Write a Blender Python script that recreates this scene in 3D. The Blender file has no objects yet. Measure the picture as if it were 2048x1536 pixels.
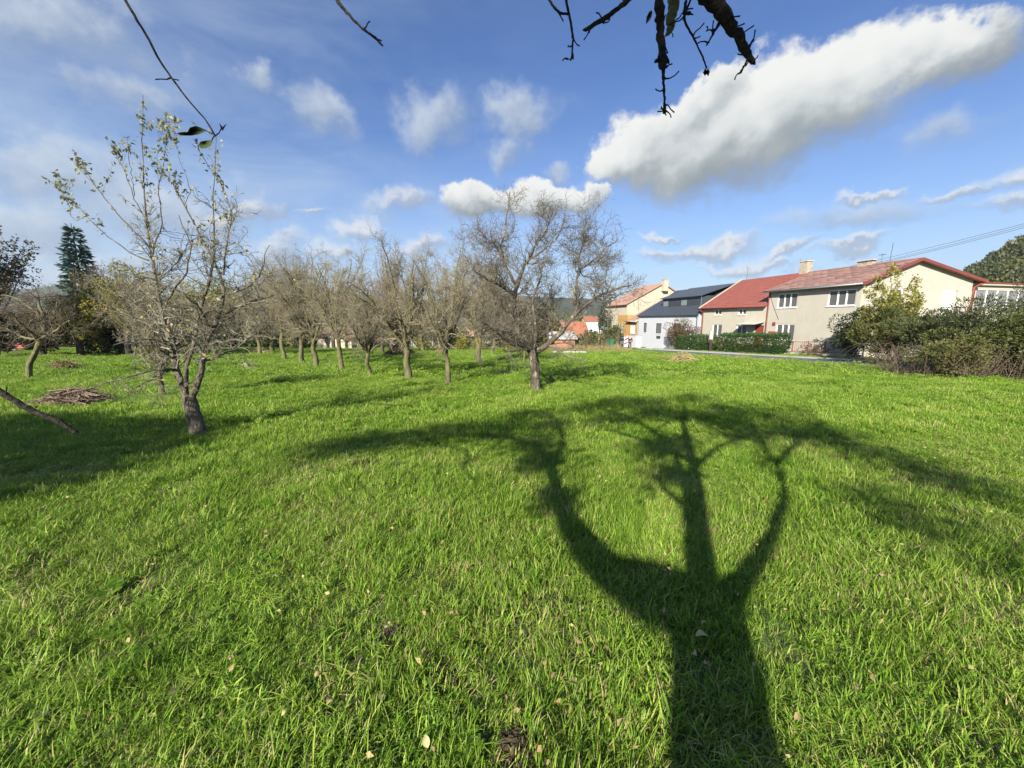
import bpy, math, random
import numpy as np
from mathutils import Vector, Matrix

random.seed(7)
rng = np.random.default_rng(7)
scene = bpy.context.scene
COL = scene.collection
R = math.radians

# ------------------------------------------------------------------ camera
EYE = 1.6
FPX = 770.0                      # focal length in pixels of the 2048 px wide photograph
PITCH = R(9.3)
cam_data = bpy.data.cameras.new('camera')
cam = bpy.data.objects.new('camera', cam_data)
COL.objects.link(cam)
cam.location = (0, 0, EYE)
cam.rotation_euler = (R(90) - PITCH, 0, 0)
cam_data.sensor_width = 36.0
cam_data.lens = FPX / 2048 * 36.0
cam_data.clip_start = 0.05
cam_data.clip_end = 9000
scene.camera = cam

# ------------------------------------------------------------------ sun and exposure
SUN_AZ = R(22.6)                 # heading in which the shadows fall, clockwise from +Y
SUN_EL = R(27)
sun_data = bpy.data.lights.new('sun', 'SUN')
sun_data.energy = 5.0
sun_data.angle = R(0.65)
sun_data.color = (1.0, 0.93, 0.80)
sun = bpy.data.objects.new('sun', sun_data)
COL.objects.link(sun)
sdir = Vector((math.sin(SUN_AZ) * math.cos(SUN_EL), math.cos(SUN_AZ) * math.cos(SUN_EL), -math.sin(SUN_EL)))
sun.rotation_euler = sdir.to_track_quat('-Z', 'Y').to_euler()
sun.location = (-20, -40, 30)
scene.view_settings.view_transform = 'Standard'
scene.view_settings.look = 'None'
scene.view_settings.gamma = 1.0
scene.view_settings.exposure = 1.12
scene.view_settings.use_curve_mapping = False
scene.cycles.use_denoising = True
scene.cycles.max_bounces = 6
scene.cycles.transparent_max_bounces = 8
scene.cycles.diffuse_bounces = 3
scene.cycles.glossy_bounces = 2
scene.cycles.sample_clamp_indirect = 6.0
scene.cycles.caustics_reflective = False
scene.cycles.caustics_refractive = False

# ------------------------------------------------------------------ where things of the photograph stand
CP, SP = math.cos(PITCH), math.sin(PITCH)
def ray(px, py):
    a = (px - 1024) / FPX
    b = (768 - py) / FPX
    return np.array([a, CP + b * SP, -SP + b * CP])
def at(px, py, y):
    """point seen at (px, py) whose distance in front of the camera is y"""
    r = ray(px, py)
    p = r * (y / r[1])
    p[2] += EYE
    return p
SLOPE = 0.04
def smooth(x, a, b):
    t = np.clip((np.asarray(x, float) - a) / (b - a), 0, 1)
    return t * t * (3 - 2 * t)
def gz(x, y):
    """height of the terrain"""
    x = np.asarray(x, float); y = np.asarray(y, float)
    z = -SLOPE * y
    near = 1 - smooth(np.hypot(x, y), 25, 40)
    z = z + near * (0.035 * np.sin(x * .55 + 1.3) * np.cos(y * .47) + 0.018 * np.sin(x * 1.7 + y * 1.1))
    road_side = smooth(x, 7, 16) * (1 - smooth(y, 66, 110))
    z = z - (1 - road_side) * 5.0 * smooth(y, 44, 150)
    z = z + smooth(y, 150, 500) * (0.04 * (y - 150)) + 0
    return z
def ground(px, py):
    """point of the meadow seen at (px, py)"""
    r = ray(px, py)
    t = EYE / (-r[2] - SLOPE * r[1])
    p = r * t
    return np.array([p[0], p[1], float(gz(p[0], p[1]))])

# ------------------------------------------------------------------ materials
def new_mat(name):
    m = bpy.data.materials.new(name)
    m.use_nodes = True
    nt = m.node_tree
    for n in list(nt.nodes):
        nt.nodes.remove(n)
    out = nt.nodes.new('ShaderNodeOutputMaterial')
    return m, nt, out
def nd(nt, kind, **kw):
    n = nt.nodes.new(kind)
    for k, v in kw.items():
        if k.startswith('i_'):
            n.inputs[k[2:].replace('_', ' ')].default_value = v
        else:
            setattr(n, k, v)
    return n
def ramp(nt, fac, stops, interp='LINEAR'):
    n = nt.nodes.new('ShaderNodeValToRGB')
    cr = n.color_ramp
    cr.interpolation = interp
    while len(cr.elements) < len(stops):
        cr.elements.new(0.5)
    for e, (p, c) in zip(cr.elements, stops):
        e.position = p
        e.color = (*c, 1) if len(c) == 3 else c
    nt.links.new(fac, n.inputs[0])
    return n.outputs[0]
def plain(name, c1, c2=None, scale=6.0, rough=0.85, bump=0.0, bscale=None, metal=0.0, spec=0.3, dirt=None, coord='Object', stretch=None, detail=6):
    """noise-mottled surface between two colours, with fine relief and optional stains of its own"""
    m, nt, out = new_mat(name)
    L = nt.links.new
    b = nd(nt, 'ShaderNodeBsdfPrincipled')
    b.inputs['Roughness'].default_value = rough
    b.inputs['Metallic'].default_value = metal
    b.inputs['Specular IOR Level'].default_value = spec
    tc = nd(nt, 'ShaderNodeTexCoord')
    src = tc.outputs[coord]
    if stretch:
        mp = nd(nt, 'ShaderNodeMapping')
        mp.inputs['Scale'].default_value = stretch
        L(src, mp.inputs[0]); src = mp.outputs[0]
    n1 = nd(nt, 'ShaderNodeTexNoise'); n1.inputs['Scale'].default_value = scale; n1.inputs['Detail'].default_value = detail
    n1.inputs['Roughness'].default_value = 0.65
    L(src, n1.inputs['Vector'])
    c2 = c2 or tuple(c * 0.75 for c in c1)
    col = ramp(nt, n1.outputs[0], [(0.32, c1), (0.68, c2)])
    if dirt:
        dc, dscale, lo, hi = dirt
        n3 = nd(nt, 'ShaderNodeTexNoise'); n3.inputs['Scale'].default_value = dscale; n3.inputs['Detail'].default_value = 8
        n3.inputs['Roughness'].default_value = 0.7
        L(src, n3.inputs['Vector'])
        f = ramp(nt, n3.outputs[0], [(lo, (0, 0, 0)), (hi, (1, 1, 1))])
        mx = nd(nt, 'ShaderNodeMix', data_type='RGBA')
        L(f, mx.inputs[0]); L(col, mx.inputs[6]); mx.inputs[7].default_value = (*dc, 1)
        col = mx.outputs[2]
    L(col, b.inputs['Base Color'])
    if bump:
        n2 = nd(nt, 'ShaderNodeTexNoise'); n2.inputs['Scale'].default_value = bscale or scale * 6; n2.inputs['Detail'].default_value = 8
        L(src, n2.inputs['Vector'])
        bp = nd(nt, 'ShaderNodeBump'); bp.inputs['Strength'].default_value = bump; bp.inputs['Distance'].default_value = 0.02
        L(n2.outputs[0], bp.inputs['Height']); L(bp.outputs[0], b.inputs['Normal'])
    L(b.outputs[0], out.inputs[0])
    return m
def leafy(name, stops, trans=0.35, rough=0.5, patch=None, attr='tint', spec=0.3, bright=1.0):
    """leaf or blade: colour per piece from the 'tint' attribute, light passing through"""
    m, nt, out = new_mat(name)
    L = nt.links.new
    at_ = nd(nt, 'ShaderNodeAttribute', attribute_name=attr)
    fac = at_.outputs['Fac']
    if patch:
        ge = nd(nt, 'ShaderNodeNewGeometry')
        n1 = nd(nt, 'ShaderNodeTexNoise'); n1.inputs['Scale'].default_value = patch[0]; n1.inputs['Detail'].default_value = 4
        L(ge.outputs['Position'], n1.inputs['Vector'])
        ma = nd(nt, 'ShaderNodeMath', operation='MULTIPLY_ADD')
        L(n1.outputs[0], ma.inputs[0]); ma.inputs[1].default_value = patch[1]; ma.inputs[2].default_value = -patch[1] * 0.5
        ad = nd(nt, 'ShaderNodeMath', operation='ADD')
        L(ma.outputs[0], ad.inputs[0]); L(fac, ad.inputs[1]); fac = ad.outputs[0]
    col = ramp(nt, fac, [(p, tuple(v * bright for v in c)) for p, c in stops])
    b = nd(nt, 'ShaderNodeBsdfPrincipled')
    b.inputs['Roughness'].default_value = rough
    b.inputs['Specular IOR Level'].default_value = spec
    L(col, b.inputs['Base Color'])
    t = nd(nt, 'ShaderNodeBsdfTranslucent')
    L(col, t.inputs[0])
    mx = nd(nt, 'ShaderNodeMixShader'); mx.inputs[0].default_value = trans
    L(b.outputs[0], mx.inputs[1]); L(t.outputs[0], mx.inputs[2])
    L(mx.outputs[0], out.inputs[0])
    return m
def glass_mat(name, tint=(0.02, 0.025, 0.03), rough=0.08):
    m, nt, out = new_mat(name)
    b = nd(nt, 'ShaderNodeBsdfPrincipled')
    b.inputs['Base Color'].default_value = (*tint, 1)
    b.inputs['Roughness'].default_value = rough
    b.inputs['Specular IOR Level'].default_value = 0.6
    nt.links.new(b.outputs[0], out.inputs[0])
    return m

# ------------------------------------------------------------------ sky with clouds, as the world
world = bpy.data.worlds.new('World')
scene.world = world
world.use_nodes = True
SKY_STRENGTH = 0.085
def to_uv(px, py):
    d = ray(px, py); d = d / np.linalg.norm(d)
    return np.array([2 * d[0] / (1 + d[1]), 2 * d[2] / (1 + d[1])])
def build_world():
    nt = world.node_tree
    for n in list(nt.nodes):
        nt.nodes.remove(n)
    L = nt.links.new
    out = nd(nt, 'ShaderNodeOutputWorld')
    bg = nd(nt, 'ShaderNodeBackground'); bg.inputs[1].default_value = SKY_STRENGTH
    L(bg.outputs[0], out.inputs[0])
    sky = nd(nt, 'ShaderNodeTexSky', sky_type='NISHITA')
    sky.sun_disc = False
    sky.sun_elevation = SUN_EL
    sky.sun_rotation = math.pi + SUN_AZ
    sky.air_density = 1.0; sky.dust_density = 0.5; sky.ozone_density = 3.0
    sky.altitude = 300
    deep = nd(nt, 'ShaderNodeHueSaturation'); deep.inputs['Saturation'].default_value = 1.17; deep.inputs['Value'].default_value = .86; deep.inputs['Hue'].default_value = .512; L(sky.outputs[0], deep.inputs['Color'])
    tc = nd(nt, 'ShaderNodeTexCoord')
    D = tc.outputs['Generated']
    sep = nd(nt, 'ShaderNodeSeparateXYZ'); L(D, sep.inputs[0])
    def M(op, a, b=None, c=None, clamp=False):
        n = nd(nt, 'ShaderNodeMath', operation=op); n.use_clamp = clamp
        for i, v in enumerate((a, b, c)):
            if v is None: continue
            if isinstance(v, (int, float)): n.inputs[i].default_value = v
            else: L(v, n.inputs[i])
        return n.outputs[0]
    def noise(vec, scale, detail=5, rough=0.6, dist=0.0, out='Fac'):
        n = nd(nt, 'ShaderNodeTexNoise'); n.inputs['Scale'].default_value = scale; n.inputs['Detail'].default_value = detail
        n.inputs['Roughness'].default_value = rough; n.inputs['Distortion'].default_value = dist
        L(vec, n.inputs['Vector']); return n.outputs[0 if out == 'Fac' else 1]
    def sstep(v, a, b, o0=0.0, o1=1.0):
        n = nd(nt, 'ShaderNodeMapRange', interpolation_type='SMOOTHSTEP')
        n.inputs['From Min'].default_value = a; n.inputs['From Max'].default_value = b
        n.inputs['To Min'].default_value = o0; n.inputs['To Max'].default_value = o1
        L(v, n.inputs['Value']); return n.outputs[0]
    yy = M('MAXIMUM', M('ADD', sep.outputs[1], 1.0), 0.05)
    u = M('DIVIDE', M('MULTIPLY', sep.outputs[0], 2.0), yy)
    v = M('DIVIDE', M('MULTIPLY', sep.outputs[2], 2.0), yy)
    comb = nd(nt, 'ShaderNodeCombineXYZ'); L(u, comb.inputs[0]); L(v, comb.inputs[1])
    # warp the coordinates so outlines billow
    w1 = noise(comb.outputs[0], 5.0, 6, 0.62, out='Color')
    wsub = nd(nt, 'ShaderNodeVectorMath', operation='SUBTRACT'); L(w1, wsub.inputs[0]); wsub.inputs[1].default_value = (0.5, 0.5, 0.5)
    wsc = nd(nt, 'ShaderNodeVectorMath', operation='SCALE'); L(wsub.outputs[0], wsc.inputs[0]); wsc.inputs['Scale'].default_value = 0.20
    wad = nd(nt, 'ShaderNodeVectorMath', operation='ADD'); L(comb.outputs[0], wad.inputs[0]); L(wsc.outputs[0], wad.inputs[1])
    P = wad.outputs[0]
    def ellipse(cx, cy, ax, ay, minor):
        c = to_uv(cx, cy); e = to_uv(cx + ax, cy + ay) - c
        q = to_uv(cx - ay * minor / math.hypot(ax, ay), cy + ax * minor / math.hypot(ax, ay)) - c
        mp = nd(nt, 'ShaderNodeMapping', vector_type='TEXTURE')
        mp.inputs['Location'].default_value = (c[0], c[1], 0)
        mp.inputs['Rotation'].default_value = (0, 0, math.atan2(e[1], e[0]))
        mp.inputs['Scale'].default_value = (np.linalg.norm(e), np.linalg.norm(q), 1)
        L(P, mp.inputs[0])
        ln = nd(nt, 'ShaderNodeVectorMath', operation='LENGTH'); L(mp.outputs[0], ln.inputs[0])
        return M('SUBTRACT', 1.0, ln.outputs['Value']), mp.outputs[0]
    def field(ells):
        F = None; S = None; W = None
        for (cx, cy, ax, ay, mi, *amp) in ells:
            q, loc = ellipse(cx, cy, ax, ay, mi)
            if amp: q = M('SUBTRACT', q, amp[0])
            F = q if F is None else M('SMOOTH_MAX', F, q, 0.25)
            wgt = M('POWER', M('MAXIMUM', M('ADD', q, 0.45), 0.001), 4.0)
            sp = nd(nt, 'ShaderNodeSeparateXYZ'); L(loc, sp.inputs[0])
            h = M('SUBTRACT', sp.outputs[1], M('MULTIPLY', sp.outputs[0], 0.25))
            hw = M('MULTIPLY', h, wgt)
            S = hw if S is None else M('ADD', S, hw)
            W = wgt if W is None else M('ADD', W, wgt)
        return F, M('DIVIDE', S, W)
    solid = [(1400, 300, 210, -24, 104), (1510, 262, 215, -80, 106), (1660, 205, 240, -105, 92), (1840, 122, 215, -88, 56), (1225, 335, 62, -10, 42), (1285, 310, 95, -34, 74), (1400, 215, 90, -60, 50),
             (955, 405, 80, 0, 40), (1080, 400, 95, 0, 40), (1150, 400, 50, 0, 26),]
    low = [(2010, 350, 85, -34, 22), (1900, 392, 80, -20, 12), (2010, 408, 95, -18, 20), (1400, 503, 130, -14, 15), (1460, 492, 66, -8, 16), (1585, 500, 80, -18, 12), (1700, 495, 90, -16, 12), (1330, 474, 55, -5, 6), (1730, 410, 55, -8, 9),
           (540, 488, 52, 0, 22), (800, 412, 55, -5, 26), (720, 465, 45, 0, 22), (620, 440, 40, 0, 8, .1), (480, 430, 80, -8, 20), (1310, 508, 50, -2, 12), (1500, 525, 130, 0, 12), (860, 500, 60, 0, 20), (680, 500, 70, 0, 16)]
    wisp = [(640, 215, 60, 45, 34), (870, 240, 70, -20, 58), (1030, 240, 78, -30, 48), (1020, 305, 30, -20, 30), (1110, 338, 26, 0, 20), (60, 35, 210, 30, 75), (515, 132, 38, 10, 26),
            (110, 350, 190, 20, 62), (320, 410, 200, 10, 62), (60, 450, 170, 10, 66), (180, 540, 200, 0, 40), (470, 432, 85, -10, 26), (250, 180, 140, 40, 50, .3), (1700, 445, 230, -20, 30, .25), (1900, 240, 160, -60, 50, .45)]
    n_big = noise(comb.outputs[0], 7.0, 9, 0.62)
    n_fine = noise(comb.outputs[0], 26.0, 7, 0.6)
    n_mix = M('ADD', M('MULTIPLY', n_big, 0.62), M('MULTIPLY', n_fine, 0.38))
    nb = M('SUBTRACT', n_mix, 0.5)
    Fs, Hs = field(solid)
    Fl, Hl = field(low)
    Fw, Hw = field(wisp)
    hs_n = M('ADD', Hs, M('ADD', M('MULTIPLY', nb, .7), M('MULTIPLY', M('SUBTRACT', noise(comb.outputs[0], 3.2, 5, .6), .5), 2.2)))
    Ds = M('ADD', M('ADD', Fs, 0.22), M('MULTIPLY', nb, 1.15))
    # crisp on the lit top, ragged and soft below
    edge = sstep(Hs, -0.7, 0.5, 0.75, 0.30)
    a_s = nd(nt, 'ShaderNodeMapRange', interpolation_type='SMOOTHSTEP'); L(Ds, a_s.inputs['Value'])
    a_s.inputs['From Min'].default_value = 0.0; L(edge, a_s.inputs['From Max'])
    a_s = a_s.outputs[0]
    a_l = M('MULTIPLY', sstep(M('ADD', Fl, M('MULTIPLY', nb, 2.4)), -0.40, 0.85), 0.85)
    a_w = M('MULTIPLY', sstep(M('ADD', Fw, M('MULTIPLY', nb, 2.8)), -0.45, 0.85), 0.80)
    # high thin veil over the whole sky, stretched along the horizon
    mp = nd(nt, 'ShaderNodeMapping'); mp.inputs['Scale'].default_value = (1.0, 1.0, 3.2); mp.inputs['Rotation'].default_value = (0.06, 0.10, 0)
    L(D, mp.inputs[0])
    vn = noise(mp.outputs[0], 2.6, 9, 0.62, 0.7)
    zc = sep.outputs[2]
    lowness = sstep(zc, 0.02, 0.55, 1.0, 0.0)
    leftness = sstep(sep.outputs[0], -0.75, 0.2, 1.0, 0.0)
    veil = M('MULTIPLY', sstep(vn, 0.30, 0.75), M('ADD', 0.03, M('ADD', M('MULTIPLY', lowness, 0.24), M('MULTIPLY', leftness, 0.34))), clamp=True)
    # colours
    haze = nd(nt, 'ShaderNodeMix', data_type='RGBA')
    L(sstep(zc, -0.02, 0.42, 0.60, 0.0), haze.inputs[0])
    L(deep.outputs[0], haze.inputs[6]); haze.inputs[7].default_value = (2.5, 3.4, 4.8, 1)
    cur = haze.outputs[2]
    def over(cur, alpha, col):
        n = nd(nt, 'ShaderNodeMix', data_type='RGBA')
        L(alpha, n.inputs[0]); L(cur, n.inputs[6])
        if isinstance(col, tuple): n.inputs[7].default_value = (*col, 1)
        else: L(col, n.inputs[7])
        return n.outputs[2]
    cur = over(cur, veil, (3.2, 3.9, 4.7))
    wcol = ramp(nt, sstep(M('ADD', Hw, M('MULTIPLY', nb, 2.5)), -1.0, 1.0), [(0, (1.55, 2.05, 2.9)), (1, (3.6, 4.0, 4.4))])
    cur = over(cur, a_w, wcol)
    lcol = ramp(nt, sstep(M('ADD', Hl, M('MULTIPLY', nb, 3.0)), -0.9, .65), [(0, (1.9, 2.3, 3.0)), (0.5, (2.6, 2.95, 3.5)), (1, (4.7, 4.75, 4.7))])
    cur = over(cur, a_l, lcol)
    scol = ramp(nt, sstep(hs_n, -1.0, 0.85), [(0, (1.5, 1.75, 1.95)), (0.28, (2.2, 2.45, 2.55)), (0.58, (3.6, 3.8, 3.85)), (1, (5.0, 5.05, 4.9))])
    cur = over(cur, a_s, scol)
    # the hemisphere under the horizon is dull ground
    cur = over(cur, sstep(zc, -0.01, -0.12, 0.0, 1.0) if False else sstep(zc, -0.15, -0.03, 1.0, 0.0), (0.5, 0.6, 0.4))
    L(cur, bg.inputs[0])
build_world()

# ------------------------------------------------------------------ objects, tags, meshes
def tag(o, label=None, cat=None, group=None, kind=None):
    if label: o['label'] = label
    if cat: o['category'] = cat
    if group: o['group'] = group
    if kind: o['kind'] = kind
    return o
def empty(name, loc=(0, 0, 0), rz=0.0):
    o = bpy.data.objects.new(name, None)
    o.location = Vector([float(c) for c in loc]); o.rotation_euler = (0, 0, rz)
    o.empty_display_size = 0.2
    COL.objects.link(o)
    return o
def thing(name, label, cat, loc=(0, 0, 0), rz=0.0, group=None):
    return tag(empty(name, loc, rz), label, cat, group)
def link(name, me, parent=None, mat=None):
    o = bpy.data.objects.new(name, me)
    COL.objects.link(o)
    if mat is not None:
        if not me.materials: me.materials.append(mat)
    if parent is not None: o.parent = parent
    return o
def np_mesh(name, V, faces, mats=None, smooth=False, tint=None, mat_idx=None):
    """V (n,3); faces: list of int arrays (m,k) of any k"""
    me = bpy.data.meshes.new(name)
    V = np.ascontiguousarray(V, dtype=np.float32)
    faces = [f for f in faces if len(f)]
    nl = sum(f.size for f in faces); nf = sum(len(f) for f in faces)
    me.vertices.add(len(V)); me.vertices.foreach_set('co', V.ravel())
    me.loops.add(nl); me.loops.foreach_set('vertex_index', np.concatenate([f.ravel() for f in faces]).astype(np.int32))
    me.polygons.add(nf)
    tot = np.concatenate([np.full(len(f), f.shape[1]) for f in faces])
    st = np.concatenate([[0], np.cumsum(tot)[:-1]])
    me.polygons.foreach_set('loop_start', st.astype(np.int32))
    me.polygons.foreach_set('loop_total', tot.astype(np.int32))
    if smooth: me.polygons.foreach_set('use_smooth', np.ones(nf, bool))
    if mat_idx is not None: me.polygons.foreach_set('material_index', np.asarray(mat_idx, np.int32))
    me.update(calc_edges=True)
    if tint is not None:
        a = me.attributes.new('tint', 'FLOAT', 'POINT')
        a.data.foreach_set('value', np.asarray(tint, np.float32))
    for m in (mats or []): me.materials.append(m)
    return me
def norm(a):
    return a / np.maximum(np.linalg.norm(a, axis=-1, keepdims=True), 1e-9)

class MB:
    """collects boxes, prisms, tubes into one mesh"""
    def __init__(s): s.V = []; s.F = []; s.n = 0
    def add(s, V, F):
        s.V += [tuple(float(c) for c in v) for v in V]
        s.F += [tuple(i + s.n for i in f) for f in F]
        s.n += len(V)
        return s
    def box(s, x0, x1, y0, y1, z0, z1):
        V = [(x, y, z) for z in (z0, z1) for y in (y0, y1) for x in (x0, x1)]
        return s.add(V, [(0, 2, 3, 1), (4, 5, 7, 6), (0, 1, 5, 4), (2, 6, 7, 3), (0, 4, 6, 2), (1, 3, 7, 5)])
    def cbox(s, c, size, M=None):
        h = [d / 2 for d in size]
        V = [Vector((x * h[0], y * h[1], z * h[2])) for z in (-1, 1) for y in (-1, 1) for x in (-1, 1)]
        if M is not None: V = [M @ v for v in V]
        V = [v + Vector([float(q) for q in c]) for v in V]
        return s.add(V, [(0, 2, 3, 1), (4, 5, 7, 6), (0, 1, 5, 4), (2, 6, 7, 3), (0, 4, 6, 2), (1, 3, 7, 5)])
    def prism(s, poly, d):
        """closed solid from a planar loop of 3D points pushed along the vector d"""
        n = len(poly); d = np.array(d, float)
        P = [np.array(p, float) for p in poly]
        V = P + [p + d for p in P]
        F = [tuple(range(n))[::-1], tuple(range(n, 2 * n))]
        F += [(i, (i + 1) % n, n + (i + 1) % n, n + i) for i in range(n)]
        return s.add(V, F)
    def tube(s, pts, rad, sides=8, caps=True):
        pts = np.array(pts, float); n = len(pts)
        rad = np.full(n, rad) if np.isscalar(rad) else np.array(rad, float)
        T = norm(np.gradient(pts, axis=0)); ref = np.array([0.3, 0.2, 1.0]) if abs(T[:, 2]).mean() < 0.9 else np.array([1.0, 0.2, 0])
        U = norm(np.cross(T, ref)); W = np.cross(T, U)
        th = np.arange(sides) * 2 * math.pi / sides
        V = (pts[:, None] + rad[:, None, None] * (np.cos(th)[None, :, None] * U[:, None] + np.sin(th)[None, :, None] * W[:, None])).reshape(-1, 3)
        F = []
        for i in range(n - 1):
            for k in range(sides):
                a = i * sides + k; b = i * sides + (k + 1) % sides
                F.append((a, b, b + sides, a + sides))
        if caps:
            F.append(tuple(range(sides))[::-1]); F.append(tuple(range((n - 1) * sides, n * sides)))
        return s.add(V, F)
    def build(s, name, mat, parent=None, smooth=False, bevel=0.0):
        me = bpy.data.meshes.new(name)
        me.from_pydata(s.V, [], s.F)
        if smooth:
            me.polygons.foreach_set('use_smooth', np.ones(len(s.F), bool))
        me.update()
        o = link(name, me, parent, mat)
        if bevel:
            b = o.modifiers.new('bevel', 'BEVEL'); b.width = bevel; b.segments = 2; b.limit_method = 'ANGLE'
        return o
# ------------------------------------------------------------------ terrain
HOUSE_TH = 0.24
HC = np.array([26.3, 29.7])                    # street corner of the nearest house
hw = np.array([math.cos(HOUSE_TH), math.sin(HOUSE_TH)])      # into the houses
hl = np.array([-math.sin(HOUSE_TH), math.cos(HOUSE_TH)])     # along the street
def st(w, l):
    p = HC + hw * w + hl * l
    return float(p[0]), float(p[1])
M_soil = plain('meadow_soil', (0.085, 0.085, 0.034), (0.075, 0.125, 0.026), scale=3.0, rough=1.0, bump=0.25, bscale=60,
               dirt=((0.09, 0.065, 0.04), 9.0, 0.56, 0.72), detail=10)
def terrain():
    xs = np.concatenate([np.linspace(-900, -60, 22), np.linspace(-56, 56, 141), np.linspace(60, 900, 22)])
    ys = np.concatenate([np.linspace(-60, -6, 12), np.linspace(-5, 60, 101), np.linspace(64, 200, 35), np.linspace(215, 1000, 20)])
    X, Y = np.meshgrid(xs, ys)
    Z = gz(X, Y)
    V = np.stack([X, Y, Z], -1).reshape(-1, 3)
    nx = len(xs); i = np.arange((len(ys) - 1) * nx).reshape(-1, nx)[:, :-1].ravel()
    F = np.stack([i, i + 1, i + nx + 1, i + nx], -1)
    o = link('ground', np_mesh('ground', V, [F], [M_soil], smooth=True))
    o.location.z = -.015
    tag(o, 'sloping meadow soil under the grass of the orchard', kind='structure')
terrain()

# far side of the valley and the wooded hill on the right
M_hill = plain('distant_woodland', (0.035, 0.05, 0.025), (0.06, 0.06, 0.03), scale=0.012, rough=1.0, bump=1.0, bscale=0.12, detail=12)
def hill(name, pts, y0, y1, depth, label, rough=6, mat=None):
    """ridge seen along the given skyline pixels; slopes down towards the viewer"""
    r_ = np.random.default_rng(len(pts))
    px = np.linspace(pts[0][0], pts[-1][0], 240); py = np.interp(px, [p[0] for p in pts], [p[1] for p in pts])
    rows = 26
    V = []
    for j in range(rows):
        t = j / (rows - 1)
        for k in range(len(px)):
            yd = np.interp(px[k], [pts[0][0], pts[-1][0]], [y0, y1])
            top = at(px[k], py[k], yd)
            foot_y = yd - depth
            foot = np.array([top[0] * foot_y / yd, foot_y, gz(top[0] * foot_y / yd, foot_y) - 3])
            s = 1 - (1 - t) ** 1.6
            p = foot * (1 - t) + top * t
            p[2] = foot[2] + (top[2] - foot[2]) * s
            p += np.array([0, 0, rough * (0.5 * math.sin(px[k] * .05 + j * .7) + 0.4 * math.sin(px[k] * .13 - j * 1.3)) * math.sin(math.pi * min(t, .97)) + r_.normal(0, rough * .10)])
            V.append(p)
        
    for k in range(len(px)):
        top = V[(rows - 1) * len(px) + k]
        V.append(np.array([top[0] * 1.25, top[1] * 1.25, top[2] - 40]))
    V = np.array(V); n = len(px)
    i = np.arange(rows * n).reshape(-1, n)[:, :-1].ravel()
    F = np.stack([i, i + 1, i + n + 1, i + n], -1)
    o = link(name, np_mesh(name, V, [F], [mat or M_hill], smooth=False))
    tag(o, label, kind='structure')
    return o
hill('hills', [(-900, 560), (-300, 575), (-100, 585), (60, 582), (120, 573), (160, 580), (230, 606), (330, 600), (450, 580), (530, 570), (620, 574), (700, 592), (780, 606), (900, 600), (980, 590),
               (1080, 597), (1180, 600), (1260, 603), (1400, 606), (1700, 612), (2400, 620)], 1500, 1700, 1000, 'blue wooded hills beyond the town')

# ------------------------------------------------------------------ scattering of tufts
LIB = bpy.data.collections.new('tuft_library')
def scatter(name, P, rot, scl, idx, coll, label, parent=None, kind='stuff', mat=None):
    me = bpy.data.meshes.new(name)
    me.vertices.add(len(P)); me.vertices.foreach_set('co', np.ascontiguousarray(P, np.float32).ravel())
    a = me.attributes.new('rot', 'FLOAT_VECTOR', 'POINT'); a.data.foreach_set('vector', np.ascontiguousarray(rot, np.float32).ravel())
    a = me.attributes.new('scl', 'FLOAT_VECTOR', 'POINT'); a.data.foreach_set('vector', np.ascontiguousarray(scl, np.float32).ravel())
    a = me.attributes.new('idx', 'INT', 'POINT'); a.data.foreach_set('value', np.ascontiguousarray(idx, np.int32))
    o = link(name, me, parent)
    ng = bpy.data.node_groups.new(name + '_nodes', 'GeometryNodeTree')
    ng.interface.new_socket('Geometry', in_out='INPUT', socket_type='NodeSocketGeometry')
    ng.interface.new_socket('Geometry', in_out='OUTPUT', socket_type='NodeSocketGeometry')
    gi = ng.nodes.new('NodeGroupInput'); go = ng.nodes.new('NodeGroupOutput')
    ci = ng.nodes.new('GeometryNodeCollectionInfo'); ci.inputs['Collection'].default_value = coll
    ci.inputs['Separate Children'].default_value = True; ci.inputs['Reset Children'].default_value = True
    ip = ng.nodes.new('GeometryNodeInstanceOnPoints'); ip.inputs['Pick Instance'].default_value = True
    def na(nm, ty):
        n = ng.nodes.new('GeometryNodeInputNamedAttribute'); n.data_type = ty; n.inputs['Name'].default_value = nm
        return n.outputs[0]
    e2r = ng.nodes.new('FunctionNodeEulerToRotation')
    L = ng.links.new
    L(na('rot', 'FLOAT_VECTOR'), e2r.inputs[0])
    L(gi.outputs[0], ip.inputs['Points']); L(ci.outputs[0], ip.inputs['Instance'])
    L(na('idx', 'INT'), ip.inputs['Instance Index']); L(e2r.outputs[0], ip.inputs['Rotation']); L(na('scl', 'FLOAT_VECTOR'), ip.inputs['Scale'])
    L(ip.outputs[0], go.inputs[0])
    md = o.modifiers.new('scatter', 'NODES'); md.node_group = ng
    tag(o, label, kind=kind)
    return o

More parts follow.
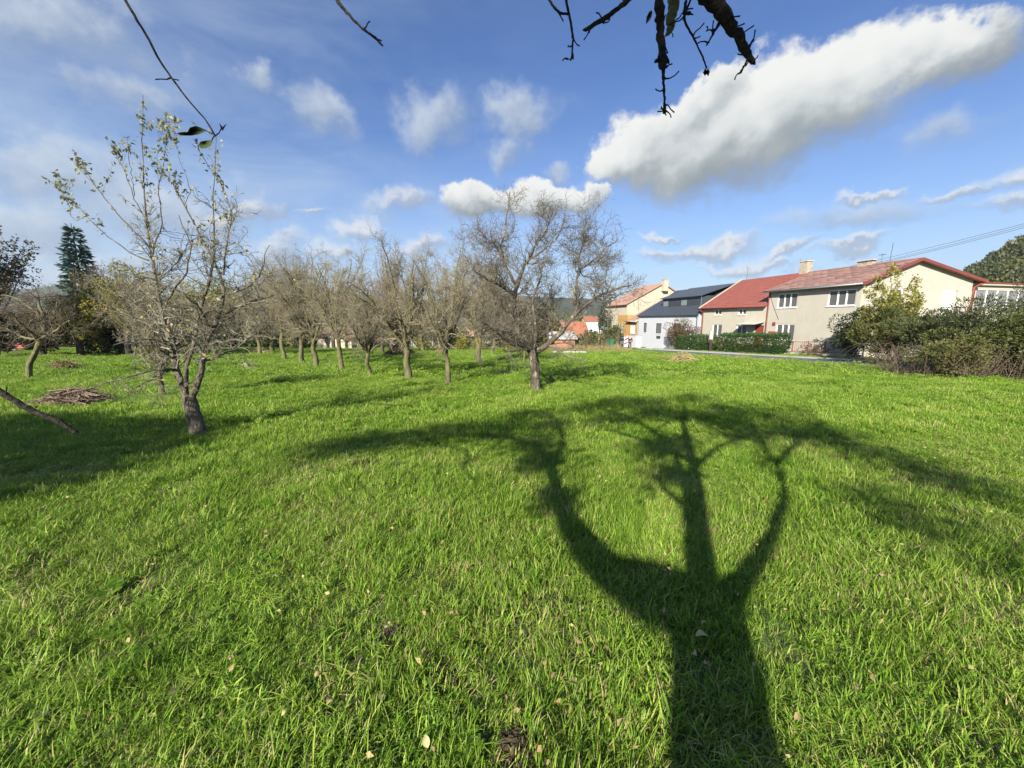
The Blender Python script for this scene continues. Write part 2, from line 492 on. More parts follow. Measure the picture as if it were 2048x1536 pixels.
# ------------------------------------------------------------------ grass
GR = [(0.0, (0.065, 0.16, 0.016)), (0.28, (0.145, 0.265, 0.022)), (0.55, (0.23, 0.375, 0.038)), (0.80, (0.35, 0.45, 0.072)), (0.93, (0.42, 0.42, 0.13)), (1.0, (0.46, 0.37, 0.20))]
M_grass = leafy('grass_blade', GR, trans=0.36, rough=0.5, patch=(0.8, 0.80), spec=0.22)
def tuft(name, n, rad, hmin, hmax, wmin, wmax, seed, coll, dry=0.06, bend=0.8, mat=None, comb=(0.3, 0.2), thatch=0.0):
    r_ = np.random.default_rng(seed)
    a = r_.uniform(0, 2 * math.pi, n); rr = rad * np.sqrt(r_.uniform(0, 1, n))
    # blades grow in small bunches
    nb = max(3, n // 7); bc = r_.uniform(0, 2 * math.pi, nb); br = rad * np.sqrt(r_.uniform(0, 1, nb))
    k = r_.integers(0, nb, n)
    base = np.stack([br[k] * np.cos(bc[k]) + r_.normal(0, rad * .07, n), br[k] * np.sin(bc[k]) + r_.normal(0, rad * .07, n)], -1)
    loose = r_.uniform(size=n) < 0.35
    base[loose] = np.stack([rr * np.cos(a), rr * np.sin(a)], -1)[loose]
    h = hmin + (hmax - hmin) * r_.beta(1.6, 2.6, n)
    w = r_.uniform(wmin, wmax, n)
    az = r_.uniform(0, 2 * math.pi, n)
    lean = np.abs(r_.normal(0.3, 0.35, n)); cur = r_.uniform(0.2, 1.0, n) * bend
    flat_ = r_.uniform(size=n) < thatch
    lean[flat_] = r_.uniform(1.0, 1.5, flat_.sum()); cur[flat_] = .05; w[flat_] *= .7
    d = np.stack([np.cos(az) + comb[0], np.sin(az) + comb[1]], -1); d = d / np.linalg.norm(d, axis=1, keepdims=True)
    side = np.stack([-d[:, 1], d[:, 0]], -1)
    tw = r_.normal(0, 0.5, n)
    V = np.zeros((n, 7, 3))
    ts = [0, 0.38, 0.72, 1.0]; ws = [0.75, 1.0, 0.7]
    for i, t in enumerate(ts):
        ang = lean + cur * t * 1.5
        # integrate a simple arc
        x = h * (t * np.sin(lean + cur * t * 0.75)); z = h * (t * np.cos(lean + cur * t * 0.75))
        c = np.stack([base[:, 0] + d[:, 0] * x, base[:, 1] + d[:, 1] * x, np.maximum(z, 0.004)], -1)
        if i < 3:
            s3 = np.stack([side[:, 0] * np.cos(tw * t) + d[:, 0] * np.sin(tw * t), side[:, 1] * np.cos(tw * t) + d[:, 1] * np.sin(tw * t), 0.3 * np.sin(tw * t)], -1)
            off = s3 * (w * ws[i] / 2)[:, None]
            V[:, 2 * i] = c - off; V[:, 2 * i + 1] = c + off
        else:
            V[:, 6] = c
    V[:, 0, 2] = -0.01; V[:, 1, 2] = -0.01
    b = (np.arange(n) * 7)[:, None]
    Q = np.concatenate([b + [0, 1, 3, 2], b + [2, 3, 5, 4]]); T = b + np.array([4, 5, 6])
    ti = np.clip(r_.normal(0.42, 0.22, n), 0, 0.84)
    dr = r_.uniform(size=n) < dry
    ti[dr] = r_.uniform(0.86, 1.0, dr.sum())
    ti[flat_] = r_.uniform(.80, 1.0, flat_.sum())
    tint = np.repeat(ti[:, None], 7, 1) + np.array([-0.10, -0.10, 0, 0, 0.04, 0.04, 0.10])[None]
    me = np_mesh(name, V.reshape(-1, 3), [Q, T], [mat or M_grass], tint=tint.ravel())
    o = bpy.data.objects.new(name, me)
    coll.objects.link(o)
    return o
def make_lib(nm):
    c = bpy.data.collections.new(nm); return c
LN, LM, LF = make_lib('tufts_near'), make_lib('tufts_mid'), make_lib('tufts_far')
for i in range(10):
    tuft(f'near_tuft_{i}', 230, 0.17, 0.025, [0.10, 0.13, 0.09, 0.17, 0.11][i % 5], 0.0025, [0.0055, 0.008, 0.0045][i % 3], 10 + i, LN, dry=[.04, .10, .2, .03][i % 4], bend=[.9, 1.3, 1.1][i % 3], thatch=[.06, .16, .10][i % 3])
for i in range(8):
    tuft(f'mid_tuft_{i}', 420, 0.32, 0.025, [0.10, 0.13, 0.09, 0.12][i % 4], 0.0045, 0.0095, 40 + i, LM, dry=[.05, .12, .08, .03][i % 4])
for i in range(6):
    tuft(f'far_tuft_{i}', 420, 0.65, 0.04, [0.11, 0.10, 0.13][i % 3], 0.010, 0.022, 70 + i, LF, dry=[.06, .1, .04][i % 3])
LT = make_lib('tufts_thatch')
for i in range(4):
    tuft(f'thatch_{i}', 130, .2, .02, .055, .002, .0045, 120 + i, LT, dry=.15, thatch=.35, bend=1.2)
def rosette(name, seed, n, rad, hgt, size, coll, mat):
    """broad round leaves on short stalks: clover and flat weeds"""
    r_ = np.random.default_rng(seed); V, F, T = [], [], []; k = 0
    for i in range(n):
        a = r_.uniform(0, 6.3); q = rad * math.sqrt(r_.uniform()); c = np.array([q * math.cos(a), q * math.sin(a), hgt * r_.uniform(.4, 1)])
        nl = 3; a0 = r_.uniform(0, 6.3); tt = np.clip(r_.normal(.25, .1), 0, .6)
        for m in range(nl):
            b = a0 + m * 2.1; s = size * r_.uniform(.7, 1.2); d = np.array([math.cos(b), math.sin(b), r_.uniform(-.1, .3)]); e = np.array([-math.sin(b), math.cos(b), 0])
            V += [c, c + d * s * .55 + e * s * .42, c + d * s, c + d * s * .55 - e * s * .42]; F.append([k, k + 1, k + 2, k + 3]); T += [tt] * 4; k += 4
        V += [c * [1, 1, 0], c + [.001, 0, 0], c + [0, .001, 0], c * [1, 1, 0] + [0.001, 0, 0]]; F.append([k, k + 1, k + 2, k + 3]); T += [tt] * 4; k += 4
    o = bpy.data.objects.new(name, np_mesh(name, np.array(V), [np.array(F)], [mat], tint=np.array(T))); coll.objects.link(o)
LC = make_lib('clover_lib')
for i in range(4): rosette(f'clover_{i}', 150 + i, [26, 34, 9, 14][i], [.14, .18, .06, .09][i], [.05, .06, .03, .04][i], [.016, .014, .05, .035][i], LC, M_grass)
def lowfreq(x, y, seed, s=1.0):
    r_ = np.random.default_rng(seed); v = np.zeros_like(x)
    for k in range(9):
        a = r_.uniform(0, 2 * math.pi); f = s * r_.uniform(0.5, 2.2); ph = r_.uniform(0, 7)
        v += np.sin((x * math.cos(a) + y * math.sin(a)) * f + ph)
    return v / 4.5
BARE = [(*ground(780, 1285)[:2], 0.10), (*ground(885, 1375)[:2], 0.10), (*ground(1040, 1495)[:2], 0.07), (*ground(945, 1065)[:2], 0.07), (*ground(660, 1030)[:2], 0.08), (*ground(1250, 1100)[:2], .06),
        (*ground(690, 1185)[:2], .04), (*ground(395, 880)[:2], .12), (*ground(1072, 785)[:2], .12), (*ground(600, 1390)[:2], .05)]
def road_w(x, y):
    return (x - HC[0]) * hw[0] + (y - HC[1]) * hw[1], (x - HC[0]) * hl[0] + (y - HC[1]) * hl[1]
def grass_zone(name, y0, y1, dens, coll, ncoll, label, seed, s=1.0, hmul=1.0, margin=1.5):
    r_ = np.random.default_rng(seed)
    half = 1.5
    A = (half * y1 + margin) * 2 * (y1 - y0)
    n = int(A * dens)
    y = r_.uniform(y0, y1, n); x = r_.uniform(-(half * y1 + margin), half * y1 + margin, n)
    keep = np.abs(x) < half * np.maximum(y, 0) + margin
    w, l = road_w(x, y)
    keep &= (w < -9.4 + 0.15 * np.sin(l * 1.3)) 
    keep &= ~((w > -16) & (l > 26))
    x, y = x[keep], y[keep]
    dirty = np.zeros(len(x))
    for bx_, by_, br_ in BARE:
        dirty = np.maximum(dirty, 1 - np.clip((np.hypot(x - bx_, y - by_) - br_ * .5) / (br_ * 1.2), 0, 1))
    k = r_.uniform(size=len(x)) > dirty * 0.9
    x, y, dirty = x[k], y[k], dirty[k]
    hgt = (0.95 + 0.40 * lowfreq(x, y, 5, 1.1) + 0.35 * lowfreq(x, y, 9, 3.5)) * hmul
    hgt = np.clip(hgt, 0.4, 1.9)
    P = np.stack([x, y, gz(x, y)], -1)
    rot = np.stack([r_.normal(0, .17, len(x)), r_.normal(0, .17, len(x)), r_.uniform(0, 2 * math.pi, len(x))], -1)
    sc = r_.uniform(0.85, 1.15, len(x)) * s * (1 - .5 * dirty)
    scl = np.stack([sc, sc, sc * hgt], -1)
    idx = r_.integers(0, ncoll, len(x))
    return scatter(name, P, rot, scl, idx, coll, label)
grass_zone('grass', 0.2, 6.2, 50, LN, 10, 'long near grass of the meadow with single blades, in and out of the tree shadow', 1, margin=1.8)
def low_zone(name, label, y0, y1, dens, coll, nc, seed, s=(.8, 1.25), clump=None):
    r_ = np.random.default_rng(seed); n = int((1.5 * y1 + 1.8) * 2 * (y1 - y0) * dens)
    y = r_.uniform(y0, y1, n); x = r_.uniform(-1, 1, n) * (1.5 * y1 + 1.8); k = np.abs(x) < 1.5 * y + 1.8
    if clump is not None: k &= lowfreq(x, y, 31, 1.6) > clump
    x, y = x[k], y[k]; n = len(x); sc = r_.uniform(*s, n)
    scatter(name, np.stack([x, y, gz(x, y)], -1), np.stack([r_.normal(0, .08, n), r_.normal(0, .08, n), r_.uniform(0, 6.3, n)], -1), np.stack([sc, sc, sc], -1), r_.integers(0, nc, n), coll, label)
low_zone('thatch', 'short dead thatch and fine grass lying at the foot of the near grass', .3, 7.5, 44, LT, 4, 21)
low_zone('clover', 'low clover and flat weeds mixed into the near grass', .6, 9, 5, LC, 4, 22, clump=.15)
grass_zone('grass', 6.0, 15.0, 20, LM, 8, 'mown green meadow grass among the first orchard trees', 2)
grass_zone('grass', 14.5, 68.0, 3.4, LF, 6, 'far sunlit meadow grass running back to the last orchard trees', 3, hmul=0.9)
# ------------------------------------------------------------------ trees
M_bark = plain('orchard_bark', (0.125, 0.10, 0.073), (0.06, 0.048, 0.036), scale=14, rough=0.95, bump=1.0, bscale=45,
               dirt=((0.30, 0.31, 0.22), 9.0, 0.54, 0.66), stretch=(1, 1, .45))
M_bark_mossy = plain('mossy_bark', (0.15, 0.14, 0.075), (0.085, 0.07, 0.045), scale=10, rough=0.95, bump=1.0, bscale=40,
                     dirt=((0.16, 0.17, 0.05), 6.0, 0.50, 0.64), stretch=(1, 1, .45))
M_bark_dark = plain('dark_bark', (0.055, 0.045, 0.038), (0.03, 0.025, 0.022), scale=12, rough=0.95, bump=1.0, bscale=60,
                    dirt=((0.13, 0.12, 0.06), 14.0, 0.60, 0.70))
M_twig = plain('olive_grey_twigs', (0.245, 0.21, 0.145), (0.155, 0.13, 0.09), scale=1.2, rough=0.9, dirt=((0.25, 0.23, 0.14), 2.3, 0.5, 0.62))
M_twig_grey = plain('grey_twigs', (0.13, 0.11, 0.085), (0.075, 0.064, 0.05), scale=2.2, rough=0.9, dirt=((0.24, 0.23, 0.165), 5.0, 0.50, 0.62))
M_twig_brown = plain('brown_twigs', (0.15, 0.115, 0.08), (0.09, 0.07, 0.05), scale=1.2, rough=0.9)

M_bark_pear = plain('pear_bark', (0.135, 0.115, 0.085), (0.065, 0.054, 0.042), scale=14, rough=0.95, bump=1.0, bscale=45, dirt=((0.27, 0.27, 0.21), 13.0, 0.56, 0.68), stretch=(1, 1, .45))
M_twig_pear = plain('pear_twigs', (0.17, 0.147, 0.113), (0.10, 0.085, 0.065), scale=2.2, rough=0.9, dirt=((0.29, 0.28, 0.21), 5.0, 0.46, 0.58))
def sweep(Pl, Rl, sides):
    """Pl (B,n,3), Rl (B,n) -> vertices, quad faces"""
    B, n, _ = Pl.shape
    T = norm(np.gradient(Pl, axis=1))
    m = norm(T.mean(axis=1))
    ref = np.where(np.abs(m[:, 2:3]) < 0.8, np.array([[0.05, 0.1, 1.0]]), np.array([[1.0, 0.1, 0.05]]))
    U = norm(np.cross(T, ref[:, None, :])); W = np.cross(T, U)
    th = np.arange(sides) * 2 * math.pi / sides
    V = Pl[:, :, None] + Rl[:, :, None, None] * (np.cos(th)[None, None, :, None] * U[:, :, None] + np.sin(th)[None, None, :, None] * W[:, :, None])
    i = (np.arange(B) * n * sides)[:, None, None] + (np.arange(n - 1) * sides)[None, :, None]
    k = np.arange(sides)[None, None, :]
    a = i + k; b = i + (k + 1) % sides
    F = np.stack([a, b, b + sides, a + sides], -1).reshape(-1, 4)
    return V.reshape(-1, 3), F
class Geo:
    def __init__(s): s.V = []; s.F = []; s.T = []; s.n = 0
    def add(s, V, F, t=None):
        s.V.append(V)
        for f in (F if isinstance(F, list) else [F]): s.F.append(f + s.n)
        s.T.append(np.full(len(V), .5) if t is None else t); s.n += len(V)
    def mesh(s, name, mats, smooth=True, tint=False):
        F4 = [f for f in s.F if f.shape[1] == 4]; F3 = [f for f in s.F if f.shape[1] == 3]
        fs = ([np.concatenate(F4)] if F4 else []) + ([np.concatenate(F3)] if F3 else [])
        return np_mesh(name, np.concatenate(s.V), fs, mats, smooth, np.concatenate(s.T) if tint else None)
def resample(P, n):
    P = np.array(P, float)
    s = np.concatenate([[0], np.cumsum(np.linalg.norm(np.diff(P, axis=0), axis=1))])
    t = np.linspace(0, s[-1], n)
    # Catmull-Rom like smoothing through linear interpolation of a refined path
    Q = np.stack([np.interp(t, s, P[:, i]) for i in range(P.shape[1])], -1)
    K = Q.copy()
    K[1:-1] = Q[1:-1] * .5 + (Q[:-2] + Q[2:]) * .25
    return K
def grow(r_, P, Rr, per_m, t0, lens, ang, up, n=6, wob=0.18, rad=(0.5, 0.4), minr=0.0022, taper_len=0.55, flat=0.0):
    """children on polylines P (B,k,3), radii Rr (B,k). per_m shoots per metre, lens = (lo, hi) metres"""
    B, k, _ = P.shape
    seg = np.linalg.norm(np.diff(P, axis=1), axis=2).sum(1)
    cnt = r_.poisson(np.maximum(seg * per_m * (1 - t0), 0.01))
    par = np.repeat(np.arange(B), cnt); N = len(par)
    if N == 0: return np.zeros((0, n, 3)), np.zeros((0, n))
    t = t0 + (1 - t0) * r_.uniform(0, 1, N) ** 0.9
    f = t * (k - 1); i = np.minimum(f.astype(int), k - 2); fr = (f - i)[:, None]
    base = P[par, i] * (1 - fr) + P[par, i + 1] * fr
    rb = Rr[par, i] * (1 - fr[:, 0]) + Rr[par, i + 1] * fr[:, 0]
    tan = norm(P[par, i + 1] - P[par, i])
    rv = norm(r_.normal(0, 1, (N, 3)) + np.array([0, 0, 0.25]))
    rv[:, 2] *= (1 - flat)
    perp = norm(rv - tan * (rv * tan).sum(1, keepdims=True))
    a = np.radians(r_.uniform(ang[0], ang[1], N))[:, None]
    d = norm(tan * np.cos(a) + perp * np.sin(a) + np.array([0, 0, up * .35]))
    L = r_.uniform(lens[0], lens[1], N) * (1 - taper_len * t)
    L = np.minimum(L, np.maximum(seg[par] * 0.9, lens[0] * .6))
    out = np.zeros((N, n, 3)); out[:, 0] = base
    step = (L / (n - 1))[:, None]
    bend = r_.normal(0, wob * 0.5, (N, 3))
    for j in range(1, n):
        d = norm(d + r_.normal(0, wob, (N, 3)) + bend + np.array([0, 0, up * 0.16]))
        out[:, j] = out[:, j - 1] + d * step
    r0 = np.maximum(rb * r_.uniform(rad[1], rad[0], N), minr)
    r0 = np.minimum(r0, np.maximum(L * 0.03, minr))
    rr = r0[:, None] * (1 - 0.72 * np.linspace(0, 1, n)[None])
    rr = np.maximum(rr, minr * .8)
    return out, rr
def limb_batch(limbs, n=12):
    P = np.stack([resample([q[:3] for q in L_], n) for L_ in limbs])
    Rr = np.stack([resample([[*q[:3], q[3]] for q in L_], n)[:, 3] for L_ in limbs])
    return P, Rr
def rough_tube(geo, P, Rr, sides, r_, amt=0.10):
    V, F = sweep(P[None], Rr[None], sides)
    n = len(P); V = V.reshape(n, sides, 3)
    c = P[:, None]
    k = 1 + amt * np.sin(np.arange(sides) * 2.1 + r_.uniform(0, 6))[None, :, None] * 0.6 + r_.normal(0, amt * .5, (n, sides, 1))
    V = c + (V - c) * k
    geo.add(V.reshape(-1, 3), F)
def leaves_geo(r_, pos, size, tint, droop=0.3, aspect=0.5, direction=None):
    """folded leaves; each is a 4 triangle blade with a mid rib"""
    N = len(pos)
    d = norm(r_.normal(0, 1, (N, 3)) + np.array([0, 0, -droop]) if direction is None else direction + r_.normal(0, .35, (N, 3)))
    s = norm(np.cross(d, r_.normal(0, 1, (N, 3)))); up = np.cross(s, d)
    size = np.broadcast_to(size, (N,))[:, None]
    w = size * aspect * 0.5
    V = np.stack([pos, pos + d * size * .45 + s * w + up * w * .35, pos + d * size * .5, pos + d * size * .45 - s * w + up * w * .35, pos + d * size - up * size * .08], 1)
    b = (np.arange(N) * 5)[:, None]
    F = np.concatenate([b + [0, 1, 2], b + [0, 2, 3], b + [1, 4, 2], b + [2, 4, 3]])
    return V.reshape(-1, 3), F, np.repeat(tint, 5)
def quad_leaves(r_, pos, size, tint, aspect=0.6, upb=0.2, direction=None, outward=None):
    N = len(pos)
    d = norm(r_.normal(0, 1, (N, 3)) + np.array([0, 0, upb])) if direction is None else norm(direction + r_.normal(0, .3, (N, 3)))
    s = norm(np.cross(d, r_.normal(0, 1, (N, 3))))
    size = np.broadcast_to(size, (N,))[:, None] * r_.uniform(.7, 1.3, (N, 1))
    w = size * aspect * 0.5
    V = np.stack([pos, pos + d * size * .5 + s * w, pos + d * size, pos + d * size * .5 - s * w], 1)
    b = (np.arange(N) * 4)[:, None]
    return V.reshape(-1, 3), b + np.array([0, 1, 2, 3]), np.repeat(tint, 4)

def bare_tree(seed, trunk, limbs, dens=1.0, twig_len=(0.15, 0.5), twig_r=0.0026, up=0.45, sub_len=(0.5, 1.3), wob=0.2, levels=3, sides=12, flat=0.0, rk=1.0):
    """returns (wood geo, twig geo, tips) for a tree given its trunk and main limbs as lists of (x, y, z, radius)"""
    r_ = np.random.default_rng(seed)
    wood, tw = Geo(), Geo()
    P, Rr = limb_batch([trunk], 16)
    flare = 1 + 0.45 * np.exp(-np.linspace(0, 1, 16) * 9)
    rough_tube(wood, P[0], Rr[0] * flare, sides, r_, 0.13)
    P1, R1 = limb_batch(limbs, 14); R1 = R1 * (1 - (1 - rk) * np.linspace(0, 1.6, 14).clip(0, 1))[None]
    P1 = P1 + np.concatenate([np.zeros((len(limbs), 1, 3)), r_.normal(0, 0.018, (len(limbs), 13, 3))], 1)
    for p, q in zip(P1, R1): rough_tube(wood, p, q, 9, r_, 0.12)
    P2, R2 = grow(r_, P1, R1, 7.5 * dens, 0.10, sub_len, (32, 88), up, n=9, wob=wob, rad=(.62, .35), minr=.006, flat=flat)
    V, F = sweep(P2, R2, 5); tw.add(V, F)
    P3, R3 = grow(r_, P2, R2, 11.0 * dens, 0.05, (sub_len[0] * .5, sub_len[1] * .62), (28, 75), up, n=6, wob=wob * 1.1, rad=(.65, .4), minr=.0038, flat=flat)
    V, F = sweep(P3, R3, 4); tw.add(V, F)
    allP = [P3]
    if levels >= 3:
        P4, R4 = grow(r_, P3, R3, 15 * dens, 0.05, twig_len, (25, 80), up * .8, n=4, wob=wob * 1.2, minr=twig_r, flat=flat)
        V, F = sweep(P4, R4, 3); tw.add(V, F); allP.append(P4)
    # short spurs straight on the limbs
    P5, R5 = grow(r_, P1, R1, 9 * dens, 0.1, (0.12, 0.45), (40, 90), up, n=4, wob=wob, minr=.003)
    V, F = sweep(P5, R5, 3); tw.add(V, F)
    tips = np.concatenate([p[:, -1] for p in allP]); mids = np.concatenate([p[:, p.shape[1] // 2] for p in allP])
    return wood, tw, tips, mids, (P2, P3)

def rand_limbs(r_, top, n, spread, height, r0, start_jit=0.1, arch=0.5, tiltx=0.0):
    L_ = []
    for i in range(n):
        a = 2 * math.pi * (i + r_.uniform(-.3, .3)) / n
        hh = height * r_.uniform(.32, 1.0); sp = spread * r_.uniform(.8, 1.1) * (1.15 - .62 * hh / height)
        if i == n - 1: sp *= .3; hh = height * .85
        pts = []
        z0 = top[2] - r_.uniform(0, start_jit)
        b1 = r_.uniform(-.7, .7); b2 = r_.uniform(-.5, .5)
        for k, t in enumerate(np.linspace(0, 1, 6)):
            rr = sp * (t ** .9) 
            x = top[0] + rr * math.cos(a + b1 * t) + tiltx * t; y = top[1] + rr * math.sin(a + b1 * t)
            z = z0 + hh * (1 - (1 - t) ** 1.6) + b2 * math.sin(t * 5) * .25
            pts.append((x, y, z, r0 * (1 - .84 * t ** .7) * .50))
        L_.append(pts)
    return L_

def put_tree(name, label, cat, loc, rz, trunk_me, crown_me, group=None, leaf_me=None, scale=(1, 1, 1)):
    t = thing(name, label, cat, loc, rz, group)
    t.scale = scale
    link('trunk', trunk_me, t); link('crown', crown_me, t)
    if leaf_me is not None:
        lf = link('leaves', leaf_me, t); lf['kind'] = 'stuff'
    return t

LEAF_PEAR = [(0, (0.15, 0.17, 0.10)), (0.5, (0.24, 0.25, 0.16)), (0.8, (0.34, 0.30, 0.13)), (1, (0.42, 0.32, 0.09))]
M_pearleaf = leafy('pear_leaf', LEAF_PEAR, trans=.3, rough=.5)

def px_path(path, y0, jit=None):
    """[(px, py, radius, dy)] -> points at distance y0 + dy"""
    return [tuple(at(p[0], p[1], y0 + p[3])) + (p[2],) for p in path]
def localise(L_, o):
    return [[(x - o[0], y - o[1], z - o[2], r) for x, y, z, r in l] for l in L_]

# --- the large bare tree in the middle of the meadow
def main_tree():
    b = ground(1072, 783); y0 = b[1]
    trunk = [(b[0], b[1], b[2] - .3, .20)] + px_path([(1071, 765, .135, 0), (1070, 735, .125, 0), (1067, 712, .13, 0), (1066, 698, .12, 0)], y0)
    Ls = [
        [(1067, 706, .10, 0), (1085, 697, .088, -.05), (1108, 680, .08, -.1), (1130, 652, .072, -.2), (1152, 626, .066, -.2), (1186, 598, .052, -.25), (1225, 577, .035, -.3), (1262, 568, .02, -.3)],
        [(1150, 630, .05, -.2), (1152, 600, .045, 0), (1155, 560, .04, .1), (1157, 520, .034, .15), (1168, 475, .026, .2), (1172, 430, .014, .2)],
        [(1156, 545, .03, .1), (1185, 520, .026, .2), (1215, 495, .018, .25), (1235, 480, .01, .3)],
        [(1062, 702, .10, 0), (1046, 688, .08, .1), (1032, 665, .075, .15), (1028, 632, .07, .2), (1029, 600, .066, .2), (1036, 562, .06, .2), (1050, 528, .05, .15), (1072, 495, .036, .1), (1095, 455, .022, .1), (1105, 420, .01, .1)],
        [(1034, 572, .045, .2), (1015, 545, .04, .4), (1002, 505, .034, .6), (1008, 460, .026, .7), (1016, 425, .016, .7), (1018, 388, .007, .7)],
        [(1030, 590, .04, .2), (1005, 575, .036, -.2), (975, 560, .03, -.5), (945, 540, .02, -.7)],
        [(1005, 512, .03, .5), (985, 485, .024, .6), (962, 470, .016, .7), (945, 465, .01, .7)],
        [(1066, 702, .07, 0), (1073, 675, .05, -.3), (1070, 640, .045, -.5), (1063, 605, .04, -.6), (1075, 570, .03, -.7), (1085, 530, .02, -.8)],
        [(1060, 700, .06, 0), (1040, 696, .05, -.5), (1010, 680, .04, -.9), (980, 655, .03, -1.2), (955, 640, .016, -1.4)],
        [(1063, 698, .06, 0), (1070, 680, .05, .6), (1085, 650, .04, 1.1), (1100, 610, .03, 1.5), (1105, 570, .018, 1.8)],
        [(1045, 690, .05, .1), (1020, 672, .045, .7), (1000, 640, .04, 1.2), (985, 600, .03, 1.6), (975, 560, .016, 1.8)],
        [(1052, 526, .03, .15), (1085, 500, .026, -.2), (1118, 475, .018, -.4), (1128, 440, .01, -.5)],
        [(1190, 596, .03, -.25), (1215, 600, .024, -.6), (1240, 590, .016, -.9), (1258, 580, .008, -1.0)],
    ]
    Ls = localise([px_path(l, y0) for l in Ls], b); trunk = localise([trunk], b)[0]
    wood, tw, tips, mids, _ = bare_tree(3, trunk, Ls, dens=1.12, twig_len=(.10, .40), twig_r=.0034, up=.22, sub_len=(.5, 1.55), wob=.22, rk=.82)
    put_tree('bare_orchard_tree', 'large spreading bare tree with stout pale trunk, nearest the houses', 'tree', b, 0,
             wood.mesh('main_wood', [M_bark]), tw.mesh('main_twigs', [M_twig_grey]), 'orchard trees in the meadow')
main_tree()

# --- the pear tree on the left that still holds leaves at its tips
def pear_tree():
    b = ground(398, 872); y0 = b[1]
    trunk = [(b[0] + .03, b[1], b[2] - .3, .19)] + px_path([(396, 860, .115, 0), (389, 832, .098, 0), (380, 808, .10, 0), (377, 795, .09, 0)], y0)
    Ls = [
        [(378, 806, .085, 0), (365, 780, .07, .05), (358, 750, .062, .05), (348, 715, .05, .1), (334, 670, .042, .1), (322, 625, .036, .1), (313, 575, .032, .15), (305, 520, .028, .2), (300, 480, .022, .2), (292, 420, .014, .2), (286, 340, .009, .25), (289, 262, .006, .25), (293, 222, .004, .25)],
        [(380, 803, .08, 0), (392, 785, .066, -.05), (402, 755, .058, -.05), (405, 725, .055, 0), (412, 692, .05, 0), (428, 664, .045, .05), (446, 640, .04, .1), (456, 605, .034, .1), (448, 565, .03, .1), (428, 535, .026, .15), (398, 478, .018, .2), (362, 410, .012, .2), (330, 362, .008, .2), (300, 335, .005, .2)],
        [(372, 792, .05, 0), (376, 760, .04, -.1), (380, 720, .034, -.15), (400, 640, .03, -.1), (424, 560, .024, 0), (432, 500, .016, 0), (430, 420, .010, 0), (434, 350, .006, 0), (436, 300, .004, 0)],
        [(359, 746, .032, .05), (332, 742, .026, -.2), (295, 748, .02, -.4), (240, 764, .013, -.6), (180, 782, .008, -.7), (118, 798, .004, -.8)],
        [(340, 745, .02, -.1), (300, 765, .014, -.5), (255, 790, .009, -.7), (215, 812, .005, -.8)],
        [(350, 725, .024, .05), (310, 700, .02, -.2), (270, 690, .014, -.3), (225, 700, .008, -.5)],
        [(304, 515, .018, .2), (280, 485, .014, .1), (245, 455, .011, .1), (205, 405, .008, .1), (178, 365, .006, .1), (150, 325, .004, .1)],
        [(300, 535, .016, .2), (260, 520, .012, .25), (215, 485, .009, .3), (170, 445, .006, .3), (135, 400, .004, .3)],
        [(175, 450, .006, .3), (150, 460, .005, .35), (140, 430, .004, .35), (125, 395, .003, .35)],
        [(306, 530, .016, .2), (325, 470, .012, .3), (320, 400, .009, .35), (330, 340, .006, .4), (340, 290, .004, .4), (328, 262, .003, .4)],
        [(300, 470, .010, .2), (270, 410, .008, .2), (250, 360, .006, .25), (225, 310, .004, .25)],
        [(272, 412, .008, .2), (262, 350, .005, .2), (258, 300, .003, .2)],
        [(448, 563, .022, .1), (455, 500, .016, .3), (470, 450, .012, .4), (440, 380, .008, .4), (400, 330, .005, .4), (396, 305, .003, .4)],
        [(460, 600, .022, .1), (500, 585, .018, -.1), (525, 560, .012, -.2), (532, 525, .007, -.3), (540, 505, .004, -.3)],
        [(447, 638, .03, .1), (480, 622, .026, .3), (520, 608, .02, .4), (560, 600, .014, .5), (610, 602, .008, .6), (640, 610, .005, .6)],
        [(410, 700, .03, 0), (440, 690, .026, -.3), (480, 690, .02, -.5), (520, 680, .014, -.7), (560, 690, .007, -.8)],
        [(405, 728, .028, 0), (435, 722, .022, .4), (470, 700, .018, .8), (510, 665, .014, 1.1), (545, 640, .008, 1.3)],
        [(335, 675, .024, .1), (300, 640, .02, .4), (260, 610, .015, .7), (210, 590, .010, .9), (170, 560, .005, 1.0)],
        [(325, 640, .022, .1), (345, 600, .018, -.3), (375, 560, .014, -.4), (385, 510, .010, -.5), (360, 450, .006, -.5)],
        [(370, 430, .008, .2), (385, 400, .006, .15), (365, 350, .004, .1), (352, 300, .003, .1), (345, 262, .0025, .1)],
        [(420, 660, .024, 0), (395, 620, .02, -.4), (350, 590, .014, -.6), (300, 580, .008, -.7)],
        [(313, 580, .016, .15), (350, 545, .012, .5), (380, 500, .009, .8), (420, 470, .005, 1.0)],
    ]
    Ls = localise([px_path(l, y0) for l in Ls], b); trunk = localise([trunk], b)[0]
    r_ = np.random.default_rng(5)
    wood, tw = Geo(), Geo()
    P, Rr = limb_batch([trunk], 16)
    rough_tube(wood, P[0], Rr[0] * (1 + .35 * np.exp(-np.linspace(0, 1, 16) * 8)), 14, r_, .14)
    P1, R1 = limb_batch(Ls, 16)
    R1 = R1 * .70; P1 = P1 + np.concatenate([np.zeros((len(Ls), 1, 3)), r_.normal(0, 0.008, (len(Ls), 15, 3))], 1)
    for p, q in zip(P1, R1): rough_tube(wood, p, q, 8, r_, 0.12)
    low = P1[:, :, 2].mean(1) < 2.5
    dense = [i for i in range(len(Ls)) if i in (0, 1, 2, 5, 12, 13, 14, 15, 16, 17, 18, 20, 21, 3, 4)]
    # knotty twiggery in the lower half
    Pd = P1[dense][:, :11]; Rd = R1[dense][:, :11]
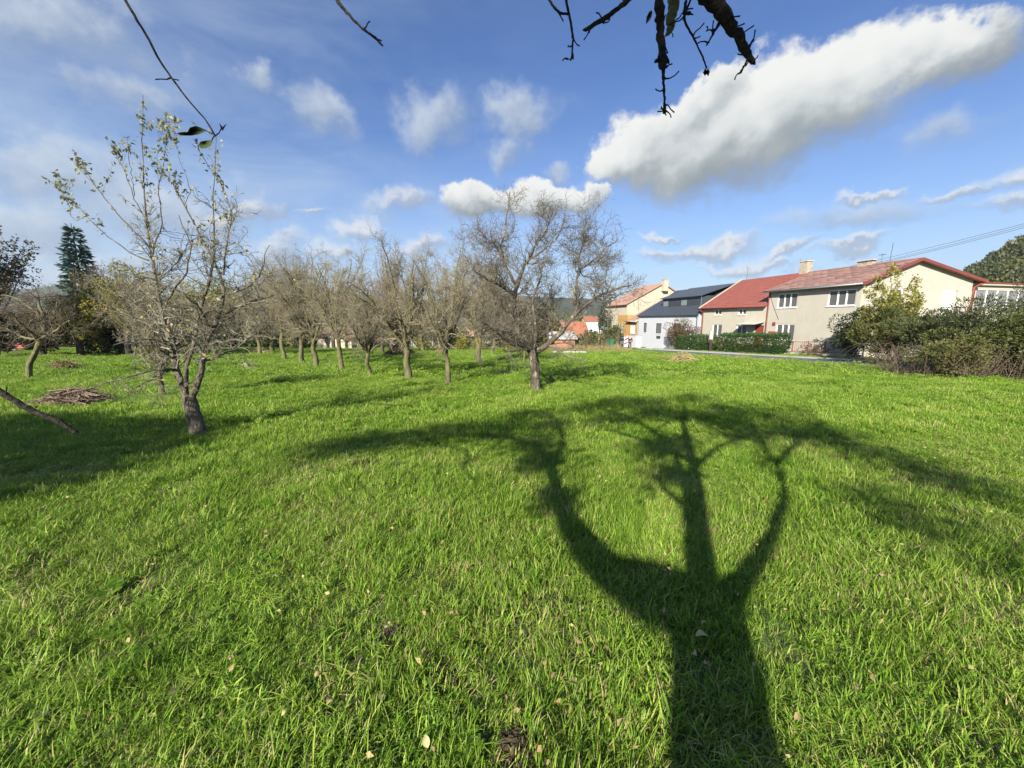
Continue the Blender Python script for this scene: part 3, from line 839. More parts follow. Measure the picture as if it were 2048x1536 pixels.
    P2, R2 = grow(r_, Pd, Rd, 15, 0.15, (0.25, 1.0), (35, 85), .25, n=7, wob=.30, rad=(.5, .3), minr=.0048)
    ok = P2[:, -1, 2] < 3.6; P2, R2 = P2[ok], R2[ok]
    V, F = sweep(P2, R2, 5); tw.add(V, F)
    P3, R3 = grow(r_, P2, R2, 15, 0.1, (0.10, 0.42), (30, 85), .3, n=5, wob=.30, rad=(.6, .4), minr=.0032)
    V, F = sweep(P3, R3, 4); tw.add(V, F)
    P4, R4 = grow(r_, P3, R3, 13, 0.1, (0.05, 0.16), (35, 85), .2, n=3, wob=.3, minr=.0022)
    V, F = sweep(P4, R4, 3); tw.add(V, F)
    # short spurs on every long shoot
    P5, R5 = grow(r_, P1, R1, 11, 0.1, (0.025, 0.07), (45, 85), .25, n=3, wob=.2, minr=.0024, taper_len=.3)
    V, F = sweep(P5, R5, 4); tw.add(V, F)
    # side shoots in the upper half
    up_i = [0, 1, 2, 6, 7, 8, 9, 10, 11, 12, 19]
    P6, R6 = grow(r_, P1[up_i][:, 7:], R1[up_i][:, 7:], 5.0, .10, (.15, .55), (22, 50), .5, n=6, wob=.12, minr=.0028)
    V, F = sweep(P6, R6, 4); tw.add(V, F)
    lv = Geo()
    pos = []
    for i in up_i:
        p = P1[i]; tip = p[-1]
        for k in range(r_.integers(22, 45)):
            t = 1 - abs(r_.normal(0, .2)); t = np.clip(t, 0, 1) * 15; a = int(min(t, 14)); q = p[a] * (1 - (t - a)) + p[a + 1] * (t - a)
            pos.append(q + r_.normal(0, .03, 3))
    for q in P6:
        for k in range(r_.integers(5, 14)):
            j = r_.integers(2, 6); pos.append(q[j] + r_.normal(0, .015, 3))
    n_up = len(pos)
    for q in P3[r_.uniform(size=len(P3)) < .22]:
        pos.append(q[-1] + r_.normal(0, .01, 3))
    pos = np.array(pos)
    ti = np.where(np.arange(len(pos)) < n_up, np.clip(r_.normal(.42, .2, len(pos)), 0, 1), np.clip(r_.normal(.78, .18, len(pos)), 0, 1))
    V, F, T_ = leaves_geo(r_, pos, r_.uniform(.05, .08, len(pos)), ti, droop=.9, aspect=.52)
    lv.add(V, F, T_)
    pt = put_tree('pear_tree', 'gnarled pear tree near left, forked trunk, tall thin shoots with leaves at the tips', 'tree', b, 0,
             wood.mesh('pear_wood', [M_bark_pear]), tw.mesh('pear_twigs', [M_twig_pear]), 'orchard trees in the meadow', lv.mesh('pear_leaves', [M_pearleaf], False, True)); pt.scale = (1, 1, 1.04)
pear_tree()

# --- variants of the plum trees, shared by the rest of the orchard
def variant(seed, h_trunk, spread, height, nl, r0, lean=0.0, dens=1.0, up=.06, twig=M_twig, bark=M_bark_mossy, leaf=None, arch=1.05, crook=.035, **kw):
    r_ = np.random.default_rng(seed)
    tr = [(0, 0, -.1, r0)]
    for t in (0.25, .5, .75, 1.0):
        tr.append((lean * t + r_.normal(0, crook), r_.normal(0, crook), h_trunk * t, r0 * (1 - .25 * t)))
    Ls = rand_limbs(r_, np.array(tr[-1][:3]), nl, spread, height, r0, arch=arch)
    extra = []
    for l in Ls:
        if r_.uniform() < .8:
            a = l[2]; d = np.array(l[4][:3]) - np.array(l[2][:3]); q = np.array(a[:3]); pts = []
            d = d + r_.normal(0, .35, 3) * np.linalg.norm(d) + np.array([0, 0, .2])
            for t in np.linspace(0, 1, 5): pts.append((*(q + d * t * 1.1), a[3] * .75 * (1 - .75 * t)))
            extra.append(pts)
    wood, tw, tips, mids, _ = bare_tree(seed, tr, Ls + extra, dens=dens, up=up, sides=10, **kw)
    lf = None
    if leaf:
        n, size, mat, tm = leaf
        pick = mids[r_.integers(0, len(mids), n)] + r_.normal(0, .03, (n, 3))
        g = Geo(); V, F, T_ = quad_leaves(r_, pick, size, np.clip(r_.normal(tm, .2, n), 0, 1), aspect=.6, upb=-.3); g.add(V, F, T_)
        lf = g.mesh(f'leaf_set_{seed}', [mat], False, True)
    return wood.mesh(f'wood_{seed}', [bark]), tw.mesh(f'twigs_{seed}', [twig]), lf
LEAF_YEL = [(0, (0.09, 0.13, 0.025)), (0.45, (0.21, 0.22, 0.04)), (0.8, (0.44, 0.35, 0.06)), (1, (0.48, 0.28, 0.05))]
M_yleaf = leafy('yellow_green_leaf', LEAF_YEL, trans=.4)
LEAF_RUS = [(0, (0.10, 0.07, 0.03)), (0.5, (0.20, 0.10, 0.04)), (1, (0.30, 0.13, 0.04))]
M_rleaf = leafy('russet_leaf', LEAF_RUS, trans=.35)
# heights are for a scale of 1: about five metres in all
VA = variant(21, 1.15, 2.5, 3.4, 11, .14, dens=.70, twig_r=.0048, sub_len=(.45, 1.3), leaf=(500, .05, M_yleaf, .55))
VB = variant(22, 1.05, 2.6, 3.5, 10, .13, dens=.70, twig_r=.0048, sub_len=(.45, 1.35), up=.05)
VC = variant(23, 1.30, 2.4, 3.3, 11, .12, lean=.06, dens=.70, twig_r=.0048, sub_len=(.4, 1.2), leaf=(700, .05, M_yleaf, .5))
VD = variant(24, 1.1, 2.7, 3.1, 10, .12, lean=-.12, dens=.70, twig_r=.0048, sub_len=(.45, 1.3), up=.0, crook=.07)
G_ORCH = 'orchard trees in the meadow'
def orchard(px, py, var, h_px, width, rz, name, label, flip=1):
    b = ground(px, py)
    mpp = b[1] / FPX
    H = (py - h_px) * mpp * 1.0
    s = H / 4.55
    return put_tree(name, label, 'tree', b, rz, var[0], var[1], G_ORCH, var[2], (s * width * .9, s * width * .9, s))
orchard(817, 758, VA, 500, 1.0, 0.3, 'plum_tree', 'bare plum tree with stout pale trunk and dense round crown, middle of the orchard')
orchard(895, 768, VB, 505, .82, 2.0, 'plum_tree', 'bare plum tree with slim straight trunk, nearest on the left of the large centre tree')
orchard(739, 752, VD, 560, 1.0, 1.1, 'plum_tree', 'small bare plum tree with thin crooked trunk and two low spreading arms')
orchard(685, 745, VC, 515, .9, 3.9, 'plum_tree', 'bare plum tree with greenish trunk curving to a low fork')
orchard(632, 735, VB, 520, 1.0, 4.2, 'plum_tree', 'bare plum tree with dark leaning limb reaching right toward a cream wall')
orchard(605, 727, VA, 530, .95, 2.6, 'plum_tree', 'bare plum tree with short thick patchy trunk, just left of the dark leaning limb')
orchard(569, 719, VC, 535, .9, 5.2, 'plum_tree', 'bare plum tree with pale upright trunk, leftmost of the middle orchard row')
orchard(959, 727, VA, 520, 1.05, 1.4, 'plum_tree', 'bare plum tree with dark trunk in the gap left of the large centre tree')
orchard(1048, 727, VC, 600, .9, 0.2, 'plum_tree', 'short bare tree half hidden right behind the large centre tree')
orchard(986, 710, VD, 560, 1.0, 2.2, 'plum_tree', 'far bare plum tree seen small between the two centre trunks')
orchard(327, 794, VB, 560, .85, 5.6, 'plum_tree', 'bare tree with straight grey trunk directly behind the left pear tree')
orchard(1008, 706, VC, 590, .8, 4.4, 'plum_tree', 'farthest slim bare tree in front of the yellow shrubs')
orchard(520, 712, VD, 560, 1.0, 5.0, 'plum_tree', 'low bare tree at the back of the orchard beside the brushwood')

# --- leaning tree at the far left
for i, (px, py, v, h, lab) in enumerate([(430, 712, VA, 590, 'low bare tree beside the leafy yellowing tree at the back'), (545, 708, VB, 575, 'small bare tree behind the pale brushwood'), 
        (765, 706, VC, 570, 'bare tree behind the dark bramble heap'), (845, 704, VB, 580, 'far bare tree by the leftmost yellow shrub'), 
        (1030, 702, VB, 592, 'far bare tree just left of the large centre trunk'), (285, 716, VC, 600, 'bare tree in front of the dark trees behind the pear tree')]):
    orchard(px, py, v, h, 1.25, i * 1.3, 'plum_tree', lab)
def leaning_tree():
    b = ground(57, 758); y0 = b[1]
    trunk = [(b[0], b[1], b[2] - .1, .085)] + px_path([(58, 740, .085, 0), (58, 728, .08, 0), (66, 715, .078, 0), (75, 695, .075, 0), (80, 680, .07, 0)], y0)
    Ls = [[(80, 682, .10, 0), (88, 660, .08, .1), (88, 640, .07, .2), (80, 620, .05, .2), (78, 600, .03, .3), (70, 575, .015, .3)],
          [(78, 680, .07, 0), (62, 665, .05, -.3), (45, 650, .04, -.6), (20, 625, .02, -.8)],
          [(88, 655, .06, .1), (105, 640, .05, .6), (112, 615, .03, .9), (118, 595, .015, 1.0)],
          [(82, 676, .05, 0), (105, 668, .04, -.4), (125, 650, .03, -.6), (142, 640, .015, -.7)],
          [(86, 640, .05, .2), (60, 615, .04, .9), (30, 595, .03, 1.3), (5, 590, .015, 1.5)],
          [(80, 678, .05, 0), (50, 676, .04, .9), (20, 660, .03, 1.5), (-10, 650, .015, 1.8)]]
    Ls = localise([px_path(l, y0) for l in Ls], b); trunk = localise([trunk], b)[0]
    wood, tw, *_ = bare_tree(31, trunk, Ls, dens=.75, twig_r=.0052, up=.1, sub_len=(.5, 1.5), wob=.22)
    put_tree('bare_orchard_tree', 'bare tree at far left with an S shaped leaning mossy trunk and drooping twigs', 'tree', b, 0, wood.mesh('lean_wood', [M_bark_mossy]), tw.mesh('lean_twigs', [M_twig_brown]), G_ORCH)
leaning_tree()
# ------------------------------------------------------------------ houses of the street
M_render_a = plain('grey_beige_render', (0.43, 0.40, 0.34), (0.39, 0.365, 0.31), scale=1.3, rough=0.95, bump=0.5, bscale=70, dirt=((0.37, 0.34, 0.28), 0.8, 0.56, 0.74), detail=8)
M_render_b = plain('sand_render', (0.44, 0.41, 0.335), (0.40, 0.372, 0.30), scale=1.6, rough=0.95, bump=0.4, bscale=70, dirt=((0.36, 0.33, 0.26), 1.1, 0.58, 0.74))
M_white_wall = plain('white_plaster', (0.46, 0.475, 0.505), (0.43, 0.445, 0.475), scale=1.0, rough=0.9, bump=0.2, bscale=50)
M_ochre = plain('ochre_plaster', (0.40, 0.25, 0.085), (0.36, 0.22, 0.075), scale=1.4, rough=0.9, bump=0.2, bscale=50)
M_cream = plain('cream_plaster', (0.44, 0.40, 0.31), (0.39, 0.355, 0.275), scale=.8, rough=0.9, bump=0.2, bscale=40, dirt=((0.46, 0.40, 0.27), .9, .56, .72))
M_roof_old = plain('weathered_red_roof', (0.29, 0.15, 0.125), (0.36, 0.225, 0.195), scale=1.6, rough=0.9, bump=0.5, bscale=30, dirt=((0.30, 0.24, 0.20), 2.2, 0.52, 0.66), stretch=(1, 2.2, 1), detail=9)
M_roof_red = plain('red_sheet_roof', (0.27, 0.088, 0.066), (0.24, 0.078, 0.06), scale=1.2, rough=0.6, bump=0.2, bscale=18, dirt=((0.38, 0.13, 0.10), 3.0, 0.55, 0.7))
M_roof_dark = plain('anthracite_sheet', (0.045, 0.055, 0.070), (0.055, 0.065, 0.08), scale=0.8, rough=0.42, spec=.5)
M_roof_pink = plain('faded_tile_roof', (0.42, 0.26, 0.20), (0.35, 0.20, 0.15), scale=3.0, rough=0.9, bump=.5, bscale=20)
M_orange_roof = plain('orange_tile_roof', (0.36, 0.15, 0.085), (0.29, 0.11, 0.065), scale=2.0, rough=0.85, bump=.4, bscale=12)
M_red_metal = plain('red_painted_metal', (0.20, 0.05, 0.038), (0.17, 0.042, 0.032), scale=4, rough=0.5)
M_red_wood = plain('red_door_paint', (0.25, 0.05, 0.03), (0.20, 0.04, 0.03), scale=3, rough=0.6)
M_win_frame = plain('white_window_paint', (0.78, 0.77, 0.73), (0.74, 0.73, 0.69), scale=3, rough=0.5)
M_dark_frame = plain('dark_window_frame', (0.03, 0.035, 0.045), (0.035, 0.04, 0.05), scale=3, rough=0.5)
M_pane = glass_mat('window_pane')
M_curtain = plain('window_blind', (0.07, 0.075, 0.08), (0.11, 0.11, 0.11), scale=9, rough=0.35, stretch=(1, 6, .3), spec=.5)
M_shutter = plain('white_shutter', (0.82, 0.83, 0.84), (0.78, 0.79, 0.80), scale=2, rough=0.5)
M_chimney = plain('stained_chimney_plaster', (0.40, 0.36, 0.28), (0.28, 0.24, 0.19), scale=3, rough=0.95, bump=.4, bscale=30, dirt=((0.12, 0.10, 0.08), 3, .55, .68))
M_concrete = plain('concrete', (0.42, 0.41, 0.38), (0.35, 0.34, 0.31), scale=4, rough=0.95, bump=.4, bscale=60)
M_steel = plain('galvanised_steel', (0.35, 0.36, 0.37), (0.28, 0.29, 0.30), scale=8, rough=0.5, metal=.6)
M_dark_metal = plain('dark_metal', (0.05, 0.05, 0.055), (0.06, 0.06, 0.06), scale=8, rough=0.6)
K = 1.2
def H(z): return EYE + K * z       # heights measured from the eye
class House:
    """local frame: x = into the house, y = along the street, z up (world height)"""
    def __init__(s, name, label, cat='house', group=None, w=0, l=0, rz=0.0):
        x, y = st(w * K, l * K)
        s.t = thing(name, label, cat, (x, y, 0), HOUSE_TH + rz, group)
    def wall_x(s, x, y0, y1, z0, z1, openings, mat, depth=.16, name='wall', out=-1):
        """wall in the plane x = const with real openings; reveals go inwards"""
        return s._wall('x', x, y0, y1, z0, z1, openings, mat, depth, name, out)
    def wall_y(s, y, x0, x1, z0, z1, openings, mat, depth=.16, name='wall', out=-1, top=None):
        return s._wall('y', y, x0, x1, z0, z1, openings, mat, depth, name, out, top)
    def _wall(s, ax, c, a0, a1, z0, z1, ops, mat, depth, name, out, top=None):
        us = sorted({a0, a1, *[o[0] for o in ops], *[o[1] for o in ops]}); vs = sorted({z0, z1, *[o[2] for o in ops], *[o[3] for o in ops]})
        mb = MB()
        def P(u, v, d=0):
            d = -out * d
            return (c + d, u, v) if ax == 'x' else (u, c + d, v)
        for i in range(len(us) - 1):
            for j in range(len(vs) - 1):
                um, vm = (us[i] + us[i + 1]) / 2, (vs[j] + vs[j + 1]) / 2
                if any(o[0] < um < o[1] and o[2] < vm < o[3] for o in ops): continue
                mb.add([P(us[i], vs[j]), P(us[i + 1], vs[j]), P(us[i + 1], vs[j + 1]), P(us[i], vs[j + 1])], [(0, 1, 2, 3)])
        for (u0, u1, v0, v1) in ops:
            q = [(u0, v0), (u1, v0), (u1, v1), (u0, v1)]
            for k in range(4):
                a, b = q[k], q[(k + 1) % 4]
                mb.add([P(*a), P(*b), P(*b, depth), P(*a, depth)], [(0, 1, 2, 3)])
            mb.add([P(u0, v0, depth), P(u1, v0, depth), P(u1, v1, depth), P(u0, v1, depth)], [(0, 1, 2, 3)])
        if top:      # gable polygon over the wall
            mb.add([P(u, v) for u, v in top], [tuple(range(len(top)))])
        return mb.build(name, mat, s.t)
    def window(s, ax, c, u0, u1, v0, v1, lights=2, frame=M_win_frame, pane=None, depth=.10, sill=True, name='window', fw=.07, out=-1, mull=None, surround=None):
        def B(mb, a0, a1, b0, b1, d0, d1):
            lo, hi = sorted((c - out * d0, c - out * d1))
            if ax == 'x': mb.box(lo, hi, a0, a1, b0, b1)
            else: mb.box(a0, a1, lo, hi, b0, b1)
        mb = MB()
        e = .002
        B(mb, u0 + e, u0 + fw, v0 + e, v1 - e, depth - .06, depth + .01); B(mb, u1 - fw, u1 - e, v0 + e, v1 - e, depth - .06, depth + .01)
        B(mb, u0 + fw, u1 - fw, v0 + e, v0 + fw, depth - .06, depth + .01); B(mb, u0 + fw, u1 - fw, v1 - fw, v1 - e, depth - .06, depth + .01)
        W = (u1 - u0 - 2 * fw) / lights
        for i in range(1, lights):
            m = u0 + fw + W * i
            B(mb, m - fw * .75, m + fw * .75, v0 + fw, v1 - fw, depth - .05, depth + .01)
        f = mb.build(name, frame, s.t)
        for i in range(lights):
            a = u0 + fw + W * i; mb = MB()
            B(mb, a + .004, a + W - .004, v0 + fw + .004, v1 - fw - .004, depth, depth + .008)
            mb.build('pane', pane or M_curtain, f)
        if sill:
            mb = MB(); B(mb, u0 - .06, u1 + .06, v0 - .06, v0 - .003, -.07, -.003); mb.build('sill', M_win_frame if sill is True else sill, f)
        if surround:
            mb = MB()
            B(mb, u0 - .12, u0 - .003, v0 - .0, v1 + .12, -.02, -.002); B(mb, u1 + .003, u1 + .12, v0, v1 + .12, -.02, -.002); B(mb, u0 - .003, u1 + .003, v1 + .003, v1 + .12, -.02, -.002)
            mb.build('surround', surround, f)
        return f
    def slab(s, name, pts, th, mat, parent=None):
        """roof slab: planar polygon with thickness downwards"""
        return MB().prism(pts, (0, 0, -th)).build(name, mat, parent or s.t)
    def tube(s, name, pts, r, mat, sides=8, parent=None):
        return MB().tube(pts, r, sides).build(name, mat, parent or s.t, smooth=True)

def seams(h, roof, x0, z0, x1, z1, y0, y1, step, w, hgt, mat, name='seams', skip=None):
    mb = MB(); n = int((y1 - y0) / step)
    L_ = math.hypot(x1 - x0, z1 - z0); nx, nz = -(z1 - z0) / L_, (x1 - x0) / L_
    for i in range(n + 1):
        y = y0 + i * step
        mb.add([(x0 + nx * o, y + dy, z0 + nz * o) for o in (-.01, hgt) for dy in (-w / 2, w / 2)] + [(x1 + nx * o, y + dy, z1 + nz * o) for o in (-.01, hgt) for dy in (-w / 2, w / 2)],
               [(0, 1, 3, 2), (4, 6, 7, 5), (2, 3, 7, 6), (0, 2, 6, 4), (1, 5, 7, 3), (0, 4, 5, 1)])
    o = mb.build(name, mat, roof); o['kind'] = 'stuff'
    return o
def tile_rows(roof, x0, z0, x1, z1, y0, y1, tw, tl, mat, seed, name='tiles', lift=.03):
    """overlapping sheets laid in courses, each a little uneven"""
    r_ = np.random.default_rng(seed)
    L_ = math.hypot(x1 - x0, z1 - z0); d = np.array([(x1 - x0) / L_, 0, (z1 - z0) / L_]); nrm = np.array([-d[2], 0, d[0]])
    if nrm[2] < 0: nrm = -nrm
    V, F = [], []; n = 0
    rows = int(L_ / tl); cols = int((y1 - y0) / tw)
    tl = L_ / rows; tw = (y1 - y0) / cols
    for i in range(rows):
        for j in range(-1, cols):
            a = y0 + (j + (.5 if i % 2 else 0)) * tw; b = a + tw * .97
            a, b = max(a, y0), min(b, y1)
            if b - a < .05: continue
            l0, l1 = lift * r_.uniform(.6, 1.5), .006
            base = np.array([x0, 0, z0])
            p = [base + d * (i * tl - .04) + nrm * l0 + [0, a, 0], base + d * (i * tl - .04) + nrm * (l0 + r_.uniform(-.01, .02)) + [0, b, 0], base + d * ((i + 1) * tl) + nrm * l1 + [0, b, 0], base + d * ((i + 1) * tl) + nrm * l1 + [0, a, 0]]
            V += p + [p[0] - nrm * .012, p[1] - nrm * .012]
            F += [(n, n + 1, n + 2, n + 3), (n, n + 4, n + 5, n + 1)]; n += 6
    me = bpy.data.meshes.new(name); me.from_pydata([tuple(map(float, v)) for v in V], [], F); me.update()
    o = link(name, me, roof, mat); o['kind'] = 'stuff'
    return o

def house_a():
    h = House('house', 'two storey beige house with weathered pinkish red roof and broad gable behind the bushes')
    W, Ln = 11.9, 7.95
    zb = -3.6; ze = H(2.42); xr = 5.15; zr = H(3.95); zeR = H(2.80)
    ops = [(2.36 * .98, .36 + .0, 0, 0)]
    wins = [(.34, 2.42, H(.98), H(2.02), 3), (5.06, 6.98, H(.99), H(2.05), 3), (5.0, 6.85, H(-1.45), H(-.24), 3)]
    h.wall_x(0, 0, Ln, zb, ze, [w[:4] for w in wins], M_render_a)
    for w in wins: h.window('x', 0, *w[:4], lights=w[4], surround=None)
    g = [(2.85, 4.25, H(1.05), H(2.05)), (8.65, 10.35, H(.35), H(2.02)), (1.9, 3.1, H(-1.6), H(-.3))]
    h.wall_y(0, 0, W, zb, ze - .02, g, M_render_a, out=-1, top=None)
    # gable over the wall
    MB().add([(0, 0, ze - .02), (W, 0, ze - .02), (W, 0, zeR - .05), (xr, 0, zr - .12)], [(0, 1, 2, 3)]).build('gable', M_render_a, h.t)
    h.window('y', 0, *g[0], lights=2)
    h.window('y', 0, *g[2], lights=2)
    # rolled down shutter with its box
    u0, u1, v0, v1 = g[1]
    mb = MB()
    n = 14
    for i in range(n):
        z = v0 + (v1 - .22 - v0) * i / n
        mb.box(u0 + .03, u1 - .33, .045 + .006 * (i % 2), .09, z, z + (v1 - .22 - v0) / n * .93)
    sh = mb.build('shutter', M_shutter, h.t)
    MB().box(u0 + .01, u1 - .3, .0, .12, v1 - .21, v1 - .01).build('shutter_box', M_shutter, sh)
    MB().box(u1 - .31, u1 - .02, .07, .10, v0, v1 - .01).build('side_panel', M_render_a, sh)
    # terrace slab and rail in front of the shuttered door
    tb = MB().box(6.6, 12.6, -1.2, -.005, H(.28), H(.35)).build('balcony', M_concrete, h.t)
    mb = MB()
    for x in (6.65, 8.1, 9.6, 11.1, 12.55): mb.box(x - .02, x + .02, -1.18, -1.14, H(.35), H(.35) + .62)
    mb.box(6.6, 12.6, -1.19, -1.13, H(.35) + .62, H(.35) + .67)
    mb.build('railing', M_dark_metal, tb)
    # far walls
    MB().add([(0, Ln, zb), (W, Ln, zb), (W, Ln, zeR), (xr, Ln, zr - .1), (0, Ln, ze)], [(0, 1, 2, 3, 4)]).build('rear_gable', M_render_a, h.t)
    MB().add([(W, 0, zb), (W, Ln, zb), (W, Ln, zeR), (W, 0, zeR)], [(0, 1, 2, 3)]).build('rear_wall', M_render_a, h.t)
    # roof
    ov = .5; sL = (zr - ze) / (xr + .0)
    zl = ze + .05 - sL * ov
    rf = h.slab('roof', [(-ov, -.38, zl), (-ov, Ln + .15, zl), (xr, Ln + .15, zr), (xr, -.38, zr)], .10, M_roof_old)
    tile_rows(rf, -ov, zl, xr, zr, -.36, Ln + .14, .62, .42, M_roof_old, 4, lift=.035)
    sR = (zr - zeR) / (W - xr)
    h.slab('roof_slope', [(xr + .003, -.38, zr), (xr + .003, Ln + .15, zr), (W + .75, Ln + .15, zeR + .05 - sR * .75), (W + .75, -.38, zeR + .05 - sR * .75)], .10, M_roof_old)
    # red verge boards on the gable
    for (xa, za, xb, zb_) in ((-ov, zl, xr, zr), (xr, zr, W + .75, zeR + .05 - sR * .75)):
        MB().add([(xa, y, za + dz) for y in (-.44, -.385) for dz in (-.17, .05)] + [(xb, y, zb_ + dz) for y in (-.44, -.385) for dz in (-.17, .05)],
                 [(0, 1, 3, 2), (4, 6, 7, 5), (0, 4, 5, 1), (2, 3, 7, 6), (1, 5, 7, 3), (0, 2, 6, 4)]).build('verge_board', M_red_metal, h.t)
    MB().box(xr - .16, xr + .16, -.40, Ln + .15, zr - .01, zr + .05).build('ridge_cap', M_roof_old, h.t)
    MB().box(-.46, -.01, -.2, Ln + .1, ze - .16, ze - .10).build('soffit', M_dark_metal, h.t)
    # gutters and pipes
    h.tube('gutter', [(-ov - .06, -.4, zl - .05), (-ov - .06, Ln + .2, zl - .09)], .065, M_steel)
    h.tube('gutter', [(W + .78, -.5, zeR - .22), (W + .78, Ln, zeR - .20)], .09, M_red_metal)
    h.tube('downpipe', [(W + .75, -.35, zeR - .26), (W + .35, -.2, zeR - .42), (W + .06, -.1, zeR - .62), (W + .04, -.1, zb)], .085, M_red_metal)
    h.tube('downpipe', [(-.05, Ln - .08, zl - .1), (-.06, Ln - .06, -3.4)], .05, M_red_metal)
    # chimneys, aerials
    def chim(x, y, w, d, z0, z1, cap=True):
        c = MB().box(x - w / 2, x + w / 2, y - d / 2, y + d / 2, z0, z1).build('chimney', M_chimney, h.t)
        if cap: MB().box(x - w / 2 - .12, x + w / 2 + .12, y - d / 2 - .15, y + d / 2 + .15, z1 + .002, z1 + .09).build('chimney_cap', M_concrete, c)
    chim(xr, 3.5, .5, 1.1, zr - .3, zr + .32)
    chim(9.9, 2.6, .55, .8, H(3.1), H(3.55))
    mb = MB().tube([(xr, 1.8, zr), (xr, 1.75, zr + 1.5)], .018, 6); mb.tube([(xr, 1.8, zr), (xr, 2.15, zr + .04)], .015, 5)
    mb.build('aerial', M_dark_metal, h.t)
    mb = MB().tube([(xr, 2.4, zr), (xr, 2.4, zr + .75)], .015, 6)
    for k in range(4): mb.box(xr - .22, xr + .22, 2.2 + k * .12, 2.215 + k * .12, zr + .68, zr + .695)
    mb.box(xr - .01, xr + .01, 2.15, 2.65, zr + .67, zr + .69)
    mb.build('aerial', M_dark_metal, h.t)
    # small things on the wall
    MB().box(-.06, -.003, Ln - 1.0, Ln - .72, H(-.35), H(-.1)).build('number_plate', M_red_metal, h.t)
    MB().box(-.12, -.003, Ln - 1.35, Ln - .45, H(-1.25), H(-.80)).build('meter_box', M_roof_red, h.t)
    h.tube('cable', [(-.02, Ln - .1, zl - .3), (-.03, Ln - .7, H(1.0)), (-.03, Ln - 1.3, H(.1))], .012, M_dark_metal, 5)
    MB().box(-.05, -.002, 0.02, Ln, -3.7, H(-2.25)).build('plinth', M_render_b, h.t)
house_a()

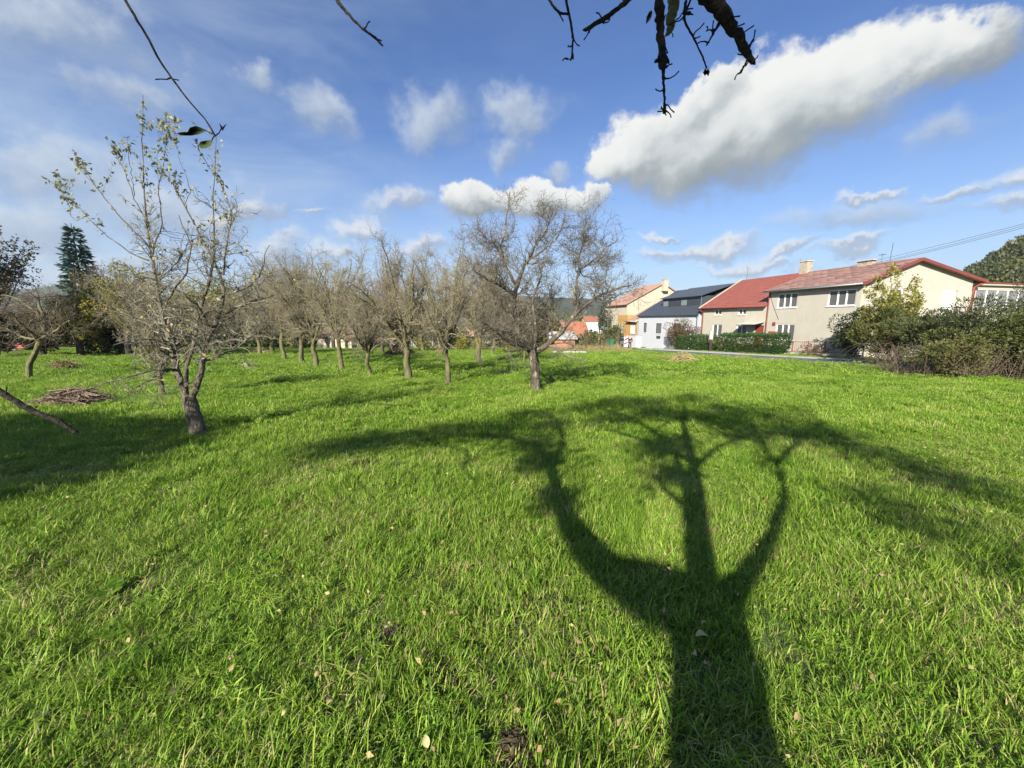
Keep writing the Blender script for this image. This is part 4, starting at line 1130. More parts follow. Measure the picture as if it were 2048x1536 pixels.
def house_b():
    h = House('house', 'lower beige house with plain red roof and two small attic windows, between the two roofs', l=6.68)
    Ln = (14.0 - 6.68) * K; ze = H(1.32); xr = 5.3; zr = H(4.0); zb = -3.8; W = 10.2
    o = lambda a, b: ((a - 6.68) * K, (b - 6.68) * K)
    wins = [(*o(11.5, 12.35), H(.55), H(1.05), 2), (*o(8.75, 9.55), H(.53), H(1.02), 2), (*o(11.3, 12.45), H(-1.45), H(-.31), 2), (*o(8.55, 9.6), H(-1.45), H(-.33), 2)]
    door = (*o(6.86, 7.72), -3.3, H(-.36))
    h.wall_x(.06, 0.02, Ln, zb, ze, [w[:4] for w in wins] + [door], M_render_b)
    for w in wins: h.window('x', .06, *w[:4], lights=w[4], fw=.06)
    d = MB().box(.16, .20, door[0] + .02, door[1] - .02, -3.2, door[3] - .02).build('door', M_red_wood, h.t)
    mb = MB()
    for k in range(3): mb.box(.135, .158, door[0] + .15, door[1] - .15, -2.9 + k * .75, -2.35 + k * .75)
    mb.build('door_panels', M_red_wood, d)
    MB().add([(.06, Ln, zb), (W, Ln, zb), (W, Ln, ze), (xr, Ln, zr - .1), (.06, Ln, ze)], [(0, 1, 2, 3, 4)]).build('gable', M_white_wall, h.t)
    MB().add([(W, 0, zb), (W, Ln, zb), (W, Ln, ze), (W, 0, ze)], [(0, 1, 2, 3)]).build('rear_wall', M_render_b, h.t)
    sL = (zr - ze) / xr; zl = ze + .05 - sL * .3
    rf = h.slab('roof', [(-.3, -.0, zl), (-.3, Ln + .1, zl), (xr, Ln + .1, zr), (xr, 0, zr)], .10, M_roof_red)
    tile_rows(rf, -.3, zl, xr, zr, 0, Ln + .05, .55, .40, M_roof_red, 8, lift=.02)
    h.slab('roof_slope', [(xr + .003, 0, zr), (xr + .003, Ln + .1, zr), (W + .3, Ln + .1, ze - .2), (W + .3, 0, ze - .2)], .10, M_roof_red)
    for (xa, za, xb, zb_) in ((-.3, zl, xr, zr), (xr, zr, W + .3, ze - .2)):
        MB().add([(xa, y, za + dz) for y in (Ln + .105, Ln + .22) for dz in (-.2, .10)] + [(xb, y, zb_ + dz) for y in (Ln + .105, Ln + .22) for dz in (-.2, .10)],
                 [(0, 1, 3, 2), (4, 6, 7, 5), (0, 4, 5, 1), (2, 3, 7, 6), (1, 5, 7, 3), (0, 2, 6, 4)]).build('verge_board', M_cream, h.t)
    h.tube('gutter', [(-.36, -.05, zl - .05), (-.36, Ln + .2, zl - .07)], .065, M_red_metal)
    h.tube('downpipe', [(-.36, Ln - .1, zl - .1), (-.25, Ln - .15, zl - .3), (-.02, Ln - .25, zl - .5), (-.02, Ln - .25, -3.6)], .06, M_red_metal)
    c = MB().box(xr - .35, xr + .35, (10.3 - 6.68) * K - .4 - 3.3, (10.3 - 6.68) * K + .4 - 3.3, zr - .4, zr + 1.0).build('chimney', M_chimney, h.t)
    MB().box(xr - .42, xr + .42, (10.3 - 6.68) * K - .47 - 3.3, (10.3 - 6.68) * K + .47 - 3.3, zr + 1.002, zr + 1.10).build('chimney_cap', M_concrete, c)
    for yy_ in (1.75, 8.2):
        MB().tube([(xr, yy_, zr - .05), (xr, yy_ - .05, zr + 1.35)], .016, 6).build('aerial', M_dark_metal, h.t)
    # canopy of corrugated sheet on a slanting strut
    y0, y1 = .15, (9.0 - 6.68) * K - .2
    mb = MB(); n = 16
    for i in range(n):
        ya, yb_ = y0 + (y1 - y0) * i / n, y0 + (y1 - y0) * (i + 1) / n; z_ = .03 * (i % 2); z2 = .03 * ((i + 1) % 2)
        mb.add([(-1.15, ya, H(-.28) + z_), (-1.15, yb_, H(-.28) + z2), (.05, yb_, H(-.10) + z2), (.05, ya, H(-.10) + z_), (-1.15, ya, H(-.28) + z_ - .02), (-1.15, yb_, H(-.28) + z2 - .02)], [(0, 1, 2, 3), (0, 4, 5, 1)])
    cn = mb.build('canopy', M_concrete, h.t)
    MB().tube([(-1.1, y1 - .2, H(-.3)), (.04, y1 - .2, H(-.85))], .025, 6).build('strut', M_steel, cn)
    MB().box(-.03, .057, .02, Ln, -3.8, H(-1.95)).build('plinth', plain('terracotta_plinth', (.42, .20, .12), (.36, .17, .10), rough=.9), h.t)
house_b()

def house_c():
    h = House('house', 'white house with dark anthracite roof and a long dormer of dark framed windows', l=14.25)
    Ln = (25.2 - 14.25) * K; ze = H(.75); xr = 6.36; zr = H(3.82); zb = -5.0; W = 12.0
    o = lambda a, b: ((a - 14.25) * K, (b - 14.25) * K)
    wins = [(*o(23.35, 24.0), H(-1.38), H(-.23)), (*o(20.4, 21.45), H(-1.43), H(-.27)), (*o(17.0, 18.2), H(-1.4), H(-.25))]
    h.wall_x(.05, .1, Ln, zb, ze, wins, M_white_wall)
    M_grill = plain('grey_roller_blind', (0.12, 0.125, 0.13), (0.10, 0.10, 0.11), scale=4, rough=.5)
    for w in wins: h.window('x', .05, *w, lights=1, frame=M_dark_frame, pane=M_grill, fw=.05, sill=True, surround=None)
    MB().box(-.005, .047, .12, Ln - .02, H(.42), ze - .02).build('eaves_band', plain('pale_grey_band', (.48, .49, .52), rough=.8), h.t)
    MB().add([(.05, Ln, zb), (W, Ln, zb), (W, Ln, ze), (xr, Ln, zr - .1), (.05, Ln, ze)], [(0, 1, 2, 3, 4)]).build('gable', M_white_wall, h.t)
    MB().add([(.05, .1, zb), (W, .1, zb), (W, .1, ze), (xr, .1, zr - .1), (.05, .1, ze)], [(0, 1, 2, 3, 4)]).build('gable', M_white_wall, h.t)
    sL = (zr - ze) / xr; zl = ze - sL * .25
    rf = h.slab('roof', [(-.25, .1, zl), (-.25, Ln + .12, zl), (xr, Ln + .12, zr), (xr, .1, zr)], .08, M_roof_dark)
    seams(h, rf, -.25, zl, xr, zr, .15, Ln + .1, .55, .04, .035, M_roof_dark)
    h.slab('roof_slope', [(xr + .003, .1, zr), (xr + .003, Ln + .12, zr), (W + .3, Ln + .12, ze - .2), (W + .3, .1, ze - .2)], .08, M_roof_dark)
    # dormer
    xf = 1.45 * K; y0, y1 = (15.95 - 14.25) * K, (22.4 - 14.25) * K
    zf0 = ze + sL * xf - .05; zt = H(2.60)
    xb = (zt + .1 - ze) / sL
    dm = MB().add([(xf, y0, zf0), (xf, y1, zf0), (xf, y1, zt), (xf, y0, zt), (xb, y0, zt), (xb, y1, zt)], [(0, 4, 3), (1, 2, 5), (3, 4, 5, 2)]).build('dormer', M_roof_dark, h.t)
    n = 6; Wd = (y1 - y0) / n
    MB().box(xf - .02, xf + .05, y0, y1, zf0 - .05, zf0 + .12).build('dormer_sill', M_roof_dark, dm)
    MB().box(xf - .02, xf + .05, y0, y1, zt - .28, zt).build('dormer_lintel', M_roof_dark, dm)
    M_dpane = [glass_mat('dormer_glass', (.035, .045, .06), .12), glass_mat('dormer_glass_pale', (.16, .19, .21), .2)]
    for i in range(n):
        a, b = y0 + Wd * i, y0 + Wd * (i + 1)
        mb = MB(); mb.box(xf, xf + .06, a, a + .06, zf0 + .12, zt - .28); mb.box(xf, xf + .06, b - .06, b - .002, zf0 + .12, zt - .28)
        mb.box(xf, xf + .06, a + .06, b - .06, zf0 + .12, zf0 + .18); mb.box(xf, xf + .06, a + .06, b - .06, zt - .34, zt - .28)
        f = mb.build('dormer_window', M_dark_frame, h.t)
        MB().box(xf + .035, xf + .045, a + .064, b - .064, zf0 + .184, zt - .344).build('pane', M_dpane[1 if i in (2, 5) else 0], f)
    # dormer roof runs back to the ridge
    dr = h.slab('dormer_roof', [(xf - .35, y0 - .35, zt + .02), (xf - .35, y1 + .25, zt + .02), (xr - .1, y1 + .25, zr + .10), (xr - .1, y0 - .35, zr + .10)], .10, M_roof_dark)
    h.tube('downpipe', [(-.1, Ln - .1, zl - .1), (-.02, Ln - .12, zl - .3), (-.02, Ln - .12, zb)], .045, M_steel)
    h.tube('downpipe', [(-.15, .4, zl - .1), (-.03, .4, zl - .4), (-.03, .4, zb)], .045, M_dark_metal)
    MB().tube([(.0, Ln + .1, zl), (.0, Ln + .12, zl + 2.6)], .02, 6).build('aerial', M_steel, h.t)
    MB().tube([(xf - .1, y0 - .1, zf0 - .1), (xf - .1, y0 - .12, zt + .1)], .03, 6).build('vent_pipe', M_steel, h.t)
    MB().box(-.09, -.003, (21.0 - 14.25) * K - .7, (21.0 - 14.25) * K + .1, H(-1.95), H(-1.70)).build('planter_box', M_dark_metal, h.t)
house_c()

def house_d():
    h = House('house', 'ochre house front with cream upper gable and two pale chimneys, farthest in the street row', l=25.3)
    Ln = (30.3 - 25.3) * K; ze = H(.12); zb = -5.6; o = lambda a, b: ((a - 25.3) * K, (b - 25.3) * K)
    wins = [(*o(25.75, 26.95), H(-1.62), H(-.46)), (*o(28.9, 30.0), H(-1.60), H(-.36))]
    h.wall_x(.0, .02, Ln, zb, ze, wins, M_ochre)
    M_cur = plain('white_curtain', (.36, .35, .30), (.28, .27, .23), scale=8, stretch=(1, 8, .2), rough=.6)
    for w in wins: h.window('x', 0, *w, lights=3, pane=M_cur, fw=.08, sill=M_ochre)
    # ochre end tower higher than the eaves
    MB().box(-.04, 3.0, o(27.7, 30.3)[0], Ln + .05, ze + .002, H(.78)).build('upper_wall', M_ochre, h.t)
    sL = .55; xr = 5.0; zr = ze + sL * xr
    rf = h.slab('roof', [(-.45, -.05, ze - sL * .3), (-.45, o(27.7, 27.7)[0] - .01, ze - sL * .3), (xr, o(27.7, 27.7)[0] - .01, zr), (xr, -.05, zr)], .12, M_roof_pink)
    tile_rows(rf, -.45, ze - sL * .3, xr, zr, -.04, o(27.7, 27.7)[0] - .02, .5, .4, M_roof_pink, 11)
    MB().add([(0, .02, zb), (xr, .02, zb), (xr, .02, zr - .12), (0, .02, ze - .12)], [(0, 1, 2, 3)]).build('gable', M_cream, h.t)
    MB().add([(-.45, y, ze - sL * .3 + dz) for y in (-.12, -.055) for dz in (-.2, .06)] + [(xr, y, zr + dz) for y in (-.12, -.055) for dz in (-.2, .06)],
             [(0, 1, 3, 2), (4, 6, 7, 5), (0, 4, 5, 1), (2, 3, 7, 6), (1, 5, 7, 3), (0, 2, 6, 4)]).build('verge_board', M_cream, h.t)
    h.tube('gutter', [(-.5, -.1, ze - .22), (-.5, 2.9, ze - .22)], .07, M_concrete)
    # tall gabled block behind
    y2 = o(31, 31)[0]; xa, xp, xe = 1.75 * K, 7.16 * K, 10.6 * K
    za, zp, ze2 = H(2.5), H(5.28), H(3.5)
    MB().add([(xa, y2, zb), (xe, y2, zb), (xe, y2, ze2), (xp, y2, zp), (xa, y2, za)], [(0, 1, 2, 3, 4)]).build('tall_gable', M_cream, h.t)
    MB().add([(xa, y2, zb), (xa, y2 + 7, zb), (xa, y2 + 7, za), (xa, y2, za)], [(0, 1, 2, 3)]).build('tall_side_wall', M_cream, h.t)
    s1 = (zp - za) / (xp - xa)
    r2 = h.slab('tall_roof', [(xa - .5, y2 - .3, za - s1 * .5 + .08), (xa - .5, y2 + 7, za - s1 * .5 + .08), (xp, y2 + 7, zp + .08), (xp, y2 - .3, zp + .08)], .14, M_roof_pink)
    s2 = (zp - ze2) / (xe - xp)
    h.slab('tall_roof_slope', [(xp + .003, y2 - .3, zp + .08), (xp + .003, y2 + 7, zp + .08), (xe + .5, y2 + 7, ze2 - s2 * .5 + .08), (xe + .5, y2 - .3, ze2 - s2 * .5 + .08)], .14, M_orange_roof)
    for xx, z0, z1, w in ((xp + .2, zp - 1.3, zp + .55, .85), (xe - .6, ze2 - .6, ze2 + .75, .7)):
        c = MB().box(xx - w / 2, xx + w / 2, y2 - .75, y2 - .305 + .25, z0, z1).build('chimney', M_cream, h.t)
        MB().box(xx - w / 2 - .08, xx + w / 2 + .08, y2 - .83, y2 + .03, z1 + .002, z1 + .1).build('chimney_cap', M_concrete, c)
house_d()

def annex():
    h = House('annex', 'flat roofed beige annex with a wide curtained window, right of the big gable', 'annex', l=0.3)
    x0, x1 = 9.95 * K + .12, 22.5; zt = H(2.62); zb = -3.4
    op = [(11.0 * K, 16.8 * K, H(.95), H(2.22))]
    h.wall_y(0, x0, x1, zb, zt - .2, op, M_render_b)
    M_net = plain('net_curtain', (.24, .24, .25), (.12, .12, .13), scale=5, stretch=(6, 1, .3), rough=.5, spec=.5)
    h.window('y', 0, *op[0], lights=5, pane=M_net, fw=.07)
    MB().box(x0 - .0, x1 + .2, -.25, 8, zt - .198, zt - .06).build('roof', M_cream, h.t)
    MB().box(x0 - .0, x1 + .22, -.30, 8.02, zt - .058, zt + .04).build('roof_edge', M_red_metal, h.t)
annex()

# ------------------------------------------------------------------ overhead wires
def wires():
    for k, (a, b) in enumerate([((1560, 562), (2400, 352)), ((1560, 566), (2400, 358)), ((1560, 566), (2400, 366))]):
        p, q = at(*a, 46), at(*b, 24)
        q = q + np.array([0, 0, .12 * k])
        pts = [p * (1 - t) + q * t - np.array([0, 0, 4 * t * (1 - t) * (.35 + .07 * k)]) for t in np.linspace(0, 1, 20)]
        mb = MB().tube(pts, .014, 5)
        o = mb.build('power_line', M_dark_metal)
        tag(o, ['uppermost of the three thin wires rising to the right over the roofs', 'middle one of the three thin wires over the roofs', 'lowest of the three thin wires over the roofs'][k], 'wire', 'overhead wires')
wires()

# ------------------------------------------------------------------ road, kerb, pavement
M_asphalt = plain('asphalt', (0.085, 0.088, 0.095), (0.11, 0.112, 0.118), scale=3, rough=.9, bump=.4, bscale=150, dirt=((.15, .15, .15), .7, .5, .7))
M_paint = plain('road_paint', (.62, .62, .60), (.45, .45, .44), scale=8, rough=.8)
M_pave = plain('pale_kerb_concrete', (.38, .375, .35), (.32, .31, .29), scale=4, rough=.95, bump=.3, bscale=60)
def strip(name, w0, w1, l0, l1, dz, mat, label, kind='structure', thick=None, step=1.0, wf=None):
    n = max(2, int((l1 - l0) / step)); V = []
    for i in range(n + 1):
        l = l0 + (l1 - l0) * i / n
        for w in (w0, w1):
            ww = w + (wf(l) if wf else 0)
            x, y = st(ww, l); V.append((x, y, float(gz(x, y)) + dz))
    F = [(2 * i, 2 * i + 1, 2 * i + 3, 2 * i + 2) for i in range(n)]
    mb = MB()
    if thick:
        V2 = [(x, y, z - thick) for x, y, z in V]; m = len(V)
        F2 = F + [(2 * i, 2 * i + 2, m + 2 * i + 2, m + 2 * i) for i in range(n)] + [(2 * i + 1, m + 2 * i + 1, m + 2 * i + 3, 2 * i + 3) for i in range(n)]
        mb.add(V + V2, F2)
    else: mb.add(V, F)
    o = mb.build(name, mat)
    return tag(o, label, kind=kind)
strip('road', -9.6, -5.0, -22, 58, .03, M_asphalt, 'grey asphalt street beyond the meadow')
strip('road', -9.6, 0.2, 22.0, 30.0, .026, M_asphalt, 'grey asphalt apron where the street widens')
for i in range(7):
    l = -4 + i * 4.2
    strip('road_marking', -7.1, -6.95, l, l + 2.2, .036, M_paint, 'worn white dash on the street')
strip('road_marking', -9.35, -9.23, -20, 48, .036, M_paint, 'white edge line on the meadow side of the street')
strip('kerb', -5.0, -4.78, -22, 21.8, .13, M_pave, 'pale concrete kerb of the street', thick=.2)
strip('pavement', -4.775, -3.7, 6.0, 21.8, .115, M_pave, 'light concrete pavement strip', thick=.15)
# ------------------------------------------------------------------ leafy shrubs, hedges and background trees
def leafcol(name, a, b, c, d=None, **kw):
    return leafy(name, [(0, a), (.45, b), (.85, c), (1, d or c)], **kw)
M_hedge = leafcol('laurel_hedge_leaf', (.018, .040, .012), (.040, .085, .020), (.075, .13, .030), (.13, .16, .05), trans=.2, rough=.35, spec=.5)
M_darkshrub = leafcol('dark_shrub_leaf', (.020, .030, .012), (.045, .065, .020), (.07, .09, .03), (.12, .08, .05), trans=.25, rough=.45)
M_redshrub = leafcol('reddish_shrub_leaf', (.05, .07, .02), (.12, .085, .03), (.21, .085, .035), (.27, .11, .045), trans=.35)
M_juniper = leafcol('juniper_spray', (.024, .034, .014), (.062, .078, .028), (.11, .12, .042), (.17, .135, .06), trans=.15)
M_thicket = leafcol('thicket_leaf', (.035, .045, .016), (.075, .095, .026), (.14, .15, .04), (.23, .17, .07), trans=.35)
M_spruce = leafcol('spruce_needles', (.028, .060, .056), (.060, .110, .098), (.10, .165, .145), trans=.05)
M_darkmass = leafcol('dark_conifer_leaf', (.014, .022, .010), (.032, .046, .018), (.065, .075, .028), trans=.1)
M_brownleaf = leafcol('brown_autumn_leaf', (.09, .075, .045), (.17, .13, .08), (.26, .19, .10), trans=.3)
M_bramble = plain('bramble_stems', (.17, .13, .09), (.10, .075, .055), scale=3, rough=.9)
M_straw = plain('dry_grass_straw', (.42, .34, .17), (.32, .26, .12), scale=3, rough=.9)
M_redtwig = plain('red_brown_brush', (.22, .12, .075), (.15, .085, .06), scale=3, rough=.9)

def cloud_pts(r_, n, size, lumps=14, shell=.55, flat_bottom=.0, box=False):
    """points through a lumpy crown; size = half extents"""
    size = np.array(size)
    if box:
        c = r_.uniform(-1, 1, (lumps, 3)); c[:, 2] = r_.uniform(-1, .85, lumps)
    else:
        c = norm(r_.normal(0, 1, (lumps, 3))) * r_.uniform(.25, .85, (lumps, 1))
    rad = r_.uniform(.22, .42, lumps)
    k = r_.integers(0, lumps, n)
    d = norm(r_.normal(0, 1, (n, 3)))
    rr = rad[k] * (shell + (1 - shell) * r_.uniform(0, 1, n)) ** .6
    p = c[k] + d * rr[:, None]
    # leaves of one lump share a shade of their own
    lt = r_.normal(0, .12, lumps)[k]
    return p * size, d, lt
def shrub(name, label, cat, base, size, n, leaf, mat, seed, lumps=16, stems=8, stem_mat=None, up=0.2, aspect=.55, box=False, group=None, twigs=0, zc=None, tm=.45, stem_r=.02, droop=None):
    r_ = np.random.default_rng(seed)
    t = thing(name, label, cat, base, 0, group)
    zc = size[2] if zc is None else zc
    p, d, lt = cloud_pts(r_, n, size, lumps, box=box)
    p[:, 2] += zc
    keep = p[:, 2] > 0.02; p, d, lt = p[keep], d[keep], lt[keep]
    dirn = norm(d + np.array([0, 0, up])) if droop is None else norm(d * .6 + np.array([0, 0, droop]))
    ti = np.clip(tm + lt + r_.normal(0, .16, len(p)), 0, 1)
    V, F, T_ = quad_leaves(r_, p, leaf, ti, aspect=aspect, direction=dirn)
    g = Geo(); g.add(V, F, T_)
    lf = link('leaves', g.mesh(name + '_leaves', [mat], False, True), t); lf['kind'] = 'stuff'
    # stems from the base into the crown
    tips = p[r_.integers(0, len(p), stems)] * .85
    n_ = 7; P = np.zeros((stems, n_, 3)); b0 = r_.uniform(-.12, .12, (stems, 3)) * np.array([size[0], size[1], 0]) * 2
    for j in range(n_):
        s = j / (n_ - 1)
        P[:, j] = b0 * (1 - s) + tips * np.array([s ** 1.3, s ** 1.3, s])[None] + r_.normal(0, .03, (stems, 3)) * (j > 0)
    P[:, :, 2] = np.maximum(P[:, :, 2], -.05)
    Rr = stem_r * np.linspace(1, .35, n_)[None] * r_.uniform(.6, 1.2, (stems, 1))
    g = Geo(); V, F = sweep(P, Rr, 5); g.add(V, F)
    if twigs:
        P2, R2 = grow(r_, P, Rr, twigs, .2, (.3, .8), (25, 65), .5, n=5, wob=.18, minr=.004); V, F = sweep(P2, R2, 3); g.add(V, F)
    sm_ = link('stems', g.mesh(name + '_stems', [stem_mat or M_bramble]), t); sm_['kind'] = 'stuff'
    return t

def gw(w, l):
    x, y = st(w, l); return (x, y, float(gz(x, y)))
# hedges before the red roofed house; clipped, long axis along the street
def hedge(label, w, l0, l1, half_w, hgt, n, seed, leaf=.12, group='clipped hedges at the houses'):
    r_ = np.random.default_rng(seed)
    c = gw(w, (l0 + l1) / 2); t = thing('hedge', label, 'hedge', c, HOUSE_TH, group)
    hl_ = (l1 - l0) / 2
    # leaves over the faces of a rounded block
    q = r_.uniform(-1, 1, (n, 3)); ax = r_.choice(3, n, p=[.45, .15, .40]); sg = np.sign(r_.uniform(-1, 1, n)); 
    for k in range(3): q[ax == k, k] = sg[ax == k] * r_.uniform(.78, 1.04, (ax == k).sum())
    lump = .10 * np.sin(q[:, 1] * hl_ * 2.1 + q[:, 2] * 2) + .08 * np.sin(q[:, 1] * hl_ * 5.3 + q[:, 0] * 3 + 1)
    sz = np.array([half_w, hl_, hgt / 2])
    rnd = 1 - .16 * np.abs(q[:, [1, 2, 0]]) ** 4 * (np.abs(q[:, [2, 0, 1]]) ** 2)
    p = q * sz * rnd * (1 + lump[:, None] * np.array([1, .15, .8])); p[:, 2] += hgt / 2
    p[:, 2] -= SLOPE * p[:, 1] * math.cos(HOUSE_TH)
    d = np.zeros((n, 3)); d[np.arange(n), ax] = sg
    ti = np.clip(.42 + .9 * lump + r_.normal(0, .17, n), 0, 1)
    V, F, T_ = quad_leaves(r_, p, leaf, ti, aspect=.55, direction=norm(d * .5 + np.array([0, 0, .35])))
    g = Geo(); g.add(V, F, T_); lf = link('leaves', g.mesh('hedge_leaves', [M_hedge], False, True), t); lf['kind'] = 'stuff'
    mb = MB()
    for k in range(int(hl_ * 4)):
        y = r_.uniform(-hl_ * .9, hl_ * .9); mb.tube([(r_.uniform(-.3, .3) * half_w, y, -.3 - SLOPE * y), (r_.uniform(-.6, .6) * half_w, y + r_.uniform(-.3, .3), hgt * .8 - SLOPE * y)], [.03, .012], 5)
    mb.build('stems', M_bark_dark, t)['kind'] = 'stuff'
hedge('long clipped green hedge in front of the red roofed house', -2.1, 4.0, 10.8, .9, 1.8, 19000, 1)
hedge('shorter rounded green hedge, left of the long one', -1.9, 12.6, 17.6, 1.0, 1.7, 13000, 2)
def shrub_px(px, py, y=None, **kw):
    g = ground(px, py); return g
b = gw(-1.5, 18.2)
shrub('autumn_shrub', 'reddish brown autumn shrub standing before the white house', 'shrub', b, (2.2, 1.9, 1.75), 5200, .13, M_redshrub, 3, lumps=30, stems=26, stem_mat=M_bramble, zc=2.15, up=.3, twigs=3)
b = gw(-1.6, 2.0)
shrub('rose_bush', 'low leggy reddish shrub beside the thin garden fence', 'shrub', b, (1.2, 2.0, .55), 700, .09, M_redshrub, 4, lumps=14, stems=22, zc=.55, twigs=4)
b = gw(-2.0, -1.2)
shrub('dark_shrub', 'dark green broad leaved shrub in front of the house corner', 'shrub', (b[0] + .2, b[1], b[2]), (1.5, 1.4, 1.75), 8500, .14, M_darkshrub, 5, lumps=34, stems=16, zc=1.95, tm=.5)

# the yellow leaved young tree in front of the gable
def yellow_tree():
    y0 = 23.0; b_ = at(1795, 738, y0); b_[2] = float(gz(b_[0], b_[1]))
    r_ = np.random.default_rng(12)
    t = thing('yellow_leaved_tree', 'young multi stemmed tree with yellow green leaves in front of the gable', 'tree', b_)
    heads = [(1735, 585), (1752, 560), (1778, 540), (1795, 548), (1762, 600), (1800, 590), (1815, 575), (1832, 562), (1745, 640), (1780, 640), (1812, 625), (1720, 620), (1838, 600), (1770, 575), (1785, 610), (1730, 670), (1765, 665), (1800, 660), (1820, 650)]
    Ls = []
    for i, (hx, hy) in enumerate(heads):
        tip = at(hx, hy, y0 + r_.uniform(-.9, .9)) - b_
        pts = []
        o = np.array([r_.normal(0, .15), r_.normal(0, .15), 0])
        for s in np.linspace(0, 1, 6): pts.append((*(o * (1 - s) + tip * np.array([s ** 1.25, s ** 1.25, s]) + r_.normal(0, .04, 3)), .03 * (1 - .8 * s)))
        Ls.append(pts)
    P1, R1 = limb_batch(Ls, 12); g = Geo(); V, F = sweep(P1, R1, 6); g.add(V, F)
    P2, R2 = grow(r_, P1, R1, 4.5, .3, (.3, .9), (20, 55), .5, n=6, wob=.15, minr=.005); V, F = sweep(P2, R2, 4); g.add(V, F)
    P3, R3 = grow(r_, P2, R2, 4.5, .2, (.15, .4), (25, 60), .3, n=4, wob=.2, minr=.004); V, F = sweep(P3, R3, 3); g.add(V, F)
    link('stems', g.mesh('yellow_tree_stems', [M_bramble]), t)
    pos = np.concatenate([P2[:, 2:].reshape(-1, 3), P3[:, 1:].reshape(-1, 3), P1[:, 4:].reshape(-1, 3)]); pos = pos[r_.integers(0, len(pos), 14000)]
    hgt_ = (pos[:, 2] - 1.0) / 3.5
    pos = pos[r_.uniform(size=len(pos)) < np.clip(1.15 - .55 * hgt_, .3, 1)]
    pos = pos + r_.normal(0, .09, pos.shape)
    g = Geo(); g.add(*quad_leaves(r_, pos, .12, np.clip(r_.normal(.62, .2, len(pos)), 0, 1), aspect=.7, upb=-.3))
    lf = link('leaves', g.mesh('yellow_tree_leaves', [leafcol('yellow_tree_leaf', (.07, .10, .02), (.20, .21, .04), (.40, .36, .08), (.50, .45, .20), trans=.4)], False, True), t); lf['kind'] = 'stuff'
yellow_tree()

def px_shrub(name, label, px, py_base, y, wpx, hpx, depth, n, leaf, mat, seed, **kw):
    """shrub whose crown covers wpx x hpx pixels when standing at distance y"""
    b_ = at(px, py_base, y); b_[2] = float(gz(b_[0], b_[1])); m = y / FPX
    cat = kw.pop('cat', 'shrub')
    return shrub(name, label, cat, b_, (wpx * m / 2, depth, hpx * m / 2), n, leaf, mat, seed, **kw)
px_shrub('green_shrub', 'mid green leafy shrub under the yellow leaved tree', 1768, 735, 22.0, 135, 150, 1.3, 11000, .11, M_thicket, 21, lumps=34, stems=14, tm=.68)
# junipers and bramble thicket on the right
px_shrub('juniper', 'spreading blue green juniper beside the yellow leaved tree', 1858, 745, 19.0, 165, 112, 1.5, 13000, .15, M_juniper, 22, lumps=40, stems=12, aspect=.25, droop=.45, zc=1.7)
px_shrub('juniper', 'juniper with green sprays in the middle of the thicket', 1950, 760, 16.5, 190, 150, 1.7, 15000, .14, M_juniper, 23, lumps=44, stems=12, aspect=.25, droop=.35, zc=1.75, tm=.4)
px_shrub('thicket_bush', 'yellow green bush at the right picture edge', 2040, 770, 14.5, 180, 175, 1.6, 15000, .10, M_thicket, 24, lumps=44, stems=50, zc=1.6, twigs=7)
px_shrub('thicket_bush', 'olive brown tangled bush low at the front of the thicket', 1925, 772, 14.6, 240, 105, 1.1, 9000, .08, M_thicket, 25, lumps=30, stems=50, twigs=7, tm=.72)
px_shrub('thicket_bush', 'tangled bush beyond the right picture edge', 2180, 790, 13.0, 230, 190, 1.8, 7000, .09, M_thicket, 26, lumps=30, stems=20)
px_shrub('pine_bush', 'dark needled pine at the right edge before the wide window', 2035, 700, 20, 60, 190, .8, 3200, .14, M_darkmass, 27, lumps=26, aspect=.2, zc=3.0)
def brambles():
    r_ = np.random.default_rng(41)
    n = 650; P = np.zeros((n, 9, 3))
    cx = r_.uniform(1765, 2120, n)
    for i in range(n):
        y = 15.6 - 2.2 * (cx[i] - 1765) / 355 + r_.uniform(-.2, 2.2)
        b_ = at(cx[i], 760, y); z0 = float(gz(b_[0], y))
        a = r_.uniform(0, 2 * math.pi); L = r_.uniform(.8, 2.6); up = r_.uniform(.25, 1.6)
        for j, s in enumerate(np.linspace(0, 1, 9)):
            P[i, j] = (b_[0] + math.cos(a) * L * s, y + math.sin(a) * L * s * .6, z0 + up * 4 * s * (1 - s * .85) * .8 + r_.normal(0, .02))
    P[:, :, 2] = np.maximum(P[:, :, 2], gz(P[:, :, 0], P[:, :, 1]) + .02)
    R_ = .0075 * np.linspace(1, .4, 9)[None] * r_.uniform(.5, 1.3, (n, 1))
    g = Geo(); V, F = sweep(P, R_, 4); g.add(V, F)
    o = link('brambles', g.mesh('brambles', [M_bramble]))
    tag(o, 'arching dry bramble canes tangled over the front of the right hand thicket', kind='stuff')
brambles()

